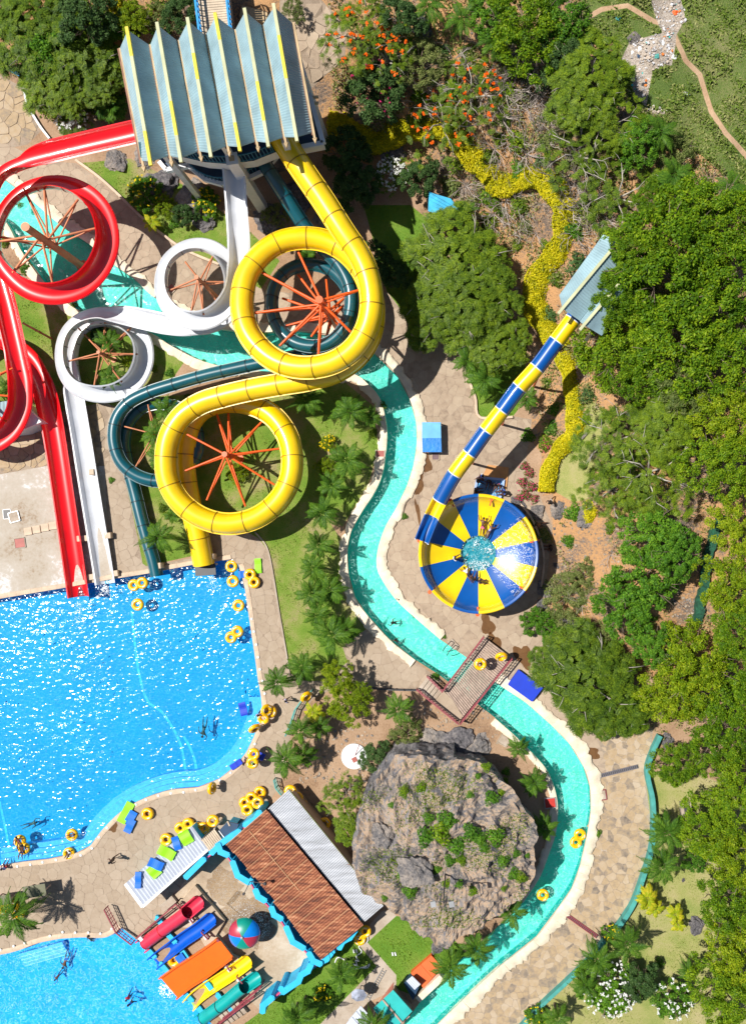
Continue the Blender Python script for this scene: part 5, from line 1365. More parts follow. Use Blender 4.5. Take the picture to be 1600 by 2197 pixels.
ball.location = (bp_.x, bp_.y, 0)
cols = [mat_plain('dome_red', (0.42, 0.03, 0.06), .35, coat=.4), mat_plain('dome_green', (0.0, 0.27, 0.20), .35, coat=.4), mat_plain('dome_blue', (0.0, 0.20, 0.68), .35, coat=.4)]
RBL = 1.32
a_start = 118
for k, ci in enumerate([1, 2, 0, 1, 2, 0]):
	a0 = R(a_start - 60 * k); mb = MB(); n = 8; mrows = 9; vv = []
	for i in range(n + 1):
		a = a0 - R(60) * i / n
		for j in range(mrows):
			th = R(88) * j / (mrows - 1)
			vv.append((bp_.x + RBL * math.sin(th) * math.cos(a), bp_.y + RBL * math.sin(th) * math.sin(a), 1.75 + .75 * math.cos(th)))
	mb.add(vv, [(i * mrows + j, i * mrows + j + 1, (i + 1) * mrows + j + 1, (i + 1) * mrows + j) for i in range(n) for j in range(mrows - 1)])
	o = mb.build('dome_wedge', cols[ci], ball, smooth=True)
	o['label'] = ['red', 'green', 'blue'][ci] + ' wedge of the dome'
mb = MB(); mb.rod((bp_.x, bp_.y, 0), (bp_.x, bp_.y, 2.45), .12); mb.build('post', M['steel'], ball, smooth=True)
mb = MB(); mb.rod((bp_.x, bp_.y, 2.45), (bp_.x, bp_.y, 2.62), .16, .1, 10); mb.build('nozzle', M['steel'], ball, smooth=True)
rg = random.Random(5); mb = MB()
for _ in range(900):
	a = rg.uniform(0, 2 * math.pi); r = RBL + .05 + rg.random() ** 2 * .55; z = rg.uniform(.02, 1.5) * (1 if r < 1.6 else .4)
	x, y = bp_.x + r * math.cos(a), bp_.y + r * math.sin(a); s = rg.uniform(.006, .018)
	mb.add([(x - s, y, z), (x + s, y, z), (x, y + s, z), (x, y, z + s * 5)], [(0, 1, 3), (1, 2, 3), (2, 0, 3), (0, 2, 1)])
o = mb.build('falling_drops', M['foam'], ball); o['kind'] = 'stuff'
def puddle(name, label, cpx, rpx, z, seed):
	rg = random.Random(seed); c = G(*cpx)
	vv = [(c.x + rpx / 25 * math.cos(t) * rg.uniform(.75, 1.15), c.y + rpx / 25 * math.sin(t) * rg.uniform(.75, 1.15), z) for t in np.linspace(0, 2 * math.pi, 26)[:-1]]
	mb = MB(); mb.add([(c.x, c.y, z)] + vv, [(0, i + 1, (i + 1) % 25 + 1) for i in range(25)])
	o = mb.build(name, M['puddle']); return tag(o, label, 'water', kind='structure')
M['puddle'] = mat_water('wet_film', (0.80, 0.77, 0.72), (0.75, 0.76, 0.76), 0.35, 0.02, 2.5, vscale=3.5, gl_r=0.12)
puddle('wet_water_film', 'thin film of water round the umbrella fountain', (530, 1975), 62, .012, 1)
puddle('wet_water_film', 'thin film of water on the fort floor near the rust roof', (480, 1900), 40, .010, 2)
rg = random.Random(8)
for (c, rr, n) in (((518, 1966), 42, 420), ((553, 1975), 30, 200), ((560, 2010), 30, 160)):
	p = G(*c); o = foam((p.x, p.y), rr / 25, .02, 'water_splash', ball, M['foam'], c[0], n, .02)
def mat_wet():
	m = bpy.data.materials.new('wet_stain'); m.use_nodes = True; nt = m.node_tree; nt.nodes.clear(); N = nt.nodes.new; L = nt.links.new
	out = N('ShaderNodeOutputMaterial'); t = N('ShaderNodeBsdfTransparent'); t.inputs[0].default_value = (.62, .50, .38, 1); g = N('ShaderNodeBsdfGlossy'); g.inputs['Roughness'].default_value = .3; x = N('ShaderNodeMixShader'); x.inputs[0].default_value = .015
	L(t.outputs[0], x.inputs[1]); L(g.outputs[0], x.inputs[2]); L(x.outputs[0], out.inputs[0]); return m
M['wet'] = mat_wet()
rgw = random.Random(12)
for k, (cx, cy, rx, ry, ang, lab) in enumerate([(1045, 1340, 13, 24, .3, 'below the bowl post'), (1062, 1378, 10, 22, .5, 'above the bridge'), (1122, 1408, 17, 26, .6, 'right of the bridge'), (1160, 1450, 10, 24, .7, 'beside the landing mat'), (1232, 1586, 11, 34, .45, 'beside the river edging at the path top'), (1268, 1618, 18, 12, .2, 'on the path below the feathery tree'),
		(912, 990, 12, 26, .1, 'below the blue stall'), (900, 1040, 7, 24, -.2, 'along the plaza edging'), (896, 1098, 4, 26, .2, 'running down the plaza'), (242, 1775, 12, 9, .6, 'by the blue mats on the deck'), (375, 1835, 14, 6, .6, 'behind the white roof')]):
	mb = MB(); pts_ = []
	for i in range(40):
		t = 6.2832 * i / 40; w = 1 + .2 * math.sin(3 * t + k) + .1 * math.sin(5 * t + 2 * k) + .05 * rgw.uniform(-1, 1)
		x, y = rx * w * math.cos(t), ry * w * math.sin(t); pts_.append(G(cx + x * math.cos(ang) + y * math.sin(ang), cy - x * math.sin(ang) + y * math.cos(ang), .034))
	c = G(cx, cy, .034); mb.add([c] + pts_, [(0, i % 40 + 1, (i + 1) % 40 + 1)[::-1] for i in range(40)]); tag(mb.build('wet_patch', M['wet']), 'dark wet patch on the paving ' + lab, 'wet patch', kind='structure')
jet = thing('spray_post', 'thin water jet post leaning out from the cyan wall', 'spray post', P(532, 1893, 0))
mb = MB(); mb.rod(P(537, 1891, 2.6), P(569, 1896, 3.4), .035); mb.rod(P(569, 1896, 3.4), P(569, 1896, 3.2), .12, .16, 8); mb.rod(P(537, 1891, 2.6), P(524, 1917, 3.0), .03); mb.rod(P(524, 1917, 3.0), P(523, 1918, 2.85), .1, .12, 8); mb.build('pipe', M['dark_metal'], jet, smooth=True)
# ------------------------------------------------------------------ rings
def torus_mb(Rr, r, c=(0, 0, 0), n=26, m=10, sz=1.0):
	mb = MB(); vv = []
	for i in range(n):
		a = 2 * math.pi * i / n
		wob = 1 + 0.012 * math.sin(8 * a)
		for j in range(m):
			b = 2 * math.pi * j / m
			rr = (Rr + r * math.cos(b)) * wob
			vv.append((c[0] + rr * math.cos(a), c[1] + rr * math.sin(a), c[2] + r * sz * math.sin(b)))
	mb.add(vv, [(i * m + j, ((i + 1) % n) * m + j, ((i + 1) % n) * m + (j + 1) % m, i * m + (j + 1) % m) for i in range(n) for j in range(m)])
	return mb
def handles(c, Rr, r, angs):
	mb = MB()
	for a in angs:
		a = R(a); p = Vector((c[0] + Rr * math.cos(a), c[1] + Rr * math.sin(a), r * .97)); t = Vector((-math.sin(a), math.cos(a), 0))
		mb.beam(p - t * .09, p + t * .09, .05, .04)
		mb.rod(p - t * .09, p - t * .09 + Vector((0, 0, .03)), .035, .035, 6); mb.rod(p + t * .09, p + t * .09 + Vector((0, 0, .03)), .035, .035, 6)
	return mb
ring_body = torus_mb(.36, .18).build('ring', M['tube_y'], smooth=True); ring_h = handles((0, 0), .36, .18, (30, 150, 270)).build('handles', M['tube_mark'])
dmb = torus_mb(.34, .19, (-.37, 0, 0)); d2 = torus_mb(.34, .19, (.37, 0, 0)); dmb.add(d2.v, d2.f)
dbl_body = dmb.build('ring_pair', M['tube_y'], smooth=True)
hb = handles((-.37, 0), .36, .19, (110, 250)); h2 = handles((.37, 0), .36, .19, (70, 290)); hb.add(h2.v, h2.f); dbl_h = hb.build('handles', M['tube_mark'])
proto_used = {'s': False, 'd': False}
def ring(kind, px, py, z, rz, label, tilt=(0, 0), grp=None, mode='P', sc=1.0):
	p = P(px, py, z)
	if mode == 'G': p = G(px, py, z)
	grp = grp or ('single yellow rings' if kind == 's' else 'double yellow rings')
	root = thing('swim_ring' if kind == 's' else 'double_swim_ring', label, 'swim ring', p, group=grp)
	root.rotation_euler = (R(tilt[0]), R(tilt[1]), R(rz)); root.scale = (sc, sc, sc)
	for src in ((ring_body, ring_h) if kind == 's' else (dbl_body, dbl_h)):
		if not proto_used[kind]: o = src
		else: o = src.copy(); COL.objects.link(o)
		o.parent = root
	proto_used[kind] = True
	return root
WL = -.08
for a in [('s', 296, 1297, WL, 10, 'yellow ring floating below the double ring near the slide exits'), ('d', 297, 1253, WL, -165, 'yellow double ring floating between the white and teal slide exits'),
		  ('s', 497, 1215, WL, 40, 'yellow ring floating in the upper right corner of the big pool, topmost of three'), ('s', 500, 1247, WL, 80, 'yellow ring floating just left of the blue mat at the pool edge'),
		  ('s', 512, 1299, WL, 0, 'yellow ring floating alone at the right edge of the big pool'), ('d', 503, 1361, WL, 42, 'yellow double ring floating at the right edge of the big pool'),
		  ('d', 541, 1241, .28, -62, 'yellow double ring lying on the deck over a blue mat'), ('s', 155, 1791, WL, 25, 'yellow ring floating upper of two near the lower shore, with a child in it'),
		  ('s', 149, 1831, WL, 70, 'yellow ring floating lower of two near the lower shore, with a child in it'), ('s', 317, 1746, .22, 25, 'flat yellow ring alone on the deck beside the blue mats'),
		  ('s', 357, 1801, .25, 30, 'yellow ring on the deck at the edge of the white roof'), ('d', 396, 1772, .25, 28, 'yellow double ring beside the upper corner of the white roof'),
		  ('s', 424, 1777, .25, 0, 'yellow ring leaning by the wooden awning, left of the upper ring'), ('s', 437, 1777, .55, 40, 'yellow ring partly under its neighbours by the wooden awning'),
		  ('s', 457, 1761, .75, 15, 'uppermost yellow ring of the pile by the wooden awning'), ('s', 558, 1700, .25, 25, 'flat yellow ring, uppermost of the pile behind the rust roof'),
		  ('s', 526, 1722, .25, 0, 'yellow ring at the left of the pile behind the rust roof'), ('s', 540, 1712, .45, 60, 'yellow ring half covered in the middle of the pile behind the rust roof'),
		  ('s', 531, 1737, .45, 80, 'lowest yellow ring of the pile behind the rust roof'), ('s', 553, 1722, .85, 35, 'yellow ring on top of the pile, next to the grey roof corner'),
		  ('s', 623, 1697, .8, 0, 'yellow ring peeking out at the top corner of the grey roof'), ('s', 637, 1712, .7, 50, 'yellow ring half hidden by the right edge of the grey roof'),
		  ('s', 648, 1728, .4, 90, 'yellow ring almost hidden below the grey roof edge'), ('s', 696, 1767, .3, 10, 'shaded yellow ring lying against the side of the grey shed'),
		  ('d', 1239, 1799, -.12, 62, 'yellow double ring drifting down the lazy river'), ('s', 1164, 1920, -.12, 20, 'yellow ring drifting in the lazy river below the rock outcrop'),
		  ('s', 10, 1949, .25, 0, 'yellow ring stacked left under the deck palm'), ('s', 30, 1945, .5, 40, 'yellow ring stacked right under the deck palm'), ('s', 40, 1962, .3, 90, 'lowest yellow ring under the deck palm'),
		  ('s', 768, 2003, .3, 0, 'shaded yellow ring at the south corner of the rust roof'), ('s', 783, 1998, .5, 50, 'crumpled yellow ring in the sun at the south corner of the rust roof'), ('s', 772, 2015, .25, 80, 'sunlit yellow ring on the path corner beside the hose'),
		  ('s', 374, 2060, .15, 0, 'yellow ring lying beneath the small slides, between blue and orange'),
		  ('d', 48, 1812, WL, -62, 'yellow double ring with a couple on it at the left of the lower shore')]: ring(*a)
foam_mat(387, 2055, .75, .6, 35, .45, 'mat_blue', 'blue mat propped beneath the small slides beside a ring')
ring('s', 1030, 1425, 1.55 + .6, 20, 'yellow ring carried overhead on the bridge, in the middle of the planks', (6, 4)); ring('s', 1075, 1409, 1.75, 40, 'tilted yellow ring carried onto the upper end of the bridge', (38, -30))
ring('s', 657, 1495, 1.5, -28, 'steeply tilted yellow ring carried on the path by the lime tree', (8, 55)); ring('s', 572, 1524, 1.0, 30, 'tilted yellow ring, upper one of the group on the pool edge', (20, 40)); ring('s', 580, 1527, .6, 70, 'shaded yellow ring behind the upper one of the group on the pool edge', (10, 10))
ring('s', 565, 1541, .9, 0, 'yellow ring, lower one of the group on the pool edge', (15, -12)); ring('s', 546, 1563, 1.1, 38, 'steep yellow ring held by a child in red at the pool edge', (62, 0)); ring('s', 455, 1691, 1.1, 90, 'upright yellow ring held by a child on the lower deck', (72, 0)); ring('d', 543, 1627, 1.3, 82, 'yellow double ring carried by people with blue mats')
# ------------------------------------------------------------------ canopies, mats, lids, gratings, fixtures
bl = thing('blue_covered_stall', 'low rectangular stall under a two-tone blue cover by the river', 'stall', P(925, 938, 0))
zt = 1.0
q = [P(905, 906, zt), P(945, 906, zt), P(946, 940, zt), P(905, 940, zt)]; r_ = [P(905, 940, zt), P(946, 940, zt), P(947, 970, zt - .05), P(906, 970, zt - .05)]
mb = MB(); mb.prism([tuple(p.xy) for p in q], zt - .12, zt); mb.build('top_board', mat_plain('pale_blue_board', (0.13, 0.42, 0.78), .6), bl)
mb = MB(); mb.prism([tuple(p.xy) for p in r_], zt - .16, zt - .03); mb.build('tarpaulin', mat_plain('blue_tarpaulin', (0.01, 0.20, 0.60), .5, .8, 4, .15), bl)
for p in (q[0], q[1], r_[2], r_[3]): mb = MB(); c = Vector((925 / 25 - 32, 0, 0)); mb.beam(Vector((p.x * .97 + P(925, 938, 0).x * .03, p.y * .97 + P(925, 938, 0).y * .03, 0)), Vector((p.x * .97 + P(925, 938, 0).x * .03, p.y * .97 + P(925, 938, 0).y * .03, zt - .14)), .09); mb.build('leg', M['steel'], bl)
rmat = thing('landing_mat', 'thick royal blue landing mat beside the bridge', 'landing mat', P(1126, 1472, 0))
mb = MB(); mb.prism([tuple(P(a, b, .5).xy) for a, b in [(1112, 1437), (1164, 1476), (1141, 1506), (1089, 1469)]], .02, .5); mb.build('mat_block', M['mat_deep'], rmat, bevel=.05)
mb = MB(); mb.beam(P(1112, 1437, .25) + Vector((0, .03, 0)), P(1164, 1476, .25) + Vector((0, .03, 0)), .03, .06); mb.build('piping', M['mat_blue'], rmat)
pp = thing('splash_pool', 'small tiled catch pool with bathers beside the bowl slide', 'pool', P(1050, 1040, 0))
mb = MB(); mb.prism([tuple(P(a, b, .12).xy) for a, b in [(1046, 997), (1091, 1003), (1086, 1050), (1030, 1032)]], -.02, .12); mb.build('orange_slab', mat_plain('orange_clay_slab', (0.55, 0.27, 0.10), .8, .3, 3, .25), pp)
ww = [P(a, b, .3) for a, b in [(1024, 1024), (1080, 1029), (1077, 1052), (1070, 1075), (1016, 1066)]]
mb = MB()
for a, b in zip(ww, ww[1:] + ww[:1]): mb.beam(a - Vector((0, 0, .16)), b - Vector((0, 0, .16)), .2, .36)
mb.build('rim', mat_plain('pool_rim_blue', (0.30, 0.42, 0.68), .6), pp)
mb = MB(); mb.add([Vector((p.x, p.y, .16)) for p in ww][::-1], [(0, 1, 2, 3, 4)]); mb.build('pool_bottom', mat_plain('catch_pool_floor', (0.16, 0.45, 0.72), .5), pp)
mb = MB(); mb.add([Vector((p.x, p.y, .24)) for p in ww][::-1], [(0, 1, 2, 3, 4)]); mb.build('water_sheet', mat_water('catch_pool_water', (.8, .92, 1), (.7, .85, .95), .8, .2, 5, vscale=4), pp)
tarp = thing('blue_tarpaulin_roof', 'ragged bright blue sheet roof half hidden by shrubs', 'shelter', G(952, 438))
q = [P(a, b, 1.9 + c) for a, b, c in [(920, 411, 0), (966, 422, .3), (989, 452, 0), (965, 467, .1), (918, 454, -.2)]]
mb = MB(); mb.prism([tuple(p.xy) for p in q], 1.75, 1.82)
for k in range(5): mb.beam(q[0].lerp(q[4], k / 5) - Vector((0, 0, .02)), q[2].lerp(q[3], k / 5) - Vector((0, 0, .02)), .06, .1)
mb.build('sheet', mat_plain('sky_blue_sheet', (0.03, 0.38, 0.62), .6, .5, 4, .3), tarp)
for a, b in ((924, 415), (980, 452), (922, 450)): p = P(a, b, 1.8); mb = MB(); mb.beam(Vector((p.x, p.y, tz(p.x, p.y) - .1)), p, .1); mb.build('post', M['wood'], tarp)
def flatbox(name, label, cat, px, py, w, l, h, rz, mat, z=0.0, frame=None):
	p = G(px, py); root = thing(name, label, cat, (p.x, p.y, p.z + z));
	mb = MB(); mb.box((p.x, p.y, p.z + z + h / 2), (w, l, h), R(rz)); mb.build('lid', mat, root)
	if frame:
		mb = MB(); ca, sa = math.cos(R(rz)), math.sin(R(rz)); X = Vector((ca, sa, 0)) * (w / 2 + .05); Y = Vector((-sa, ca, 0)) * (l / 2 + .05); c = Vector((p.x, p.y, p.z + z + h * .55))
		for a, b in ((-X - Y, X - Y), (X - Y, X + Y), (X + Y, -X + Y), (-X + Y, -X - Y)): mb.beam(c + a, c + b, .06, h * 1.2)
		mb.build('frame', frame, root)
	return root
flatbox('manhole_lid', 'grey square manhole lid set in the river edging', 'manhole lid', 1285, 1706, 1.05, .75, .07, 8, M['concrete_path'], .03, M['maroon'])
flatbox('manhole_lid', 'small red tiled lid on the inner river bank', 'manhole lid', 816, 974, .68, .5, .08, 0, M['tile_red'], .16, M['cream'])
flatbox('manhole_lid', 'dull purple lid below the blue stall', 'manhole lid', 934, 979, .5, .55, .05, 0, mat_plain('dull_purple_lid', (.16, .10, .11), .7), .035, M['concrete_tan'])
flatbox('manhole_lid', 'red painted lid between rock outcrop and river', 'manhole lid', 1179, 1721, .85, .75, .15, 6, mat_plain('red_lid', (.5, .03, .02), .6), .1, M['steel'])
flatbox('manhole_lid', 'rust red diamond lid inside the upper white loop', 'manhole lid', 369, 619, .55, .55, .05, 45, M['tile_red'], .035, M['concrete_tan'])
flatbox('manhole_lid', 'faded red plate on the edge of the concrete slab', 'manhole lid', 44, 1165, .8, .75, .05, 8, mat_plain('faded_red_plate', (.42, .14, .12), .7), .01, M['concrete_path'])
flatbox('hatch_cover', 'loose square hatch cover lying beside its opening', 'hatch', 32, 1109, .75, .75, .08, 15, M['concrete_path'], .02, M['steel'])
flatbox('hatch_opening', 'dark open hatch with a pale rim in the slab', 'hatch', 16, 1103, .55, .7, .02, 5, M['dark_metal'], .005, M['white_paint'])
flatbox('access_lid', 'small square concrete lid near the bridge foot', 'manhole lid', 1080, 1588, .8, .7, .12, -30, M['concrete_path'], .0, M['concrete_tan'])
for k, (x, y) in enumerate([(62, 1140), (80, 1136), (98, 1132), (115, 1128)]):
	flatbox('stepping_slab', 'pale cut stone in the row of four across the slab, %s from the left' % ['first', 'second', 'third', 'fourth'][k], 'stone slab', x, y, .65, .62, .12, 8, M['coping'])
def grate(label, a, b, w, mat):
	A, B = G(*a, .05), G(*b, .05); root = thing('drain_grate', label, 'drain', A)
	mb = MB(); mb.beam(A, B, w, .03); mb.build('channel', M['dark_metal'], root)
	n = int((B - A).length / .16); d = (B - A).normalized(); s = Vector((-d.y, d.x, 0)) * w * .46
	mb = MB()
	for i in range(1, n): p = A.lerp(B, i / n) + Vector((0, 0, .025)); mb.beam(p - s, p + s, .07, .03)
	mb.beam(A + s + Vector((0, 0, .02)), B + s + Vector((0, 0, .02)), .05, .05); mb.beam(A - s + Vector((0, 0, .02)), B - s + Vector((0, 0, .02)), .05, .05)
	mb.build('bars', mat, root)
grate('grey drain grate across the upper part of the river path', (1285, 1665), (1368, 1644), .32, mat_plain('grey_grate', (.15, .14, .16), .6)); grate('dark red drain grate across the lower part of the river path', (1211, 1960), (1281, 2010), .3, M['maroon'])
hr = thing('pool_ladder', 'looped steel hand rails of the river steps above the bridge', 'pool ladder', P(965, 1385, 0))
for off in ((0, 0), (9, 9)):
	mb = MB(); mb.tube(catmull([G(967 + off[0], 1375 + off[1], .05), G(964 + off[0], 1379 + off[1], .75), G(955 + off[0], 1388 + off[1], .85), G(950 + off[0], 1396 + off[1], .2), G(950 + off[0], 1397 + off[1], -.4)], .1), .035, 6); mb.build('hand_rail', M['dark_metal'], hr, smooth=True)
mb = MB(); mb.prism([tuple(G(a, b).xy) for a, b in [(957, 1376), (970, 1370), (984, 1385), (974, 1394)]], .0, .12); mb.build('ladder_base', M['concrete_path'], hr)
def lowwall(label, pts, w, h, mat, cap=None, seg=2.4):
	L_ = catmull([G(*p) for p in pts], .4); root = thing('low_wall', label, 'wall', L_[0])
	k = max(1, int(seg / .4)); i = 0
	while i < len(L_) - 1:
		j = min(len(L_) - 1, i + k); mb = MB(); A, B = offset_band([tuple(p.xy) for p in L_], -w / 2, w / 2)
		vv = []
		for q in range(i, j + 1): z = L_[q].z; vv += [(*A[q], z - .3), (*B[q], z - .3), (*B[q], z + h), (*A[q], z + h)]
		ff = []
		for q in range(j - i): a = q * 4; ff += [(a + 3, a + 7, a + 6, a + 2)[::-1], (a, a + 4, a + 7, a + 3)[::-1], (a + 1, a + 2, a + 6, a + 5)[::-1]]
		e = (j - i) * 4; ff += [(0, 1, 2, 3)[::-1], (e, e + 1, e + 2, e + 3)]
		mb.add(vv, ff); mb.build('wall_section', mat, root); i = j
	return root
lowwall('sea green wall along the outer side of the river path, upper stretch', [(1412, 1575), (1398, 1605), (1386, 1640), (1386, 1665), (1396, 1710), (1398, 1760), (1394, 1815), (1378, 1870), (1354, 1935), (1318, 1990)], .38, .7, M['teal_wall'])
lowwall('sea green wall along the outer side of the river path, lower stretch', [(1294, 2012), (1262, 2053), (1212, 2102), (1152, 2158), (1118, 2196), (1060, 2250)], .30, .6, M['teal_wall'])
lowwall('low grey kerb wall between promenade and planted bank', [(165, 345), (215, 382), (255, 418), (300, 462), (345, 500), (400, 538), (480, 572)], .2, .25, M['coping'])
lowwall('white curved kerb beside the left terrace', [(55, 190), (62, 225), (75, 250), (92, 277), (110, 300)], .18, .3, M['white_paint'])
lowwall('thin kerb between pool deck and lawn strip', [(548, 1142), (572, 1172), (584, 1219), (599, 1311), (615, 1403), (622, 1450)], .12, .12, M['concrete_path'])
lowwall('pale kerb of the small lawn beside the plaza', [(992, 785), (1018, 850), (1029, 896), (1100, 895)], .2, .22, M['coping'])
lowwall('dark stone kerb inside the end of the yellow hedge', [(1262, 925), (1242, 945), (1212, 972), (1188, 1005), (1183, 1045)], .2, .25, M['rock'])
lowwall('pale kerb curving round the right side of the bowl', [(1108, 1075), (1135, 1105), (1156, 1150), (1166, 1200), (1160, 1260)], .16, .3, M['coping'])
lr = thing('small_teal_roof', 'small building with pale teal ribbed roof under the red slide', 'building', P(10, 890, 0))
q = [P(-60, 872, 2.4), P(30, 858, 2.4), P(32, 905, 2.6), P(-60, 930, 2.6)]; corr_sheet('roof_sheet', q[0], q[1], q[2], q[3], M['roof_teal'], lr, .3, .03)
mb = MB(); mb.prism([tuple(P(a, b, 2.2).xy) for a, b in [(-60, 880), (50, 865), (88, 905), (40, 925), (-60, 940)]], -.1, 2.1); mb.build('wall', M['white_paint'], lr)
opf = thing('orange_platform', 'flat orange platform with a palm leaning over it', 'platform', P(912, 2085, 0))
q = [P(a, b, .5) for a, b in [(881, 2088), (925, 2050), (948, 2075), (908, 2120)]]
for i0, i1 in ((0, .48), (.49, 1)):
	mb = MB(); mb.prism([tuple(p.xy) for p in (q[0].lerp(q[1], i0), q[0].lerp(q[1], i1), q[3].lerp(q[2], i1), q[3].lerp(q[2], i0))], -.05, .5); mb.build('panel', mat_plain('orange_boards', (0.80, 0.13, 0.03), .6, var=.1), opf)
mb = MB(); mb.beam(P(896, 2140, .35), P(948, 2092, .35), .55, .8); mb.build('kerb', M['cream'], opf)
hut = thing('teal_roofed_hut', 'hut with worn turquoise roof at the bottom edge', 'hut', P(840, 2160, 0))
h0, h1, h2, h3 = P(800, 2164, 2.0), P(843, 2124, 2.4), P(884, 2170, 2.4), P(840, 2215, 2.0)
M['hut_teal'] = mat_plain('worn_turquoise_roof', (0.02, 0.42, 0.40), .6, .2, 5, .15, vscale=.8, dirt=(.16, .38, .33))
for a, b in ((0, .48), (.52, 1)):
	mb = MB(); slab_quad(mb, h0.lerp(h1, a), h0.lerp(h1, b), h3.lerp(h2, b), h3.lerp(h2, a), .08); mb.build('roof_sheet', M['hut_teal'], hut)
mb = MB(); mb.beam(h0.lerp(h1, .5) + Vector((0, 0, .05)), h3.lerp(h2, .5) + Vector((0, 0, .05)), .14, .1); mb.build('ridge', M['wood'], hut)
for (a, b, c, d) in (((806, 2160), (844, 2106), (848, 2112), (824, 2142)),):
	mb = MB(); slab_quad(mb, P(808, 2158, 1.4), P(845, 2108, 1.8), P(843, 2124, 2.35), P(822, 2143, 2.15), .05); mb.build('side_roof', mat_plain('faded_red_sheet', (.36, .13, .09), .8, var=.2), hut)
mb = MB(); mb.prism([tuple(P(a, b, 1.2).xy) for a, b in [(812, 2164), (844, 2130), (880, 2172), (842, 2205)]], -.1, 1.8); mb.build('wall', M['wood'], hut)
shd = thing('white_lean_to', 'tiny shed with a white corrugated lean-to roof beside the orange platform', 'shed', P(888, 2110, 0))
corr_sheet('roof_sheet', P(871, 2105, 1.1), P(884, 2094, 1.1), P(902, 2112, 1.3), P(889, 2124, 1.3), M['white_roof'], shd, .15, .02)
mb = MB(); mb.prism([tuple(P(a, b, .8).xy) for a, b in [(866, 2108), (883, 2096), (900, 2114), (886, 2145)]], -.1, .9); mb.build('wall', M['navy_deck'], shd)
ld = thing('lying_ladder', 'long thin ladder lying on the concrete path', 'ladder', G(805, 2110))
A, B = G(787, 2145, .08), G(824, 2080, .08); d = (B - A).normalized(); s = Vector((-d.y, d.x, 0)) * .16
mb = MB(); mb.beam(A + s, B + s, .04); mb.beam(A - s, B - s, .04); mb.build('side_rail', M['steel'], ld)
n = 14
for i in range(1, n): p = A.lerp(B, i / n); mb = MB(); mb.beam(p - s, p + s, .03); mb.build('rung', M['steel'], ld)
hs = thing('white_hose', 'looped white hose lying on the lawn south of the fort', 'hose', G(760, 2060))
mb = MB(); mb.tube(catmull([G(787, 2000, .1), G(788, 2020, .1), G(770, 2030, .06), G(776, 2042, .06), G(764, 2052, .06), G(770, 2062, .06), G(763, 2060, .1), G(766, 2072, .06), G(758, 2068, .1), G(772, 2075, .06), G(788, 2076, .06), G(793, 2068, .06), G(783, 2074, .06), G(760, 2078, .06), G(745, 2068, .06), G(740, 2060, .06), G(725, 2054, .06), G(718, 2066, .06)], .12), .055, 6); mb.build('hose_line', M['white_paint'], hs, smooth=True)
um = thing('closed_umbrella_table', 'grey tent umbrella with clutter beside the path at the bottom', 'umbrella', P(768, 2143, 0))
c = P(768, 2141, 1.9); mb = MB()
rim = [Vector((c.x + .68 * math.cos(t), c.y + .55 * math.sin(t), 1.5)) for t in np.linspace(0, 2 * math.pi, 8)[:-1]]
mb.add([c] + rim, [(0, i + 1, (i + 1) % 7 + 1) for i in range(7)]); mb.add([c - Vector((0, 0, .04))] + [r - Vector((0, 0, .04)) for r in rim], [(0, (i + 1) % 7 + 1, i + 1) for i in range(7)]); mb.build('canopy', mat_plain('grey_canvas', (.30, .33, .42), .8, var=.4, vscale=3), um)
mb = MB(); mb.rod((c.x, c.y, 0), tuple(c), .04); mb.build('pole', M['steel'], um)
for k, (a, b) in enumerate(((776, 2172), (766, 2184), (786, 2190), (757, 2196))):
	p = P(a, b, 1.2); mb = MB(); q = [P(a - 18, b + 4, 1.1), P(a - 2, b - 14, 1.2), P(a + 12, b + 2, 1.25), P(a - 4, b + 18, 1.15)]
	slab_quad(mb, q[0], q[1], q[2], q[3], .05); o = mb.build('white_sheet', M['white_roof']); tag(o, 'white awning sheet beside the turquoise roofed hut, %s from the top' % ['first', 'second', 'third', 'fourth'][k], 'awning', 'white awning sheets')
for (a, b, lab) in ((845, 2046, 'small white sandal pair left on the bright lawn'), (762, 2040, 'small white bucket at the start of the hose')):
	p = G(a, b); mb = MB(); mb.box((p.x - .12, p.y, .05), (.12, .3, .08), .2); mb.box((p.x + .12, p.y, .05), (.12, .3, .08), .3); o = mb.build('sandals' if 'sandal' in lab else 'bucket', M['white_paint']); tag(o, lab, 'sandals' if 'sandal' in lab else 'bucket')
for (a, b, w, l, rz, lab) in ((75, 1912, 1.9, 1.0, 9, 'grey green shade board on two posts behind the deck palm, right one'), (4, 1932, 1.6, .8, 9, 'grey green shade board behind the deck palm, left one')):
	p = P(a, b, 1.3); root = thing('shade_board', lab, 'shade board', (p.x, p.y, 0)); mb = MB(); mb.box((p.x, p.y, 1.3), (w, l, .06), R(rz)); mb.build('board', mat_plain('moss_grey_board', (.17, .17, .11), .8), root)
	for sx in (-1, 1): mb = MB(); mb.beam(Vector((p.x + sx * w * .4, p.y, 0)), Vector((p.x + sx * w * .4, p.y, 1.28)), .09); mb.build('post', M['wood'], root)
mb = MB()
np_ = catmull([G(1545, 1105, .3), G(1528, 1150, .3), G(1515, 1200, .3), G(1508, 1250, .3), G(1500, 1290, .3), G(1492, 1340, .3)], .3)
A, B = offset_band([tuple(p.xy) for p in np_], -.36, .36)
A, B = [[(x + random.uniform(-.09, .09), y) for x, y in q] for q in (A, B)]
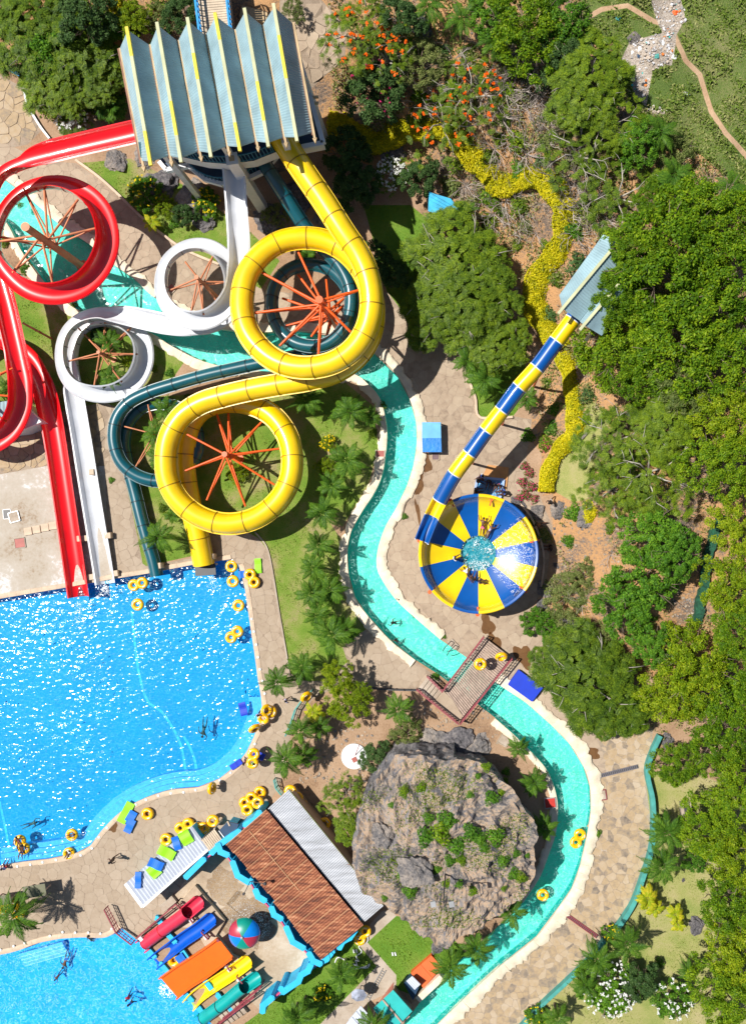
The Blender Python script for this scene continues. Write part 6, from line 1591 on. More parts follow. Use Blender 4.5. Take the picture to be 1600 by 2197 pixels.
for i in range(len(np_) - 1):
	z0 = np_[i].z + .15 * math.sin(i); z1 = np_[i + 1].z + .15 * math.sin(i + 1)
	mb.add([(*A[i], z0), (*A[i + 1], z1), (*B[i + 1], z1 - .2), (*B[i], z0 - .2), (*A[i], z0 + .5), (*A[i + 1], z1 + .5), (*B[i + 1], z1 + .4), (*B[i], z0 + .4)], [(4, 5, 6, 7), (0, 1, 5, 4), (3, 2, 6, 7)])
o = mb.build('green_shade_net', mat_plain('dark_green_net', (.015, .085, .045), .9, 1, 9, .5, vscale=4)); tag(o, 'dark green shade net strip running through the right-hand thicket', 'net')
for k, (pts, lab) in enumerate((([(672, 1478), (650, 1500), (636, 1520), (628, 1545), (616, 1575)], 'thin metal fence along the bare bed below the lime tree'), ([(592, 1668), (596, 1685), (608, 1700)], 'short metal fence beside the palm at the grey roof'), ([(800, 1474), (850, 1477), (897, 1478)], 'thin fence between stone path and palm bed left of the bridge'))):
	L_ = [G(*p) for p in pts]; root = thing('metal_fence', lab, 'fence', L_[0])
	for a, b in zip(L_[:-1], L_[1:]): rail(root, a, b, .8, .5, M['teal_wall'] if k < 2 else M['dark_metal'], 'fence_panel')
tr_ = thing('blue_fence', 'thin blue rail on the left terrace under the trees', 'fence', G(60, 170))
rail(tr_, G(-20, 130), G(88, 190), .9, .6, M['blue_rail'], 'fence_panel')
bd = thing('tower_path_slab', 'pale stone bench block beside the tower roof', 'bench', G(548, 35)); p = G(548, 38); mb = MB(); mb.box((p.x, p.y, p.z + .25), (2.2, .9, .5), R(-14)); mb.build('seat', M['valley_cream'], bd, bevel=.04)
# ------------------------------------------------------------------ people
def grow(verts, edges, radii, name, mat, sub=1):
	me = bpy.data.meshes.new(name); me.from_pydata([tuple(v) for v in verts], edges, [])
	o = bpy.data.objects.new(name, me); COL.objects.link(o)
	sk = o.modifiers.new('skin', 'SKIN'); sk.use_smooth_shade = True; sk.branch_smoothing = 0.6
	for i, d in enumerate(me.skin_vertices[0].data):
		r = radii[i]; d.radius = (r, r) if not isinstance(r, tuple) else r
		d.use_root = (i == 0)
	if sub: ss = o.modifiers.new('sub', 'SUBSURF'); ss.levels = sub; ss.render_levels = sub
	dg = bpy.context.evaluated_depsgraph_get(); dg.update()
	out = bpy.data.meshes.new_from_object(o.evaluated_get(dg)); out.name = name
	out.materials.clear(); out.materials.append(mat)
	for p in out.polygons: p.use_smooth = True
	bpy.data.objects.remove(o); bpy.data.meshes.remove(me)
	return out
def J(**k):
	d = dict(pel=(0, 0, .95), spi=(0, .01, 1.12), che=(0, 0, 1.32), nec=(0, 0, 1.46), hd=(0, .02, 1.58), top=(0, .01, 1.68),
			 Lsh=(-.17, 0, 1.40), Lel=(-.24, -.02, 1.12), Lwr=(-.26, .08, .88), Rsh=(.17, 0, 1.40), Rel=(.24, -.02, 1.12), Rwr=(.26, .08, .88),
			 Lhi=(-.09, 0, .90), Lkn=(-.10, .03, .49), Lan=(-.10, -.02, .08), Lto=(-.11, .16, .03), Rhi=(.09, 0, .90), Rkn=(.10, .03, .49), Ran=(.10, -.02, .08), Rto=(.11, .16, .03))
	d.update(k); return {a: Vector(b) for a, b in d.items()}
def rotj(d, M4): return {k: M4 @ v for k, v in d.items()}
POSES = {
	'stand': J(),
	'walk': J(Lkn=(-.10, .18, .52), Lan=(-.10, .22, .10), Lto=(-.10, .40, .05), Rkn=(.10, -.05, .50), Ran=(.10, -.30, .14), Rto=(.10, -.16, .04), Lel=(-.24, -.16, 1.15), Lwr=(-.24, -.10, .92), Rel=(.24, .12, 1.14), Rwr=(.22, .30, 1.0)),
	'carry': J(Lel=(-.32, .06, 1.60), Lwr=(-.34, .12, 1.86), Rel=(.32, .06, 1.60), Rwr=(.34, .12, 1.86), Lkn=(-.10, .16, .52), Lan=(-.10, .18, .10), Lto=(-.10, .36, .05), Rkn=(.10, -.03, .50), Ran=(.10, -.22, .12), Rto=(.10, -.06, .04)),
	'sit': J(pel=(0, 0, .12), spi=(0, -.04, .30), che=(0, -.02, .50), nec=(0, .02, .64), hd=(0, .07, .76), top=(0, .07, .86), Lsh=(-.17, 0, .58), Lel=(-.26, .10, .36), Lwr=(-.16, .30, .36), Rsh=(.17, 0, .58), Rel=(.26, .10, .36), Rwr=(.16, .30, .36),
			 Lhi=(-.09, .02, .11), Lkn=(-.14, .38, .36), Lan=(-.12, .62, .08), Lto=(-.13, .78, .05), Rhi=(.09, .02, .11), Rkn=(.14, .40, .32), Ran=(.13, .66, .07), Rto=(.14, .82, .05)),
	'recline': J(pel=(0, 0, .06), spi=(0, -.16, .12), che=(0, -.32, .24), nec=(0, -.44, .32), hd=(0, -.54, .40), top=(0, -.63, .46), Lsh=(-.17, -.36, .27), Lel=(-.40, -.28, .24), Lwr=(-.48, -.04, .24), Rsh=(.17, -.36, .27), Rel=(.40, -.28, .24), Rwr=(.48, -.04, .24),
				 Lhi=(-.09, .03, .08), Lkn=(-.14, .34, .34), Lan=(-.15, .66, .16), Lto=(-.16, .80, .24), Rhi=(.09, .03, .08), Rkn=(.14, .36, .33), Ran=(.16, .70, .18), Rto=(.17, .84, .26)),
	'swim': J(pel=(0, 0, 0), spi=(0, .17, .01), che=(0, .37, .02), nec=(0, .51, .04), hd=(0, .63, .08), top=(0, .73, .08), Lsh=(-.17, .45, .01), Lel=(-.34, .62, -.04), Lwr=(-.26, .86, -.05), Rsh=(.17, .45, .01), Rel=(.38, .34, -.05), Rwr=(.44, .10, -.08),
			  Lhi=(-.09, -.05, 0), Lkn=(-.13, -.46, -.04), Lan=(-.12, -.86, -.02), Lto=(-.12, -1.0, 0), Rhi=(.09, -.05, 0), Rkn=(.16, -.45, -.02), Ran=(.20, -.85, .02), Rto=(.20, -.98, .03)),
}
POSES['slide'] = J(pel=(0, 0, .10), spi=(0, -.16, .13), che=(0, -.35, .16), nec=(0, -.49, .18), hd=(0, -.61, .22), top=(0, -.71, .22), Lsh=(-.17, -.42, .16), Lel=(-.36, -.55, .12), Lwr=(-.40, -.78, .12), Rsh=(.17, -.42, .16), Rel=(.36, -.50, .12), Rwr=(.42, -.72, .12),
				   Lhi=(-.09, .05, .10), Lkn=(-.12, .46, .12), Lan=(-.10, .86, .08), Lto=(-.10, .98, .16), Rhi=(.09, .05, .10), Rkn=(.10, .46, .16), Ran=(.06, .85, .08), Rto=(.06, .97, .17))
def body_mesh(name, j):
	V, E, Rr = [], [], []
	def add(p, r, par=None):
		V.append(Vector(p)); Rr.append(r)
		if par is not None: E.append((par, len(V) - 1))
		return len(V) - 1
	pel = add(j['pel'], .125); spi = add(j['spi'], .115, pel); che = add(j['che'], .135, spi); nec = add(j['nec'], .055, che)
	chin = add(j['nec'].lerp(j['hd'], .5), .06, nec); hd = add(j['hd'], .092, chin); add(j['top'], .062, hd)
	for s in 'LR':
		sh = add(j[s + 'sh'], .062, che); el = add(j[s + 'el'], .042, sh); wr = add(j[s + 'wr'], .028, el)
		d = (j[s + 'wr'] - j[s + 'el']).normalized(); side = d.cross(Vector((0, 0, 1)))
		side = side.normalized() if side.length > .1 else Vector((0, 1, 0))
		palm = add(j[s + 'wr'] + d * .07, .034, wr)
		for q, (o_, L_) in enumerate(((-.030, .060), (-.011, .075), (.009, .078), (.028, .066))):
			k = add(j[s + 'wr'] + d * .10 + side * o_, .0095, palm); add(j[s + 'wr'] + d * (.10 + L_) + side * o_ * 1.5 + Vector((0, 0, -.015)), .0075, k)
		add(j[s + 'wr'] + d * .085 - side * .065, .010, palm)
		hi = add(j[s + 'hi'], .090, pel); kn = add(j[s + 'kn'], .058, hi)
		cf_ = add(j[s + 'kn'].lerp(j[s + 'an'], .35), .056, kn); an = add(j[s + 'an'], .034, cf_); add(j[s + 'to'], .030, an)
	me = grow(V, E, Rr, name, M['skin'])
	bm = bmesh.new(); bm.from_mesh(me)
	up = (j['top'] - j['nec']).normalized(); f = Vector((0, 1, 0)) if abs(up.z) > .6 else Vector((0, 0, 1) if name.endswith('recline') or name.endswith('slide') else (0, 0, -1))
	f = (f - up * f.dot(up)).normalized(); sd_ = f.cross(up)
	for (o_, sc_) in ((f * .098, .016), (f * .088 - up * .035, .014), (f * .085 + up * .02 + sd_ * .032, .010), (f * .085 + up * .02 - sd_ * .032, .010), (sd_ * .094, .020), (-sd_ * .094, .020)):
		bmesh.ops.create_icosphere(bm, subdivisions=1, radius=sc_, matrix=Matrix.Translation(j['hd'] + o_))
	bm.to_mesh(me); bm.free()
	for p in me.polygons: p.use_smooth = True
	return me
def shorts_mesh(name, j):
	V = [j['pel'].lerp(j['spi'], .25), j['pel']] ; E = [(0, 1)]; Rr = [.128, .140]
	for s in 'LR':
		a = j[s + 'hi'] + (j[s + 'hi'] - j['pel']) * .05; b = a.lerp(j[s + 'kn'], .55); n = len(V); V += [a, b]; Rr += [.104, .088]; E += [(1, n), (n, n + 1)]
	return grow(V, E, Rr, name, M['cloth_navy'])
def suit_mesh(name, j):
	V = [j['pel'], j['spi'], j['che'].lerp(j['spi'], .2)]; E = [(0, 1), (1, 2)]; Rr = [.140, .130, .148]
	for s in 'LR':
		a = j[s + 'hi'].lerp(j['pel'], .2); n = len(V); V.append(a); Rr.append(.102); E.append((0, n))
	return grow(V, E, Rr, name, M['cloth_pink'])
def shirt_mesh(name, j):
	V = [j['pel'].lerp(j['spi'], .3), j['spi'], j['che'], j['nec'].lerp(j['che'], .45)]; E = [(0, 1), (1, 2), (2, 3)]; Rr = [.140, .132, .152, .09]
	for s in 'LR':
		a = j[s + 'sh']; b = a.lerp(j[s + 'el'], .6); n = len(V); V += [a, b]; Rr += [.076, .062]; E += [(2, n), (n, n + 1)]
	return grow(V, E, Rr, name, M['cloth_white'])
def hair_mesh(name, j):
	up = (j['top'] - j['nec']).normalized(); bm = bmesh.new()
	bmesh.ops.create_icosphere(bm, subdivisions=2, radius=.112, matrix=Matrix.Translation(j['hd'] + up * .03 - Vector((0, .012, 0))))
	c = j['hd'] - up * .03
	bmesh.ops.delete(bm, geom=[v for v in bm.verts if (v.co - c).dot(up) < 0], context='VERTS')
	me = bpy.data.meshes.new(name); bm.to_mesh(me); bm.free(); me.materials.append(M['hair'])
	for p in me.polygons: p.use_smooth = True
	return me
PM = {}
for pn, j in POSES.items():
	PM[pn] = dict(body=body_mesh('body_' + pn, j), shorts=shorts_mesh('shorts_' + pn, j), swimsuit=suit_mesh('swimsuit_' + pn, j), shirt=shirt_mesh('shirt_' + pn, j), hair=hair_mesh('hair_' + pn, j))
def person(pose, px, py, z, rz, label, wear, sc=1.0, rot=(0, 0), grp=None, mode='P'):
	p = P(px, py, z) if mode == 'P' else G(px, py, z)
	root = thing('person', label, 'person', p, group=grp)
	root.rotation_euler = (R(rot[0]), R(rot[1]), R(rz)); root.scale = (sc, sc, sc)
	bo = link('body', PM[pose]['body'], root); link('hair', PM[pose]['hair'], bo)
	for kind, colr in wear:
		o = link(kind, PM[pose][kind], root); o.material_slots[0].link = 'OBJECT'; o.material_slots[0].material = M['cloth_' + colr]
bz = 1.75
PEOPLE = [
 ('slide', 1035, 1128, 1.95, 172, 'person in a pink bikini bottom sliding on a yellow wedge of the bowl', [('shorts', 'pink')], 1.0, (-8, 0)),
 ('slide', 1049, 1139, 1.90, 150, 'person in lilac sliding beside the one in pink in the bowl', [('swimsuit', 'lilac')], .95, (-8, 0)),
 ('sit', 975, 1199, 1.85, -60, 'person in a white top sitting at the left rim of the bowl water', [('shirt', 'white'), ('shorts', 'navy')], .9),
 ('slide', 1003, 1231, 1.75, -150, 'person in a white shirt reaching towards the bowl water', [('shirt', 'white'), ('shorts', 'black')], .9),
 ('sit', 1013, 1243, 1.9, -20, 'person curled up on the lower blue wedge of the bowl', [('shorts', 'black')], .95),
 ('sit', 1028, 1246, 1.95, -100, 'person with dark trunks sitting on the lower yellow wedge of the bowl', [('shorts', 'navy')], .95),
 ('sit', 1036, 1022, .32, 120, 'person in a white shirt, leftmost on the back rim of the catch pool', [('shirt', 'white'), ('shorts', 'blue')], 1.0),
 ('sit', 1024, 1030, .32, -110, 'person in dark clothes on the left corner of the catch pool', [('shirt', 'black')], .95),
 ('sit', 1049, 1033, .32, 165, 'person in black, second on the back rim of the catch pool', [('shirt', 'black'), ('shorts', 'navy')], 1.0),
 ('sit', 1060, 1039, .32, 160, 'person with bare arms, third on the back rim of the catch pool', [('shirt', 'navy')], .95),
 ('sit', 1070, 1041, .32, 170, 'person in a pink top on the back rim of the catch pool', [('swimsuit', 'pink')], .95),
 ('sit', 1081, 1056, .35, 100, 'person in a blue top on the right rim of the catch pool', [('shirt', 'blue'), ('shorts', 'navy')], 1.0),
 ('sit', 1018, 1054, .32, -80, 'person crouching at the lower left rim of the catch pool', [('shorts', 'black')], 1.0),
 ('walk', 1187, 1070, 0, 130, 'person in a black top and white trousers at the end of the hedge', [('shirt', 'black'), ('shorts', 'white')], 1.0, (-25, 0), None, 'G'),
 ('walk', 1170, 1124, 0, 95, 'bare chested person stooping on the brown rocks', [('shorts', 'black')], 1.05, (-35, 0), None, 'G'),
 ('sit', 1181, 1175, 0, 90, 'person in black seated on the rocks right of the bowl', [('shirt', 'black'), ('shorts', 'black')], 1.1, (0, 0), None, 'G'),
 ('swim', 847, 1336, -.22, 80, 'swimmer in the lazy river, upper one above the bridge', [('shorts', 'black')], .8, (55, 0)),
 ('swim', 852, 1376, -.22, 40, 'swimmer at the inner edge of the lazy river, lower one', [('shorts', 'navy')], .75, (50, 0)),
 ('swim', 856, 1288, -.15, 10, 'bather holding the outer river edge above the other swimmers', [('shorts', 'black')], .6, (70, 0)),
 ('walk', 253, 1835, 0, 115, 'barefoot person walking across the lower deck with arms swinging', [('shorts', 'black')], 1.0),
 ('walk', 620, 1498, 0, 110, 'person in grey walking between the palms and the pool', [('shirt', 'lilac'), ('shorts', 'black')], .85),
 ('carry', 660, 1489, 0, -60, 'person carrying a ring on the path by the lime tree', [('shorts', 'navy')], .9),
 ('walk', 563, 1527, 0, -10, 'person in a lilac shirt at the pool edge between two rings', [('shirt', 'lilac'), ('shorts', 'black')], .95),
 ('carry', 577, 1522, 0, 30, 'person inside the upper rings of the pool edge group', [('shorts', 'black')], .75),
 ('walk', 553, 1556, 0, 70, 'child in red holding a steep ring at the pool edge', [('shirt', 'red'), ('shorts', 'black')], .8),
 ('walk', 533, 1628, 0, 40, 'person left of the carried double ring, in a pink top', [('swimsuit', 'pink')], .95),
 ('walk', 554, 1629, 0, 10, 'person right of the carried double ring, in a lime top', [('shirt', 'green'), ('shorts', 'black')], .95),
 ('walk', 461, 1687, 0, -90, 'child holding an upright ring on the lower deck', [('shorts', 'black')], .85),
 ('swim', 438, 1563, -.28, 170, 'swimmer face down in the right half of the big pool', [('shorts', 'black')], 1.05),
 ('swim', 66, 1768, -.5, -72, 'diver underwater near the left of the big pool', [('shorts', 'navy')], .9),
 ('recline', 43, 1806, .05, 190, 'person in a striped pink suit lying on the double ring', [('swimsuit', 'pink')], .9),
 ('recline', 50, 1824, .05, 170, 'bare chested person lying on the lower half of the double ring', [('shorts', 'navy')], .95),
 ('recline', 155, 1791, .02, 110, 'child sprawled in the upper of the two rings near the lower shore', [('swimsuit', 'white')], .62),
 ('recline', 148, 1831, .02, 150, 'child sprawled in the lower of the two rings near the lower shore', [('shirt', 'white')], .62),
 ('sit', 14, 1859, .08, -15, 'person in a striped shirt and red cap sitting on the pool rim at the left', [('shirt', 'lilac'), ('shorts', 'red')], .95),
 ('swim', 142, 2060, -.2, 160, 'swimmer in blue shorts gliding from the steps of the small pool', [('shorts', 'blue')], 1.0, (0, 0)),
 ('swim', 127, 2092, -.15, 145, 'swimmer with only head and shoulders above the small pool', [('shorts', 'navy')], .7, (40, 0)),
 ('stand', 202, 2022, -.95, 180, 'bather standing in the small pool against its upper rim', [('swimsuit', 'black')], .95, (45, 0)),
 ('walk', 287, 2122, -.6, 160, 'bather in a red shirt in the small pool', [('shirt', 'red'), ('shorts', 'navy')], .85, (-10, 0)),
 ('walk', 292, 2143, -.6, 20, 'bather in a blue top in the small pool, below the one in red', [('shirt', 'blue'), ('shorts', 'black')], .9, (-10, 0)),
 ('carry', 1033, 1421, .6, 140, 'person walking under a ring in the middle of the bridge', [('shorts', 'black')], .85),
 ('carry', 1079, 1402, .1, 130, 'person carrying a tilted ring at the upper end of the bridge', [('shorts', 'navy')], .9),
]
for a in PEOPLE: person(*a)
# ------------------------------------------------------------------ grey rock outcrop
ROCK = [(871, 1617), (910, 1618), (947, 1622), (990, 1628), (1031, 1635), (1062, 1659), (1094, 1693), (1110, 1716), (1123, 1737), (1146, 1764), (1148, 1790), (1144, 1816), (1148, 1850), (1144, 1879), (1128, 1921), (1089, 1953), (1049, 1995), (1010, 2005),
		(985, 2012), (956, 2039), (936, 2034), (922, 2012), (884, 2002), (866, 1982), (834, 1947), (800, 1935), (775, 1908), (762, 1863), (754, 1816), (767, 1780), (772, 1745), (778, 1716), (795, 1685), (809, 1664), (820, 1645), (847, 1622)]
from mathutils import noise as mnoise
ZT = 4.3
rc = P(955, 1815, 3.0)
rockw = [P(a, b, ZT * .92) for a, b in ROCK]
rl_ = catmull(rockw + [rockw[0]], .24)[:-1]
n = len(rl_); rows = 46
vv = []
for i, p in enumerate(rl_):
	v = Vector((p.x - rc.x, p.y - rc.y, 0)); L_ = v.length; d = v / L_
	for k in range(rows):
		if k < 10:                    # the steep flank
			t = k / 9; rad = L_ * (1.0 - 0.02 * t + 0.035 * (1 - t)) ; z = -0.3 + (ZT * .92 + .3) * (t ** 0.75)
			if d.x > .1 and d.y > -.6: rad = L_ * (1.0 - 0.06 * (1 - t))
		else:
			t = (k - 9) / (rows - 10); rad = L_ * .98 * (1 - t); z = ZT * (.92 + .22 * math.sin(t * 1.5))
		q = Vector((rc.x + d.x * rad, rc.y + d.y * rad, z))
		nz = mnoise.fractal(q * .55, 1.0, 2.1, 5) ; n2 = mnoise.fractal(q * 1.9 + Vector((7, 3, 1)), 1.0, 2.0, 4)
		cell = mnoise.voronoi(q * .8)[0][0] - .35 * abs(mnoise.noise(q * 1.3)) + .22 * abs(mnoise.noise(q * 3.1 + Vector((5, 1, 2))))
		flank = 1.0 if 0 < k < 13 else .45
		q.z += (nz * .6 + n2 * .25 + (cell - .4) * .7) * (1.0 if k > 4 else .3) * (.9 if k > 12 else 1)
		q.x += d.x * (nz * .35 + n2 * .12) * flank; q.y += d.y * (nz * .35 + n2 * .12) * flank
		vv.append(q)
FLIP = 1
if sum(rl_[i].x * rl_[(i + 1) % n].y - rl_[(i + 1) % n].x * rl_[i].y for i in range(n)) > 0: FLIP = -1
mb = MB()
mb.add(vv + [Vector((rc.x, rc.y, ZT * 1.14 + .1))], [(i * rows + k + 1, ((i + 1) % n) * rows + k + 1, ((i + 1) % n) * rows + k, i * rows + k)[::FLIP] for i in range(n) for k in range(rows - 1)])
m, nt, b, N, L = newmat('outcrop_rock')
geo = N('ShaderNodeNewGeometry'); n1 = N('ShaderNodeTexNoise'); n1.inputs['Scale'].default_value = .38; n1.inputs['Detail'].default_value = 9; n1.inputs['Roughness'].default_value = .66
n2 = N('ShaderNodeTexNoise'); n2.inputs['Scale'].default_value = 4.5; n2.inputs['Detail'].default_value = 6; n2.inputs['Roughness'].default_value = .7
vo = N('ShaderNodeTexVoronoi'); vo.inputs['Scale'].default_value = 1.1; vo.feature = 'DISTANCE_TO_EDGE'
for q in (n1, n2, vo): L(geo.outputs['Position'], q.inputs['Vector'])
sx = N('ShaderNodeSeparateXYZ'); L(geo.outputs['Normal'], sx.inputs[0])
mx = N('ShaderNodeMix'); mx.inputs[0].default_value = .45; L(n1.outputs[0], mx.inputs[2]); L(n2.outputs[0], mx.inputs[3])
ra_ = ramp(nt, [(.39, (.08, .075, .075)), (.44, (.19, .17, .155)), (.485, (.34, .27, .21)), (.53, (.44, .30, .19)), (.57, (.30, .25, .21)), (.66, (.46, .38, .30))])
rb_ = ramp(nt, [(.36, (.07, .07, .08)), (.52, (.20, .19, .20)), (.68, (.36, .33, .31))])
L(mx.outputs[0], ra_.inputs[0]); L(mx.outputs[0], rb_.inputs[0])
sl = N('ShaderNodeMapRange'); sl.inputs[1].default_value = .55; sl.inputs[2].default_value = .85; L(sx.outputs[2], sl.inputs[0])
mc = N('ShaderNodeMix'); mc.data_type = 'RGBA'; L(sl.outputs[0], mc.inputs[0]); L(rb_.outputs[0], mc.inputs[6]); L(ra_.outputs[0], mc.inputs[7]); L(mc.outputs[2], b.inputs['Base Color'])
bp = N('ShaderNodeBump'); bp.inputs['Strength'].default_value = 1; bp.inputs['Distance'].default_value = .12; L(n2.outputs[0], bp.inputs['Height']); L(bp.outputs[0], b.inputs['Normal']); b.inputs['Roughness'].default_value = .95
M['outcrop'] = m
rocko = mb.build('rock_outcrop', M['outcrop']); tag(rocko, 'huge grey rock outcrop with scrub on top beside the lazy river', 'rock')
from mathutils.bvhtree import BVHTree
rbvh = BVHTree.FromPolygons([tuple(v) for v in mb.v], mb.f)
def RT(px, py, dz=0.0):
	o = Vector((NX, NY, H)); e = P(px, py, 0); d = (e - o).normalized()
	h = rbvh.ray_cast(o, d)
	return (h[0] + Vector((0, 0, dz))) if h[0] is not None else G(px, py, dz)
def boulder_mesh(seed, mat, sx=1, sy=1, sz=.6):
	rg = random.Random(seed); bm = bmesh.new(); bmesh.ops.create_icosphere(bm, subdivisions=4, radius=1)
	off = Vector((seed * 3.1, seed, 0))
	for v in bm.verts:
		k = 1 + .45 * mnoise.noise(v.co * 1.2 + off) + .22 * mnoise.noise(v.co * 3.2 + off) - .25 * abs(mnoise.noise(v.co * 2.1 + off)) + .07 * mnoise.noise(v.co * 8 + off)
		v.co = Vector((v.co.x * sx, v.co.y * sy, v.co.z * sz)) * k
	me = bpy.data.meshes.new('boulder'); bm.to_mesh(me); bm.free(); me.materials.append(mat)
	return me
BM = [boulder_mesh(s, M['rock_dark'] if s % 2 else M['rock'], 1, .7 + .12 * (s % 3), .4) for s in range(1, 6)]
def boulder(px, py, r, label, k=0, dz=0.0, name='boulder', onrock=False, sx=1.0):
	p = RT(px, py) if onrock else G(px, py)
	o = link(name, BM[k % 5], None, (p.x, p.y, p.z + dz), (0, 0, px * .7), (r * sx, r, r)); tag(o, label, 'rock'); return o
for a in [(350, 395, 1.5, 'grey boulder below the left foot of the slide tower', 0), (420, 430, 1.7, 'rugged grey boulder left of the white slide, under the tower', 1), (440, 480, 1.0, 'smaller boulder with yellow flowers left of the white slide', 2), (320, 330, 1.3, 'pale layered rock at the lower left corner of the roof', 3),
		  (575, 470, 1.4, 'dark boulder in the shade between white and teal slides', 4), (250, 345, 1.0, 'dark rock below the red slide entrance', 1), (700, 470, 1.2, 'shaded boulder right of the yellow tube', 3), (640, 420, 1.4, 'boulder behind the teal tube in the tower shadow', 0),
		  (210, 200, 1.5, 'dark rock left of the tower among shrubs', 1), (225, 240, 1.0, 'dark rock above the fan palm', 3), (845, 325, 1.2, 'grey boulder under the yellow hedge bend', 0), (905, 60, 1.1, 'grey rock near the top palms', 2),
		  (1112, 1085, .9, 'grey rock at the foot of the pink bougainvillea', 2), (1150, 1100, .7, 'dark rock between bowl and seated people', 1), (1200, 1092, .9, 'flat brown rock below the hedge end', 3), (1258, 1112, .9, 'dark streaked rock left of the small yellow bush', 1),
		  (1193, 1214, .35, 'small round grey stone on the orange bank', 2), (1170, 1265, .8, 'grey rock at the lower right of the bowl', 1), (1160, 1300, .7, 'pale grey rock beside the bowl post', 2), (1215, 1340, .9, 'grey rock in the scrub right of the path', 0),
		  (930, 1598, 1.5, 'brown rock knob above the outcrop, left', 1), (975, 1600, 1.7, 'long brown rock above the outcrop', 0), (1020, 1604, 1.5, 'grey rock above the outcrop, right', 3), (1492, 1983, .8, 'brown boulder on the dry lawn beside the banana plant', 0),
		  (1465, 1888, .2, 'small round stone on the dry lawn', 2), (1430, 1590, .8, 'white grey stone at the top of the sea green wall', 2), (1370, 1545, .9, 'grey stones above the sea green wall', 0), (1342, 1530, .8, 'dark stone in the thicket above the river path', 1),
		  (1360, 82, .5, 'grey boulder at the upper edge of the litter patch', 1), (1350, 890, .35, 'pale stone near the feathery shrub right of the hedge', 2)]:
	boulder(*a)
boulder(888, 1868, 1.3, 'dark cracked boulder standing on the grey outcrop', 1, .1, onrock=True, sx=1.1); boulder(820, 1795, 1.1, 'dark smooth boulder at the left of the grey outcrop', 3, .1, onrock=True, sx=1.2)
boulder(944, 2022, .9, 'pale white boulder at the foot of the outcrop', 2, .2, sx=1.1)
lpole = thing('floodlight_pole', 'slim pole with two floodlights on top of the grey outcrop', 'light pole', RT(955, 1876))
b0 = RT(955, 1876, -.2); tpz = b0.z + 5.0
t0 = P(947, 1934, tpz)
t0 = Vector((b0.x, b0.y, b0.z + 5.2))
mb = MB(); mb.rod(b0, t0, .06, .05, 8); mb.rod(t0 + Vector((-.7, 0, -.1)), t0 + Vector((.6, .1, -.1)), .03, .03, 6); mb.build('pole', M['dark_metal'], lpole, smooth=True)
for s in (-.75, .6):
	mb = MB(); mb.box((t0.x + s, t0.y - .1, t0.z), (.38, .42, .14), .2); mb.build('floodlight', M['steel'], lpole)
# ------------------------------------------------------------------ leaves, crowns, palms
def quads(C, U, W, name, mat):
	"""one leaf quad (a folded diamond) per row: centre C, half length vector U, half width vector W"""
	n = len(C)
	V = np.empty((n, 4, 3)); V[:, 0] = C - U; V[:, 1] = C + W; V[:, 2] = C + U; V[:, 3] = C - W
	F = np.arange(n * 4).reshape(n, 4)
	return np_mesh(name, V.reshape(-1, 3), F, mat)
def rand_frames(n, nrm, r, spread):
	"""leaf directions lying roughly across the given normals"""
	N_ = nrm + r.normal(0, spread, (n, 3)); N_ /= np.linalg.norm(N_, axis=1, keepdims=True)
	a = r.normal(0, 1, (n, 3)); U = np.cross(N_, a); U /= np.linalg.norm(U, axis=1, keepdims=True)
	W = np.cross(N_, U)
	return U, W
def crown_broad(seed, R_, Hh, nc, per, ls, mat, flat_=.55, cr=(.13, .22), spread=.55, openf=0.0):
	r = np.random.default_rng(seed); C = []; Nn = []
	k = 0; pts = []
	ph = r.uniform(0, 6.28, 6)
	for _ in range(nc * 30):
		if len(pts) >= nc: break
		th = r.uniform(0, 2 * math.pi); u = math.sqrt(r.random()); edge = 1 + .14 * math.sin(2 * th + ph[0]) + .10 * math.sin(3 * th + ph[1]) + .08 * math.sin(5 * th + ph[2])
		rad = u * R_ * edge * .92
		z = Hh * math.sqrt(max(0.02, 1 - (u * .95) ** 2)) * (1 + .12 * math.sin(4 * th + 6 * u + ph[3]))
		if r.random() < .30: z *= r.uniform(.35, .8)
		p = np.array([rad * math.cos(th), rad * math.sin(th), z])
		if all(np.linalg.norm(p - q) > cr[0] * R_ * .75 for q in pts): pts.append(p)
	for p in pts:
		c = r.uniform(*cr) * R_; n_ = int(per * (c / (R_ * .17)) ** 2)
		d = r.normal(0, 1, (n_, 3)); d[:, 2] = np.abs(d[:, 2]) * .9 - .15; d /= np.linalg.norm(d, axis=1, keepdims=True)
		rr = c * (r.random((n_, 1)) ** .35) * (1 + .25 * r.normal(0, 1, (n_, 1)) * .5)
		q = p + d * rr * np.array([1, 1, .75])
		C.append(q); Nn.append(d * .8 + np.array([0, 0, .7]))
	C = np.vstack(C); Nn = np.vstack(Nn); n = len(C)
	U, W = rand_frames(n, Nn, r, spread); s = ls * r.uniform(.6, 1.3, (n, 1))
	return quads(C, U * s, W * s * .5, 'crown', mat)
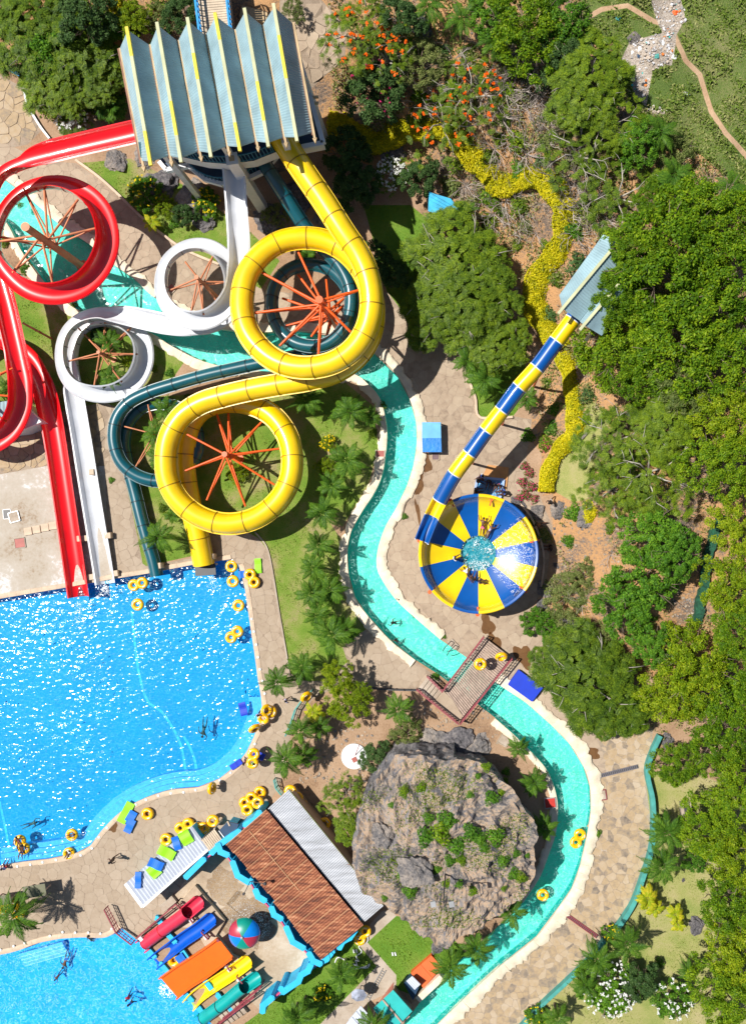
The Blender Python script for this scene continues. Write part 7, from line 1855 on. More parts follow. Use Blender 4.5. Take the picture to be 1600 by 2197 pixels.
def crown_feather(seed, R_, Hh, ns, mat, spray=.85, leaf=.10, pairs=9, cov=1.0, levels=3):
	"""airy crown of flat feathery sprays laid out along hidden twigs"""
	r = np.random.default_rng(seed); C = []; Uu = []; Ww = []
	ph = r.uniform(0, 6.28, 4)
	for _ in range(ns):
		th = r.uniform(0, 2 * math.pi); u = math.sqrt(r.random()); edge = 1 + .18 * math.sin(2 * th + ph[0]) + .12 * math.sin(5 * th + ph[1]) + .1 * math.sin(9 * th + ph[2])
		rad = u * R_ * edge
		base = np.array([rad * math.cos(th), rad * math.sin(th), Hh * math.sqrt(max(.03, 1 - (u * .9) ** 2)) * r.choice([1, .8, .6], p=[.6, .25, .15]) + r.normal(0, .12)])
		a = th + r.normal(0, .6); nfr = 5
		for k in range(nfr):      # a hand of fronds
			aa = a + (k - 2) * .5 + r.normal(0, .12); L_ = spray * r.uniform(.55, 1.1)
			ax = np.array([math.cos(aa), math.sin(aa), -.18 + r.normal(0, .1)]); sd_ = np.array([-math.sin(aa), math.cos(aa), r.normal(0, .2)])
			t = (np.arange(pairs) + .6) / pairs
			w = leaf * 2.1 * np.sin(np.clip(t * .9 + .15, 0, 1) * math.pi) ** .6
			for s in (-1, 1):
				c = base + ax * L_ * t[:, None] + sd_ * s * w[:, None] * .55
				C.append(c); Uu.append((sd_ * s + ax * .45) * w[:, None] * .62); Ww.append(np.repeat((ax * leaf * .42)[None], pairs, 0))
	C = np.vstack(C); Uu = np.vstack(Uu); Ww = np.vstack(Ww)
	return quads(C, Uu, Ww, 'crown', mat)
def limbs_mesh(seed, R_, Hh, trunk_r, mat, nb=6, z0=.0, tw=3):
	r = random.Random(seed); mb = MB()
	fork = Hh * .45
	mb.tube([(0, 0, -.4), (r.uniform(-.1, .1), r.uniform(-.1, .1), fork * .5), (0, 0, fork)], [trunk_r * 1.3, trunk_r, trunk_r * .85], 8)
	for k in range(nb):
		a = 2 * math.pi * (k + r.uniform(-.3, .3)) / nb; L_ = R_ * r.uniform(.55, .85)
		p1 = Vector((math.cos(a) * L_ * .45, math.sin(a) * L_ * .45, fork + (Hh - fork) * .6)); p2 = Vector((math.cos(a + .2) * L_, math.sin(a + .2) * L_, Hh * .88))
		mb.tube([(0, 0, fork * .9), p1, p2], [trunk_r * .55, trunk_r * .34, trunk_r * .12], 6)
		for q in range(tw):
			b_ = a + r.uniform(-1, 1); s = p1.lerp(p2, r.random()); e = s + Vector((math.cos(b_), math.sin(b_), .25)) * R_ * r.uniform(.2, .4)
			mb.tube([s, s.lerp(e, .5) + Vector((0, 0, .1)), e], [trunk_r * .2, trunk_r * .13, .015], 4)
	me = bpy.data.meshes.new('trunk'); me.from_pydata(mb.v, [], mb.f); me.materials.append(mat)
	for p in me.polygons: p.use_smooth = True
	return me
CR = {
 'bright': [crown_broad(s, 4.0, 2.5, 130, 230, .112, M['leaf_bright'], cr=(.07, .16)) for s in (1, 2, 3)],
 'lime': [crown_broad(s, 4.0, 2.5, 120, 220, .11, M['leaf_lime'], cr=(.07, .16)) for s in (11, 12)],
 'deep': [crown_broad(s, 4.0, 2.2, 95, 190, .15, M['leaf_deep'], cr=(.09, .15)) for s in (21, 22)],
 'dark': [crown_broad(s, 4.0, 3.0, 80, 210, .15, M['leaf_dark'], cr=(.10, .18)) for s in (31,)],
 'sage': [crown_broad(s, 4.0, 2.4, 90, 150, .13, M['leaf_sage'], cr=(.09, .16)) for s in (41,)],
 'feather': [crown_feather(s, 4.0, 2.4, 560, M['leaf_olive'], .75, .085, 9) for s in (51, 52)],
 'sparse': [crown_feather(s, 4.0, 1.9, 85, M['leaf_olive'], .8, .085, 8) for s in (71, 72)],
 'wispy': [crown_feather(s, 4.0, 2.2, 190, M['leaf_olive'], .8, .075, 9) for s in (61, 62)],
}
LIMB = [limbs_mesh(s, 4.0, 2.4, .2, M['bark_pale'] if s == 2 else M['bark']) for s in (1, 2)]
def tree(kind, px, py, rpx, top, label, k=0, name='tree', cat='tree', grp=None, flower=None, sq=1.0, trunk=1):
	"""crown centre seen at (px, py), crown radius in photo pixels, height of the crown top above the ground"""
	g = G(px, py)
	for _ in range(4):
		q = P(px, py, g.z + top * .8); g = Vector((q.x, q.y, tz(q.x, q.y)))
	s = rpx / 25 / 4.0 * (1 - (g.z + top) / H); hz = 2.6 * s
	root = thing(name, label, cat, g, group=grp)
	ch = min(top * .95, 2.7 * s * 1.15)
	zs = ch / 2.7
	me = CR[kind][k % len(CR[kind])]
	rot = (px * 37 + py * 17) % 360
	o = link('crown', me, root, (0, 0, top - ch), (0, 0, R(rot)), (s, s * sq, zs))
	link('trunk', LIMB[trunk if kind in ('feather', 'wispy', 'sparse') else 0], root, (0, 0, 0), (0, 0, R(rot)), (s, s, top / 2.75))
	if flower:
		mt, nf, fs = flower
		r = np.random.default_rng(int(px)); th = r.uniform(0, 6.28, nf); u = np.sqrt(r.random(nf)) * .92
		C = np.column_stack([u * np.cos(th) * s * 4, u * np.sin(th) * s * 4, top - ch + ch * np.sqrt(np.maximum(.05, 1 - u ** 2)) * 1.0 + .12])
		C = np.repeat(C, 7, 0) + r.normal(0, fs * .7, (nf * 7, 3)) * np.array([1, 1, .4]); U, W = rand_frames(len(C), np.tile([0, 0, 1.0], (len(C), 1)), r, .5)
		link('blossoms', quads(C, U * fs, W * fs * .7, 'blossoms', mt), root)['kind'] = 'stuff'
	return root
fO = (M['petal_orange'], 26, .11); fP = (M['petal_pink'], 40, .07); fW = (M['petal_white'], 90, .07)
TREES = [
 ('bright', 1300, 678, 40, 7.0, 'green tree tip beside the upper end of the striped flume', 2), ('bright', 1318, 640, 66, 6.8, 'green tree spilling over the start pavilion roof', 1), ('bright', 1368, 545, 66, 6.6, 'green tree at the upper end of the start pavilion', 2),
 ('bright', 1420, 560, 145, 6.5, 'largest broad green tree, right of the start pavilion', 0), ('bright', 1520, 470, 110, 6.0, 'broad green tree at the right edge above the largest one', 1), ('bright', 1560, 600, 115, 6.4, 'broad green tree at the right edge beside the largest one', 2),
 ('bright', 1335, 720, 110, 5.5, 'broad green tree just right of the striped flume top', 1), ('bright', 1470, 720, 125, 6.2, 'broad green tree below the largest one', 2), ('bright', 1570, 770, 100, 5.8, 'broad green tree at the right edge at mid height of the hill', 0),
 ('bright', 1360, 800, 75, 4.6, 'rounded tree casting shade on the bare slope right of the hedge', 0), ('sage', 1460, 830, 70, 4.6, 'greyish green tree behind the rounded one on the slope', 0), ('lime', 1565, 900, 90, 5.4, 'yellow green tree at the right edge above the shade net', 0),
 ('bright', 1540, 1000, 85, 5.2, 'yellowish green tree just above the dark gap at the net', 1), ('lime', 1585, 1130, 75, 5.0, 'lime tree at the right edge beside the shade net', 0), ('lime', 1570, 1260, 80, 4.8, 'lime tree at the right edge below the first lime tree', 0),
 ('deep', 1405, 1150, 75, 3.4, 'dense leafy bush mass above the brown bank', 0), ('deep', 1385, 1245, 85, 3.4, 'dense leafy bush mass left of the shade net', 1), ('deep', 1340, 1310, 70, 3.0, 'dense green bush above the feathery tree', 0), ('deep', 1455, 1190, 60, 3.4, 'dense bush right beside the dark path strip', 1), ('deep', 1400, 1380, 55, 3.0, 'mottled bush between feathery and lime trees', 0),
 ('lime', 1490, 1420, 100, 5.0, 'big lime green tree in the middle of the right thicket', 0), ('lime', 1440, 1490, 80, 4.6, 'lime green tree above the sea green wall', 0), ('bright', 1560, 1480, 85, 5.0, 'green tree at the right edge beside the big lime tree', 1), ('bright', 1580, 1350, 60, 4.4, 'small green tree at the right edge above the big lime tree', 2),
 ('bright', 1545, 1590, 75, 4.6, 'green tree at the right edge right of the bare patch', 0), ('bright', 1450, 1640, 55, 3.6, 'small round tree beside the sea green wall', 2), ('bright', 1580, 1700, 75, 4.8, 'bright tree at the right edge beyond the shed ground', 1), ('bright', 1520, 1780, 75, 4.6, 'bright tree overhanging the dry lawn, upper one', 2),
 ('lime', 1580, 1840, 80, 5.0, 'lime tree at the right edge beside the dry lawn', 0), ('bright', 1565, 1950, 75, 4.8, 'bright tree overhanging the dry lawn, middle one', 0), ('lime', 1590, 2050, 85, 5.0, 'lime tree at the lower right edge', 0), ('bright', 1555, 2130, 85, 4.8, 'bright tree in the lower right corner', 1), ('deep', 1490, 1850, 30, 1.6, 'low dark bush under the tree overhanging the dry lawn', 1),
 ('feather', 985, 560, 105, 4.4, 'feathery olive tree below the blue tarpaulin', 0), ('feather', 1012, 640, 88, 4.8, 'feathery tree beside the bend of the yellow hedge', 1), ('feather', 950, 650, 85, 4.2, 'feathery tree leaning over the shaded plaza', 1), ('feather', 1070, 740, 60, 3.6, 'feathery tree left of the striped flume', 0), ('feather', 1010, 700, 60, 3.6, 'feathery tree at the edge of the bright lawn', 0),
 ('feather', 1270, 1465, 105, 4.6, 'big feathery tree overhanging the path below the bowl', 0), ('feather', 1205, 1425, 55, 3.2, 'feathery shrub with orange blossoms right of the plaza', 1), ('feather', 1330, 1525, 65, 3.6, 'feathery tree at the top of the river path', 1),
 ('wispy', 1330, 940, 90, 3.6, 'wispy dry tree right of the dry grass', 0), ('wispy', 1400, 1010, 95, 3.8, 'wispy tree with bare twigs right of the first wispy one', 1), ('wispy', 1320, 1050, 70, 3.2, 'wispy shrub beside the small yellow bush', 1), ('feather', 1440, 900, 70, 4.0, 'feathery tree with fallen branches above the wispy trees', 0),
 ('feather', 1265, 170, 90, 4.6, 'feathery tree left of the litter patch', 0), ('wispy', 1305, 255, 75, 4.0, 'feathery tree below the litter patch', 1), ('sparse', 1245, 320, 85, 3.0, 'wispy tree on the thorny slope', 0), ('sparse', 1330, 410, 85, 3.2, 'wispy tree above the start pavilion', 1), ('deep', 1370, 300, 55, 3.2, 'dark green bush at the foot of the footpath', 0), ('wispy', 1450, 420, 60, 3.0, 'wispy shrub at the upper border of the big trees', 0), ('sage', 1440, 330, 60, 2.2, 'greyish scrub beside the footpath bend', 0), ('bright', 1400, 430, 45, 3.6, 'small bright bush between the palms of the slope', 2),
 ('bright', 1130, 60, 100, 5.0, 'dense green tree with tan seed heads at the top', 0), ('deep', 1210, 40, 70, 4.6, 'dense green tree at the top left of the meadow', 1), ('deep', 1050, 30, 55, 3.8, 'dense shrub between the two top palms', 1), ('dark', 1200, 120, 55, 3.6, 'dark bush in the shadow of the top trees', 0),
 ('dark', 810, 195, 75, 4.0, 'round dark shrub with pink blossoms right of the tower', 0, 'flowering_shrub', 'shrub', None, fP), ('wispy', 765, 65, 75, 4.0, 'flame tree with orange blossoms at the top', 0, 'flame_tree', 'tree', None, fO), ('sparse', 830, 110, 60, 3.6, 'thin flame tree beside the pink blossomed shrub', 1, 'flame_tree', 'tree', None, fO), ('sparse', 950, 250, 80, 2.8, 'sparse shrub with orange blossoms over the yellow hedge', 1, 'flame_tree', 'shrub', None, fO), ('sparse', 1010, 190, 80, 3.0, 'grey twiggy shrub with few orange blossoms on the slope', 0, 'flame_tree', 'shrub', None, fO),
 ('dark', 860, 40, 50, 3.2, 'dark tree at the top left of the two palms', 0), ('sage', 900, 120, 60, 2.2, 'dry scrub below the top palms', 0),
 ('feather', 60, 60, 90, 5.2, 'feathery tree in the top left corner', 0), ('deep', 100, 100, 75, 5.2, 'dense tree in the middle of the top left thicket', 1), ('feather', 170, 90, 95, 5.0, 'feathery tree left of the tower roof', 1), ('feather', 120, 180, 70, 4.2, 'feathery tree over the left terrace', 0), ('dark', 190, 30, 70, 4.8, 'dark tree at the top left of the yellow bush', 0), ('feather', 200, 140, 65, 4.2, 'feathery tree above the fan palm by the tower', 0), ('dark', 390, 30, 45, 3.0, 'dark bush left of the entrance walkway', 0), ('sage', 345, 30, 40, 1.4, 'dry grassy shrub behind the tower ridge tips', 0), ('deep', 345, 85, 30, 1.6, 'green shrub between the first ridge tips', 0),
 ('lime', 285, 40, 45, 2.4, 'yellow flowering bush left of the tower roof', 0), ('sage', 630, 20, 28, 1.6, 'small bare tree in the yard behind the tower', 0),
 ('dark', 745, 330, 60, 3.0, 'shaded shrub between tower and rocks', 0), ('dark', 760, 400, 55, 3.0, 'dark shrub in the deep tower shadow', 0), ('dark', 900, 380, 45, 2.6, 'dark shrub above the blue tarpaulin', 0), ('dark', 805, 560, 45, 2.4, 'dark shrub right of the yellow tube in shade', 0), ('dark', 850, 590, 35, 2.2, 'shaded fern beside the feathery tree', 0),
 ('wispy', 840, 370, 40, 1.8, 'white flowering shrub in the shade right of the tower', 1, 'flowering_shrub', 'shrub', None, fW), ('wispy', 150, 245, 45, 2.0, 'white flowering shrub left of the tower', 1, 'flowering_shrub', 'shrub', None, fW), ('deep', 1310, 2130, 70, 2.6, 'white flowering frangipani at the bottom right, left one', 0, 'flowering_shrub', 'shrub', None, (M['petal_white'], 110, .08)), ('deep', 1445, 2150, 50, 2.2, 'white flowering frangipani at the bottom right, right one', 1, 'flowering_shrub', 'shrub', None, (M['petal_white'], 40, .08)), ('dark', 1370, 2110, 45, 2.4, 'dark bush between the two frangipanis', 0),
 ('lime', 725, 1455, 42, 3.4, 'lime green tree by the path, upper crown', 0), ('lime', 745, 1510, 55, 3.0, 'lime green tree by the path, lower crown', 0), ('lime', 778, 1480, 22, 3.0, 'small lime crown tip right of the lime trees', 0),
 ('wispy', 735, 1710, 45, 3.0, 'thin leaved tree between grey roof and outcrop', 1), ('feather', 745, 1780, 30, 2.6, 'leafy shrub drooping over the grey roof', 0), ('dark', 805, 1625, 36, 2.2, 'dark bush beside the round white concrete disc', 0), ('sage', 870, 1580, 42, 1.2, 'dry scrub above the outcrop', 0), ('deep', 1060, 1365, 1, .3, 'x', 0),
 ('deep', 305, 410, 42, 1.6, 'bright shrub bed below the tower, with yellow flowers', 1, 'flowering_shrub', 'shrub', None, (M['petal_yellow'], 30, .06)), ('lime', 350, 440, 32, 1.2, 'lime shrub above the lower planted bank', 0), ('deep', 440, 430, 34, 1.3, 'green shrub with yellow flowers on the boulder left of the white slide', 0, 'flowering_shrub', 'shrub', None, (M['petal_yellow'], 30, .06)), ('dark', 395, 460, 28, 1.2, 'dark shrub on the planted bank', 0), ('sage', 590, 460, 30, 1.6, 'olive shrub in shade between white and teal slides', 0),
 ('deep', 1155, 1335, 38, 1.4, 'dense green shrub below the right side of the bowl', 0), ('deep', 1185, 1360, 30, 1.3, 'dense green shrub beside the plaza edge', 1), ('sage', 1215, 1285, 60, 1.4, 'dry mixed scrub right of the bowl', 0), ('sage', 1290, 1370, 45, 1.8, 'mottled dry bush above the feathery tree', 0), ('sage', 1250, 1240, 40, 1.1, 'low brown scrub on the orange bank', 0), ('lime', 698, 1000, 24, 1.0, 'lime shrub left of the palms by the river', 0), ('lime', 505, 1015, 26, 1.0, 'yellowish shrub at the foot of the lower orange post', 0), ('lime', 702, 950, 20, .9, 'lime shrub with yellow flowers right of the lower loop', 0, 'flowering_shrub', 'shrub', None, (M['petal_yellow'], 24, .05)),
 ('lime', 275, 775, 18, .8, 'yellow bush inside the lower white loop', 0), ('dark', 215, 720, 25, 1.4, 'dark shrub at the post inside the lower white loop', 0), ('deep', 690, 2135, 22, .7, 'small shrub with yellow blossoms on the south lawn', 0, 'flowering_shrub', 'shrub', None, (M['petal_yellow'], 24, .05)), ('deep', 1310, 2003, 20, 1.0, 'yellow flowered shrub at the gap of the sea green wall', 0, 'flowering_shrub', 'shrub', None, (M['petal_yellow'], 24, .05)), ('deep', 1150, 2185, 28, 1.2, 'yellow flowered shrub at the bottom of the sea green wall', 1, 'flowering_shrub', 'shrub', None, (M['petal_yellow'], 24, .05)), ('deep', 1415, 2068, 11, .5, 'tiny bush alone on the dry lawn', 0),
]
for t in TREES:
	if t[5] == 'x': continue
	a = dict(zip(('kind', 'px', 'py', 'rpx', 'top', 'label', 'k', 'name', 'cat', 'grp', 'flower'), t))
	if 'cat' not in a and a['rpx'] < 45: a['name'] = 'shrub'; a['cat'] = 'shrub'
	tree(**a)
def tuft(seed, mat, n=420, ls=.07, r0=.5, h=.4):
	r = np.random.default_rng(seed); th = r.uniform(0, 6.28, n); u = r.random(n) ** .6
	e = 1 + .25 * np.sin(3 * th + seed)
	C = np.column_stack([u * np.cos(th) * r0 * e, u * np.sin(th) * r0 * e, h * np.sqrt(np.maximum(.03, 1 - u ** 2)) * r.uniform(.5, 1.1, n)])
	d = C / r0; U, W = rand_frames(n, d + np.array([0, 0, .6]), r, .6); s = ls * r.uniform(.6, 1.3, (n, 1))
	return quads(C, U * s, W * s * .5, 'foliage', mat)
TU = {'deep': tuft(1, M['leaf_deep']), 'bright': tuft(2, M['leaf_bright']), 'olive': tuft(3, M['leaf_olive']), 'sage': tuft(4, M['leaf_sage']), 'dark': tuft(5, M['leaf_dark']), 'yellow': tuft(6, M['petal_yellow'], 200), 'pink': tuft(7, M['petal_pink'], 60, .07), 'hedge': tuft(8, M['leaf_hedge'], 700, .06)}
def shrub(kind, px, py, rpx, label, grp=None, rock=False, cat='shrub'):
	p = RT(px, py) if rock else G(px, py)
	o = link('shrub', TU[kind], None, p, (0, 0, px * 1.3), (rpx / 25 / .5,) * 3); o.scale[2] *= .8
	return tag(o, label, cat, grp)
HVP = [(860, 110), (1000, 100), (1200, 180), (1330, 300), (1350, 420), (1270, 560), (1190, 640), (1060, 520), (960, 420), (860, 230)]
HEDGEPX = [(850, 290), (930, 280), (990, 312), (1055, 385), (1085, 403), (1150, 385), (1214, 462), (1195, 540), (1150, 615), (1143, 650), (1202, 752)]
OS_ = sorted([(905, 1690, 12), (866, 1702, 10), (1043, 1645, 10), (1085, 1655, 9), (1082, 1675, 9), (920, 1755, 12), (962, 1760, 22), (945, 1785, 24), (915, 1795, 20), (980, 1815, 20), (1010, 1785, 18), (1030, 1800, 14), (965, 1845, 12), (990, 1845, 10), (1055, 1712, 16), (1075, 1700, 8),
				(1062, 1795, 18), (1040, 1820, 10), (1078, 1845, 14), (1105, 1830, 10), (1103, 1875, 13), (1118, 1882, 12), (936, 1865, 10), (860, 1878, 9), (958, 1895, 10), (985, 1897, 9), (1015, 1910, 11), (880, 1912, 15), (840, 1727, 7), (1008, 1705, 8), (1025, 1665, 7), (1130, 1835, 6), (825, 1925, 8), (1080, 1905, 7)])
for k, (x, y, r) in enumerate(OS_):
	shrub('deep' if (x + y) % 3 else 'bright', x, y, r, '%s green shrub on the grey outcrop, %s from the left' % ('tiny' if r < 9 else ('small' if r < 15 else 'bushy'), ORD[k]), 'shrubs on the outcrop', True)
shrub('olive', 868, 1692, 10, 'withered brown shrub in a hollow on the outcrop', rock=True)
for k, (x, y, r, lab) in enumerate([(868, 1108, 7, 'small plant tuft on the outer river edging beside the plaza'), (1088, 2074, 6, 'plant tuft on the river edging near the bottom, left'), (888, 1319, 6, 'small plant on the river edging below the bowl'), (953, 1366, 5, 'small plant on the edging just above the river ladder'), (1281, 1787, 9, 'plant tuft on the river edging across from the double ring'), (1248, 1888, 7, 'plant tuft on the river edging above the lower grate'), (1207, 1948, 8, 'plant tuft on the river edging at the lower grate'), (1217, 1566, 6, 'plant on the river edging below the landing mat'),
		(900, 902, 6, 'plant on the river edging beside the blue stall'), (565, 715, 8, 'small plant on the bank under the yellow loop'), (438, 775, 5, 'small plant on the inner bank left of the yellow loop'), (935, 1450, 9, 'plant tuft in the corner of the bridge ramp'), (152, 477, 6, 'plant on the promenade inside the red loop'), (240, 1030, 7, 'lone green tuft on the paving right of the white slide')]): shrub('deep', x, y, r, lab)
for x, y, r, k, lab in [(1188, 880, 16, 'deep', 'green shrub left of the hedge, upper one of three'), (1185, 920, 17, 'deep', 'green shrub left of the hedge, middle one of three'), (1170, 950, 18, 'olive', 'reddish green shrub left of the hedge, lower one of three'), (1262, 850, 19, 'dark', 'round grey green bush right of the hedge'), (1258, 900, 14, 'bright', 'low bright bush touching the right side of the hedge'), (1180, 680, 22, 'dark', 'dark shrub between hedge and pavilion'), (1175, 820, 12, 'bright', 'small bright shrub right of the flume'),
		(1132, 935, 15, 'deep', 'small shrub on the plaza edge beside the flume shadow'), (1165, 1150, 18, 'sage', 'grey green shrub between the people on the rocks'), (1220, 1160, 15, 'deep', 'low shrub on the orange bank right of the people'), (1230, 1100, 20, 'deep', 'green shrub left of the small yellow bush'), (1140, 1120, 10, 'deep', 'creeper beside the kerb right of the bowl'), (1150, 1140, 8, 'sage', 'small creeper below the first one beside the bowl kerb'), (1205, 520, 20, 'dark', 'shrub behind the hedge bend'), (1195, 600, 18, 'olive', 'shrub between the hedge and the pavilion roof'), (1310, 1130, 14, 'bright', 'fresh green shrub below the wispy shrub')]: shrub(k, x, y, r, lab)
for k, (x, y, r) in enumerate(sorted([(55, 575, 14), (12, 520, 12), (160, 655, 8), (120, 530, 6), (330, 790, 10), (365, 800, 10), (350, 1090, 10), (360, 1105, 9), (375, 480, 12), (820, 870, 10), (800, 930, 10), (690, 1090, 8), (585, 470, 10), (45, 440, 7), (30, 665, 9), (410, 855, 12), (100, 810, 8), (110, 845, 8)])):
	shrub('deep' if x % 2 else 'olive', x, y, r, 'small bed plant, %s from the left of those among the slides' % ORD[k], 'small bed plants')
boug = thing('bougainvillea', 'straggly bougainvillea with crimson blossoms beside the catch pool', 'shrub', G(1130, 1030))
for x, y, r in [(1125, 1000, 14), (1135, 1015, 15), (1120, 1035, 16), (1140, 1045, 17), (1125, 1062, 18), (1145, 1070, 14), (1110, 1070, 13)]:
	p = G(x, y) - G(1130, 1030); link('foliage', TU['sage'], boug, p, (0, 0, x), (r / 18,) * 3); link('blossoms', TU['pink'], boug, p + Vector((0, 0, .12)), (0, 0, y), (r / 16,) * 3)
b2 = thing('bougainvillea', 'small bougainvillea with pink blossoms left of the hedge', 'shrub', G(1170, 955)); link('foliage', TU['olive'], b2, (0, 0, 0), (0, 0, 1), (1, 1, 1)); link('blossoms', TU['pink'], b2, (0, 0, .15), (0, 0, 2), (1.1, 1.1, 1))
shrub('hedge', 1268, 1097, 22, 'small square bright yellow bush below the wispy tree')
rg = random.Random(77); QS = []
for _ in range(900):
	x, y = rg.uniform(860, 1360), rg.uniform(110, 600)
	if len(QS) >= 48: break
	if not pip(HVP, np.array([x]), np.array([y]))[0] or any((x - a) ** 2 + (y - b) ** 2 < 1300 for a, b, c in QS): continue
	if seg_dist(HEDGEPX, np.array([x]), np.array([y]), False)[0] < 26: continue
	QS.append((x, y, rg.uniform(13, 27)))
for k, (x, y, rr) in enumerate(sorted(QS)): shrub(rg.choice(['olive', 'olive', 'sage', 'deep', 'bright', 'dark']), x, y, rr, 'low wild shrub of the scrubby slope, %s from the left' % ORD[k], 'wild shrubs of the slope')
def hedge(label, pts, w, h, seed, dens_=900):
	L_ = catmull([G(*p) for p in pts], .15); r = np.random.default_rng(seed); root = thing('hedge', label, 'hedge', L_[0])
	n = int(len(L_) * .15 * w * dens_); idx = r.integers(0, len(L_) - 1, n); P3 = np.array([tuple(p) for p in L_]); D = np.gradient(P3, axis=0); D /= np.linalg.norm(D[:, :2], axis=1, keepdims=True)
	nn = np.column_stack([-D[:, 1], D[:, 0], np.zeros(len(D))]); u = r.uniform(-1, 1, n); wl_ = w / 2 * (1 + .12 * np.sin(idx * .35) + .1 * np.sin(idx * .13 + 2))
	z = h * (1 - np.abs(u) ** 6 * .7) * r.uniform(.82, 1.05, n); side = r.random(n) < .25; z = np.where(side, r.uniform(.1, 1, n) * h * .9, z); u = np.where(side, np.sign(u) * r.uniform(.9, 1.02, n), u)
	C = P3[idx] + D[idx] * r.uniform(-.1, .1, (n, 1)) + nn[idx] * (u * wl_)[:, None] + np.column_stack([np.zeros(n), np.zeros(n), z])
	Nn = np.column_stack([nn[idx, 0] * u * .8, nn[idx, 1] * u * .8, np.full(n, .9)]); U, W = rand_frames(n, Nn, r, .5); s = .105 * r.uniform(.6, 1.3, (n, 1))
	C -= np.array(root.location); link('foliage', quads(C, U * s, W * s * .45, 'foliage', M['leaf_hedge']), root)
	mb = MB(); A, B = offset_band([tuple(p.xy) for p in L_[::4]], -w * .38, w * .38)
	for i in range(len(A) - 1): z0 = L_[i * 4].z; z1 = L_[min(len(L_) - 1, i * 4 + 4)].z; mb.hexa([Vector((*A[i], z0 - .2)), Vector((*A[i + 1], z1 - .2)), Vector((*B[i + 1], z1 - .2)), Vector((*B[i], z0 - .2)), Vector((*A[i], z0 + h * .7)), Vector((*A[i + 1], z1 + h * .7)), Vector((*B[i + 1], z1 + h * .7)), Vector((*B[i], z0 + h * .7))])
	mb.build('inner_twigs', M['leaf_hedge'], root)
hedge('clipped yellow hedge running from the tower to the thorny slope', [(708, 268), (735, 275), (760, 288), (790, 308), (815, 312), (850, 290), (880, 280), (930, 280), (965, 288), (990, 312), (1012, 335), (1040, 365), (1055, 385)], 1.9, .9, 3, 400)
hedge('clipped yellow hedge patch among the thorny twigs', [(1058, 390), (1085, 405), (1120, 388), (1150, 385), (1178, 402), (1200, 430), (1212, 455)], 1.8, .9, 4, 380)
hedge('clipped yellow hedge bending down past the feathery trees', [(1214, 462), (1210, 500), (1195, 540), (1165, 580), (1150, 615), (1143, 650), (1158, 690), (1185, 725), (1202, 752)], 1.9, .9, 5, 440)
hedge('clipped yellow hedge winding down to the rocks right of the bowl', [(1205, 760), (1218, 800), (1226, 850), (1232, 900), (1228, 935), (1200, 965), (1180, 1000), (1172, 1035), (1170, 1056)], 1.35, .8, 6, 520)
hedge('yellow hedge piece left of the tower roof tips', [(262, 10), (268, 40), (285, 65)], 1.5, 1.0, 7, 400)
def frond_mesh(seed, L_, droop, nl, lw, ll, mat):
	r = random.Random(seed); mb = MB(); pts = []
	for i in range(9):
		t = i / 8; pts.append(Vector((L_ * t * (1 - .12 * t * t), .05 * math.sin(t * 3) * (seed % 3 - 1), .38 * L_ * t - droop * L_ * t * t)))
	mb.tube(pts, [.035 * (1 - .75 * i / 8) for i in range(9)], 4)
	for k in range(nl):
		t = .14 + .86 * k / (nl - 1); i = min(7, int(t * 8)); f = t * 8 - i; p = pts[i].lerp(pts[i + 1], f); ax = (pts[i + 1] - pts[i]).normalized()
		w = ll * (math.sin(min(1, t * 1.05 + .12) * math.pi) ** .55 * .85 + .2)
		for s in (-1, 1):
			d = (Vector((0, s, 0)) * .86 + ax * (.55 + .35 * t) + Vector((0, 0, -.22 + r.uniform(-.12, .14)))).normalized()
			e = p + d * w * r.uniform(.85, 1.1); wd = ax * lw
			m_ = p.lerp(e, .45) + Vector((0, 0, .03)); b_ = len(mb.v)
			mb.add([p - wd * .4, p + wd * .4, m_ + wd, e + Vector((0, 0, -.05)), m_ - wd], [(0, 1, 2, 4), (4, 2, 3)])
	me = bpy.data.meshes.new('frond'); me.from_pydata([tuple(v) for v in mb.v], [], mb.f); me.materials.append(mat); return me
FR = {'g': [frond_mesh(s, 2.15, d, 26, .045, .50, M['leaf_palm']) for s, d in ((1, .62), (2, .85), (3, .42), (4, 1.05))],
	  'y': [frond_mesh(s, 1.7, d, 11, .11, .55, M['leaf_palm_y']) for s, d in ((5, .7), (6, .95), (7, .5))],
	  'f': [frond_mesh(s, 1.5, d, 22, .07, .75, M['leaf_palm']) for s, d in ((8, .4), (9, .55))]}
mb = MB(); mb.tube([(0, 0, -.3), (.04, 0, .3), (0, .03, .7), (0, 0, 1)], [.17, .12, .10, .12], 8); PT = bpy.data.meshes.new('trunk'); PT.from_pydata([tuple(v) for v in mb.v], [], mb.f); PT.materials.append(M['bark'])
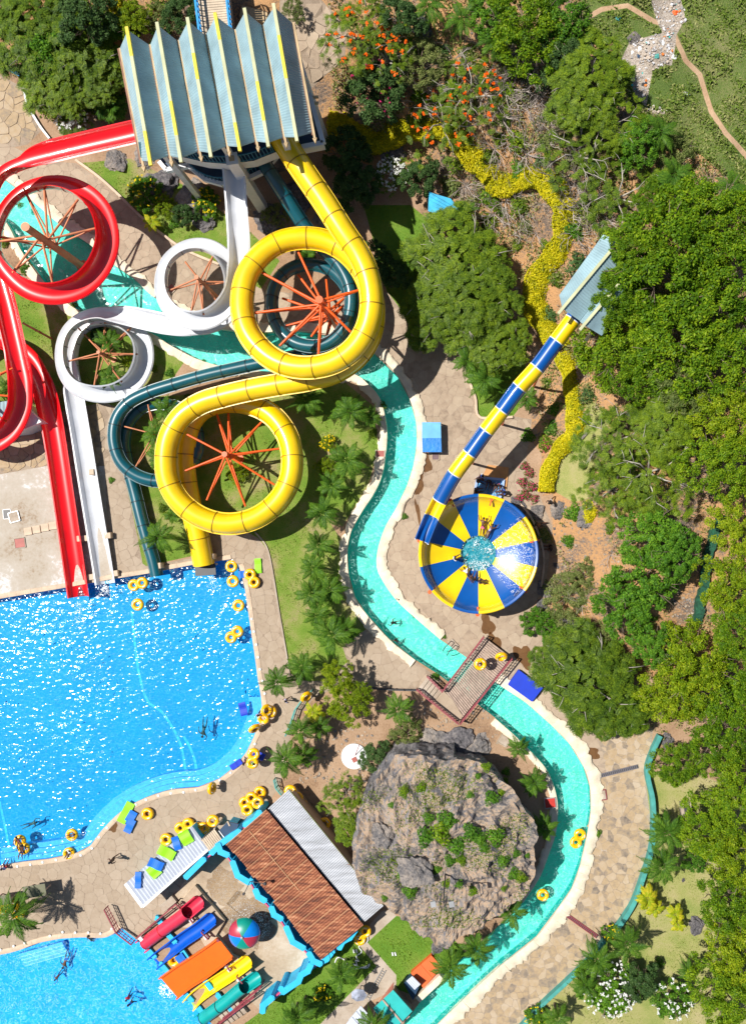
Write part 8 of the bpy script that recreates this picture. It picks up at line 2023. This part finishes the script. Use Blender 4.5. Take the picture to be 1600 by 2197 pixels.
def palm(px, py, rpx, ht, label, kind='g', nf=13, lean=None, onrock=False, grp='palms'):
	"""crown seen at (px, py)"""
	g = G(px, py)
	for _ in range(4): q = P(px, py, g.z + ht); g = Vector((q.x, q.y, tz(q.x, q.y)))
	base = g.copy(); top = Vector((0, 0, ht))
	if lean: base = G(*lean); top = Vector((q.x, q.y, g.z + ht)) - base
	root = thing('palm_tree', label, 'palm', base, group=grp)
	s = rpx / 25 / (2.0 if kind == 'g' else (1.75 if kind == 'y' else 1.7)); rg = random.Random(int(px * 7 + py))
	tr = link('trunk', PT, root, (0, 0, 0), (0, 0, rg.uniform(0, 6)), (1, 1, 1))
	d = top.normalized(); tr.rotation_mode = 'QUATERNION'; tr.rotation_quaternion = d.to_track_quat('Z', 'Y'); tr.scale = (1.1 * max(.7, s), 1.1 * max(.7, s), top.length)
	a0 = rg.uniform(0, 6.28)
	for k in range(nf):
		a = a0 + k * 2.39996; t = k / nf
		o = link('frond', FR[kind][k % len(FR[kind])], root, top, (0, 0, 0), (s, s, s) if t < .75 else (s * .8,) * 3)
		o.rotation_euler = (rg.uniform(-.25, .25), -.1 + (-.55 if t > .8 else (.22 if t < .3 else 0)) + rg.uniform(-.12, .12), a)
		sc = s * rg.uniform(.82, 1.1); o.scale = (sc, sc, sc)
	return root
for a in [(655, 856, 42, 2.6, 'palm just below the yellow tubes, by the river bend'), (750, 882, 48, 3.0, 'large palm right of the one below the yellow tubes'), (797, 896, 26, 2.0, 'small palm squeezed against the inner river edge'), (745, 988, 46, 2.8, 'palm right of the lime shrub, beside the red lid'), (712, 1042, 36, 2.2, 'thin leaning palm below the palm by the red lid'), (692, 1100, 40, 2.5, 'palm right of the lower yellow loop shadow'),
		  (684, 1170, 36, 2.6, 'palm at the top of the palm row along the lawn strip'), (672, 1218, 36, 2.8, 'second palm down the lawn strip row'), (706, 1265, 42, 2.4, 'third palm in the row, closest to the river'), (668, 1275, 38, 2.8, 'fourth palm in the row, left one of a pair'), (680, 1320, 34, 2.6, 'fifth palm in the row, over the grass'), (712, 1362, 50, 3.0, 'largest palm at the lower end of the row'), (742, 1350, 34, 2.4, 'palm behind the largest palm of the row, towards the path'),
		  (648, 1432, 40, 3.0, 'palm over the kerb at the end of the lawn strip'), (596, 1464, 42, 3.4, 'palm leaning over the pool deck', 'g', 12, (650, 1455)), (855, 1522, 40, 2.8, 'palm on the bare bed left of the bridge'), (645, 1568, 36, 3.0, 'palm at the bare bed fence, upper one', 'g', 12), (612, 1630, 44, 3.4, 'palm at the bare bed fence, lower left one'), (650, 1622, 34, 2.4, 'palm at the bare bed fence, lower right one'), (686, 1560, 30, 2.0, 'palm at the foot of the lime tree'),
		  (340, 1152, 42, 3.2, 'palm over the teal tube near the pool'), (355, 880, 34, 2.4, 'palm inside the lower teal loop, upper one'), (335, 930, 36, 2.6, 'palm inside the lower teal loop, middle one'), (340, 985, 30, 2.2, 'palm inside the lower teal loop, lower one'), (235, 735, 32, 2.0, 'palm inside the lower white loop, upper one'), (235, 810, 34, 2.0, 'palm inside the lower white loop, lower one'), (18, 830, 30, 1.8, 'palm under the red loop at the left edge'), (370, 1105, 20, 1.2, 'young palm on the lawn left of the yellow exit'),
		  (1145, 1680, 34, 2.4, 'palm squeezed between outcrop and river, upper one'), (1167, 1775, 34, 2.4, 'palm squeezed between outcrop and river, middle one'), (1098, 1957, 40, 2.4, 'palm hanging over the river below the outcrop'), (1022, 2035, 42, 2.4, 'palm hanging over the river left of the first one'), (965, 2076, 48, 3.0, 'large palm over the orange platform'), (1112, 1605, 30, 1.8, 'palm on the bed above the outcrop, beside the river'),
		  (1430, 1787, 48, 3.2, 'palm behind the sea green wall, uppermost'), (1420, 1858, 48, 3.2, 'palm behind the sea green wall, second'), (1345, 2025, 46, 2.8, 'palm behind the gap in the sea green wall'), (1280, 2062, 46, 2.8, 'palm over the lower path wall'), (1255, 2115, 38, 2.4, 'palm beside the frangipani'), (1195, 2185, 34, 2.2, 'palm at the bottom edge beside the river path'), (1475, 2085, 28, 1.6, 'small star shaped palm on the dry lawn'), (1418, 1765, 26, 2.0, 'thin frond plant above the uppermost wall palm'),
		  (30, 1965, 58, 3.5, 'deck palm at the left with rings stacked beneath', 'g', 15, (74, 1933)), (733, 2092, 42, 2.6, 'palm on the south lawn beside the hose'), (640, 2185, 44, 3.2, 'palm at the bottom edge of the south lawn'), (625, 2190, 30, 2.6, 'smaller palm beside the one at the bottom of the south lawn'), (800, 2200, 40, 3.2, 'palm in front of the turquoise roofed hut'),
		  (920, 10, 42, 3.0, 'palm at the top edge, brightest'), (990, 40, 40, 2.8, 'palm right of the brightest top palm'), (1062, 85, 44, 2.8, 'dark palm below the top palms'), (865, 1760, 1, 1, 'x'), (1445, 375, 44, 2.6, 'dark palm above the right-hand trees'), (1415, 285, 44, 2.6, 'feathery palm near the footpath'), (1565, 400, 36, 2.4, 'palm at the right edge above the big trees'),
		  (1040, 815, 44, 2.6, 'palm on the bright lawn left of the flume'), (1000, 775, 38, 2.6, 'palm at the tip of the bright lawn'), (1130, 855, 30, 1.6, 'palm on the bright lawn under the flume'), (960, 435, 28, 2.2, 'x'), (1000, 455, 30, 2.2, 'small palm right of the blue tarpaulin'), (885, 560, 30, 1.8, 'fern palm at the border of shade and tree')]:
	if a[4] == 'x': continue
	palm(*a)
for a in [(1388, 1928, 34, 1.8, 'banana plant with yellow flowers behind the wall', 'y', 9), (1405, 1950, 26, 1.4, 'second banana plant beside the first', 'y', 8), (1447, 1962, 26, 1.5, 'yellow banana plant beside the brown boulder', 'y', 8), (1455, 1985, 22, 1.3, 'lower yellow banana plant beside the boulder', 'y', 7), (672, 1530, 30, 1.6, 'broad leaved plant under the lime trees', 'y', 8), (325, 478, 26, 1.2, 'broad leaved plant on the bank left of the boulders', 'y', 8)]: palm(*a, grp='banana plants')
for a in [(238, 228, 42, 2.0, 'fan palm left of the tower gutter', 'f', 15), (245, 60, 34, 1.8, 'fan palm at the yellow hedge piece', 'f', 12), (660, 545, 26, 1.4, 'pale fan palm behind the yellow loop', 'f', 12)]: palm(*a, grp='fan palms')
def twigs(seed, mat, n0=9, L0=1.3):
	r = random.Random(seed); mb = MB()
	def br(p, d, L_, rad, dep):
		k = 3; pts = [p]
		for i in range(k):
			d = (d + Vector((r.uniform(-.3, .3), r.uniform(-.3, .3), r.uniform(-.15, .12)))).normalized(); pts.append(pts[-1] + d * L_ / k)
		mb.tube(pts, [rad * (1 - .5 * i / k) for i in range(k + 1)], 3)
		if dep:
			for _ in range(3): a = r.uniform(-.9, .9); q = pts[r.randint(1, k)]; dd = (Matrix.Rotation(a, 3, 'Z') @ d + Vector((0, 0, r.uniform(-.2, .3)))).normalized(); br(q, dd, L_ * .62, rad * .55, dep - 1)
	for k in range(n0):
		a = 6.28 * k / n0 + r.uniform(-.3, .3); br(Vector((0, 0, 0)), Vector((math.cos(a), math.sin(a), r.uniform(.4, 1.1))).normalized(), L0 * r.uniform(.7, 1.2), .035, 2)
	me = bpy.data.meshes.new('twigs'); me.from_pydata([tuple(v) for v in mb.v], [], mb.f); me.materials.append(mat); return me
M['twig'] = mat_plain('grey_twig', (.34, .29, .26), .9, var=.25)
TWO = []
TW = [twigs(s, M['twig']) for s in (1, 2, 3)]
rg = random.Random(44)
for k, (x, y, s) in enumerate([(905, 215, 1.2), (935, 180, 1.1), (1075, 240, 1.5), (1090, 200, 1.4), (1110, 150, 1.2), (1130, 230, 1.4), (1160, 210, 1.3), (1040, 200, 1.2), (1100, 300, 1.5), (1130, 330, 1.4), (1165, 300, 1.3), (1190, 250, 1.3), (1215, 230, 1.2), (1060, 320, 1.2), (1010, 255, 1.0), (970, 140, 1.1),
		(1200, 380, 1.5), (1240, 400, 1.4), (1225, 440, 1.5), (1260, 450, 1.3), (1190, 440, 1.1), (1290, 470, 1.2), (1085, 430, 1.4), (1060, 460, 1.3), (1100, 480, 1.3), (1120, 450, 1.1), (1150, 500, 1.0), (1235, 500, 1.1), (1260, 530, .9), (1310, 430, 1.0), (1000, 400, 1.1), (1030, 435, 1.1), (1170, 160, 1.0),
		(1400, 895, 1.2), (1440, 925, 1.1), (1340, 1010, .8), (1310, 1190, .9), (1250, 1290, .9), (1215, 1250, .9), (1345, 1440, .7), (1430, 1050, .9), (830, 60, 1.2), (880, 160, 1.1)]):
	p = G(x, y); o = link('thorny_shrub', TW[k % 3], None, p, (0, 0, rg.uniform(0, 6)), (s, s, s * .9)); TWO.append(o)
TWO.sort(key=lambda o: o.location.x)
for k, o in enumerate(TWO): tag(o, 'leafless grey thorny shrub on the hillside, %s from the left' % ORD[k], 'shrub', 'bare thorny shrubs')
def scatter(name, label, poly_px, dens_, mat, size, zr, seed, excl=(), thresh=-.1, freq=.35, cat='ground cover'):
	poly = world_poly(poly_px); r = np.random.default_rng(seed); xs = [p[0] for p in poly]; ys = [p[1] for p in poly]
	A = (max(xs) - min(xs)) * (max(ys) - min(ys)); n = int(A * dens_); X = r.uniform(min(xs), max(xs), n); Y = r.uniform(min(ys), max(ys), n)
	k = pip(poly, X, Y)
	for e in excl: k &= ~pip(world_poly(e), X, Y)
	X, Y = X[k], Y[k]
	f = np.sin(X * freq * 2.1 + np.sin(Y * freq * 1.7) * 2) + np.sin(Y * freq * 2.7 + np.sin(X * freq * 2.3 + 1) * 2) + .8 * np.sin(X * freq * 6 + Y * freq * 5) + r.normal(0, .6, len(X))
	k = f > thresh; X, Y, f = X[k], Y[k], f[k]
	Z = terrain(X, Y) + r.random(len(X)) * zr * np.clip(f, .2, 1.6)
	C = np.column_stack([X, Y, Z]); U, W = rand_frames(len(C), np.tile([0, 0, 1.0], (len(C), 1)), r, .8); s = size * r.uniform(.5, 1.4, (len(C), 1))
	o = link(name, quads(C, U * s, W * s * .45, name, mat)); return tag(o, label, cat, kind='stuff')
HV = [(700, -20), (720, 250), (860, 330), (980, 420), (1070, 520), (1140, 660), (1165, 780), (1150, 880), (1180, 960), (1290, 880), (1320, 800), (1640, 800), (1640, 430), (1500, 330), (1400, 250), (1330, 180), (1250, 60), (1240, -20)]
scatter('undergrowth', 'mixed olive undergrowth on the thorny hillside', HV, 85, M['leaf_scrub'], .12, .6, 1, excl=[TOWERYARD], thresh=-.15, freq=.5)
scatter('dry_brush', 'pale dry brush on the thorny hillside', HV, 60, mat_leaf('dry_brush', (.26, .20, .13), (.42, .34, .24), None, .1), .10, .3, 2, excl=[TOWERYARD], thresh=.7, freq=.7)
scatter('undergrowth', 'green undergrowth among the right-hand trees', [(1200, 1090), (1260, 1120), (1330, 900), (1640, 800), (1640, 1720), (1440, 1650), (1400, 1570), (1290, 1560), (1180, 1330)], 60, M['leaf_scrub'], .10, .5, 3, excl=[EASTPATH, PLAZA, [(1440, 1160), (1500, 1130), (1500, 1340), (1440, 1340)], [(1190, 1130), (1290, 1130), (1330, 1230), (1250, 1230)]], thresh=.4, freq=.5)
scatter('undergrowth', 'dark undergrowth in the top left thicket', [(-20, -20), (420, -20), (380, 60), (260, 90), (270, 260), (200, 260), (95, 260), (50, 180), (-20, 120)], 90, M['leaf_olive'], .12, .5, 4, thresh=-.5, freq=.5)
scatter('meadow_grass', 'tufted grass of the rough meadow', LAWNS['meadow'][1], 110, mat_leaf('meadow_grass', (.085, .15, .016), (.17, .25, .035), (.36, .36, .14), .25), .12, .25, 5, excl=[ribbon(TRAIL, 14)  , [(1395, 0), (1460, 0), (1470, 40), (1450, 75), (1440, 140), (1400, 150), (1385, 230), (1430, 245), (1400, 245), (1360, 200), (1330, 130), (1350, 90), (1420, 70)]], thresh=-1.2, freq=.6, cat='grass')
scatter('grass_blades', 'short grass blades of the dry right-hand lawn', LAWNS['east'][1], 40, mat_leaf('lawn_blade_dry', (.16, .22, .03), (.34, .36, .09), None, .2), .055, .07, 6, thresh=-1.5, cat='grass')
for nm, key, d in (('bright lawn below the outcrop', 'rockside', 90), ('south lawn', 'south', 90), ('plaza lawn', 'court', 90), ('shaded lawn', 'shade', 80)):
	scatter('grass_blades', 'short grass blades of the ' + nm, LAWNS[key][1], d, mat_leaf('lawn_blade_' + key, (.07, .15, .01), (.19, .31, .02), None, .25), .06, .08, 7, excl=[RIVER], thresh=-1.8, cat='grass')
for nm, key in (('lawn strip', 'strip'), ('lawn under the yellow loop', 'loop'), ('left lawn', 'west'), ('lawn in the white loop', 'ringed'), ('planted bank', 'north')):
	scatter('grass_blades', 'patchy grass blades of the ' + nm, LAWNS[key][1], 60, mat_leaf('lawn_blade_' + key, (.09, .16, .01), (.22, .29, .04), None, .25), .055, .07, 8, excl=[RIVER], thresh=-.2, freq=.7, cat='grass')
r = np.random.default_rng(9); C = []
for _ in range(26000):
	x, y = r.uniform(770, 1140), r.uniform(1630, 1990)
	f = math.sin(x * .03 + math.sin(y * .025) * 2) + math.sin(y * .04 + x * .01) + r.normal(0, .5)
	if f < .35: continue
	o_ = Vector((NX, NY, H)); h = rbvh.ray_cast(o_, (P(x, y, 0) - o_).normalized())
	if h[0] is not None and abs(h[1].z) > .6: C.append(tuple(h[0] + Vector((0, 0, r.uniform(.01, .06)))))
C = np.array(C); U, W = rand_frames(len(C), np.tile([0, 0, 1.0], (len(C), 1)), r, .8); s = .075 * r.uniform(.5, 1.3, (len(C), 1))
tag(link('rock_grass', quads(C, U * s, W * s * .45, 'rock_grass', M['leaf_olive'])), 'sparse grey green grass on the rock outcrop', 'grass', kind='stuff')
rg = random.Random(3); mb = MB()
LIT = world_poly([(1395, 0), (1465, 0), (1470, 45), (1440, 75), (1440, 135), (1400, 150), (1385, 220), (1440, 245), (1400, 245), (1360, 200), (1332, 130), (1350, 95), (1420, 70)])
xs = [p[0] for p in LIT]; ys = [p[1] for p in LIT]
for _ in range(1500):
	x, y = rg.uniform(min(xs), max(xs)), rg.uniform(min(ys), max(ys))
	if not pip(LIT, np.array([x]), np.array([y]))[0]: continue
	s = rg.choice([.03, .04, .05, .08]) * rg.uniform(.7, 1.4); z = tz(x, y) + s * .4
	mb.box((x, y, z), (s * 2, s * rg.uniform(.8, 2), s), rg.uniform(0, 3), rg.choices([0, 1, 2, 3, 4], [20, 22, 16, 1, 1])[0])
o = mb.build('litter', [mat_plain('litter_white', (.58, .58, .60), .6), mat_plain('litter_beige', (.5, .42, .34), .8), mat_plain('litter_grey', (.3, .28, .27), .8), mat_plain('litter_teal', (.05, .45, .42), .6), mat_plain('litter_orange', (.7, .2, .03), .6)]); tag(o, 'scattered white and beige litter on the stony ground', 'litter', kind='stuff')
for k, (x, y, s, mt, lab) in enumerate([(1326, 39, .22, 'teal_wall', 'turquoise bag lying alone in the meadow grass'), (1408, 121, .2, 'teal_wall', 'turquoise bag in the litter patch'), (1421, 92, .22, 'white_paint', 'white sack at the upper right of the litter patch'), (1446, 122, .24, 'white_paint', 'white sack at the right end of the litter patch'), (1358, 113, .2, 'white_paint', 'white box at the left of the litter patch'), (1372, 105, .2, 'white_paint', 'white round bag in the middle of the litter patch'), (1471, 202, .24, 'white_paint', 'pale blue white sack in the grass below the litter'), (1381, 180, .26, 'dark_metal', 'black bag at the lower end of the litter'), (1370, 120, .2, 'navy_deck', 'navy bag among the white litter'), (1448, 27, .22, 'orange_steel', 'orange bag near the top of the litter'), (1152, 335, .16, 'white_paint', 'single white scrap on the thorny slope')]):
	p = G(x, y); o = link('litter_bag', BM[k % 5].copy(), None, p, (0, 0, k), (s, s, s)); o.data.materials.clear(); o.data.materials.append(M[mt]); tag(o, lab, 'bag')
mb = MB(); rg = random.Random(21)
for _ in range(1500):
	x, y = rg.choice([(rg.uniform(1180, 1330), rg.uniform(1080, 1260)), (rg.uniform(1000, 1300), rg.uniform(330, 620)), (rg.uniform(640, 800), rg.uniform(1560, 1680)), (rg.uniform(1440, 1500), rg.uniform(1160, 1340)), (rg.uniform(860, 1100), rg.uniform(1500, 1600)), (rg.uniform(900, 1200), rg.uniform(60, 330))])
	p = G(x, y)
	if pip(RIVERW, np.array([p.x]), np.array([p.y]))[0]: continue
	s = rg.uniform(.02, .07) * rg.choice([1, 1, 1.8]); mb.box((p.x, p.y, p.z + s * .2), (s * 2, s * 1.5, s), rg.uniform(0, 3), rg.choice([0, 0, 1]))
o = mb.build('loose_stones', [M['mortar_pale'], M['rock']]); tag(o, 'loose pebbles strewn over the bare slopes', 'stones', kind='stuff')
dsk = thing('concrete_disc', 'round white concrete disc in the bare bed left of the outcrop', 'concrete disc', G(760, 1622)); p = G(760, 1622)
mb = MB(); mb.lathe((p.x, p.y, 0), [(1.1, -.05), (1.1, .16), (1.02, .2), (0, .21)], 40); mb.build('slab', M['white_paint'], dsk, smooth=True, autosmooth=40)
mb = MB(); mb.box((p.x + .05, p.y - .25, .24), (.4, .4, .06), .5); mb.build('lid', M['tile_red'], dsk)
mb = MB(); mb.rod((p.x + .1, p.y + .1, .2), (p.x + .6, p.y + 1.3, 1.2), .03); mb.build('pipe', M['maroon'], dsk)
sh = thing('trap_shed', 'small stone box with dark opening on bare ground right of the sea green wall', 'shed', G(1468, 1735)); p = G(1468, 1735)
mb = MB(); mb.box((p.x, p.y, .3), (.9, 1.4, .6), .1); mb.build('wall', M['concrete_path'], sh); mb = MB(); mb.box((p.x + .05, p.y, .62), (.5, .9, .04), .1); mb.build('opening', M['dark_metal'], sh)
bpy.context.view_layer.update()
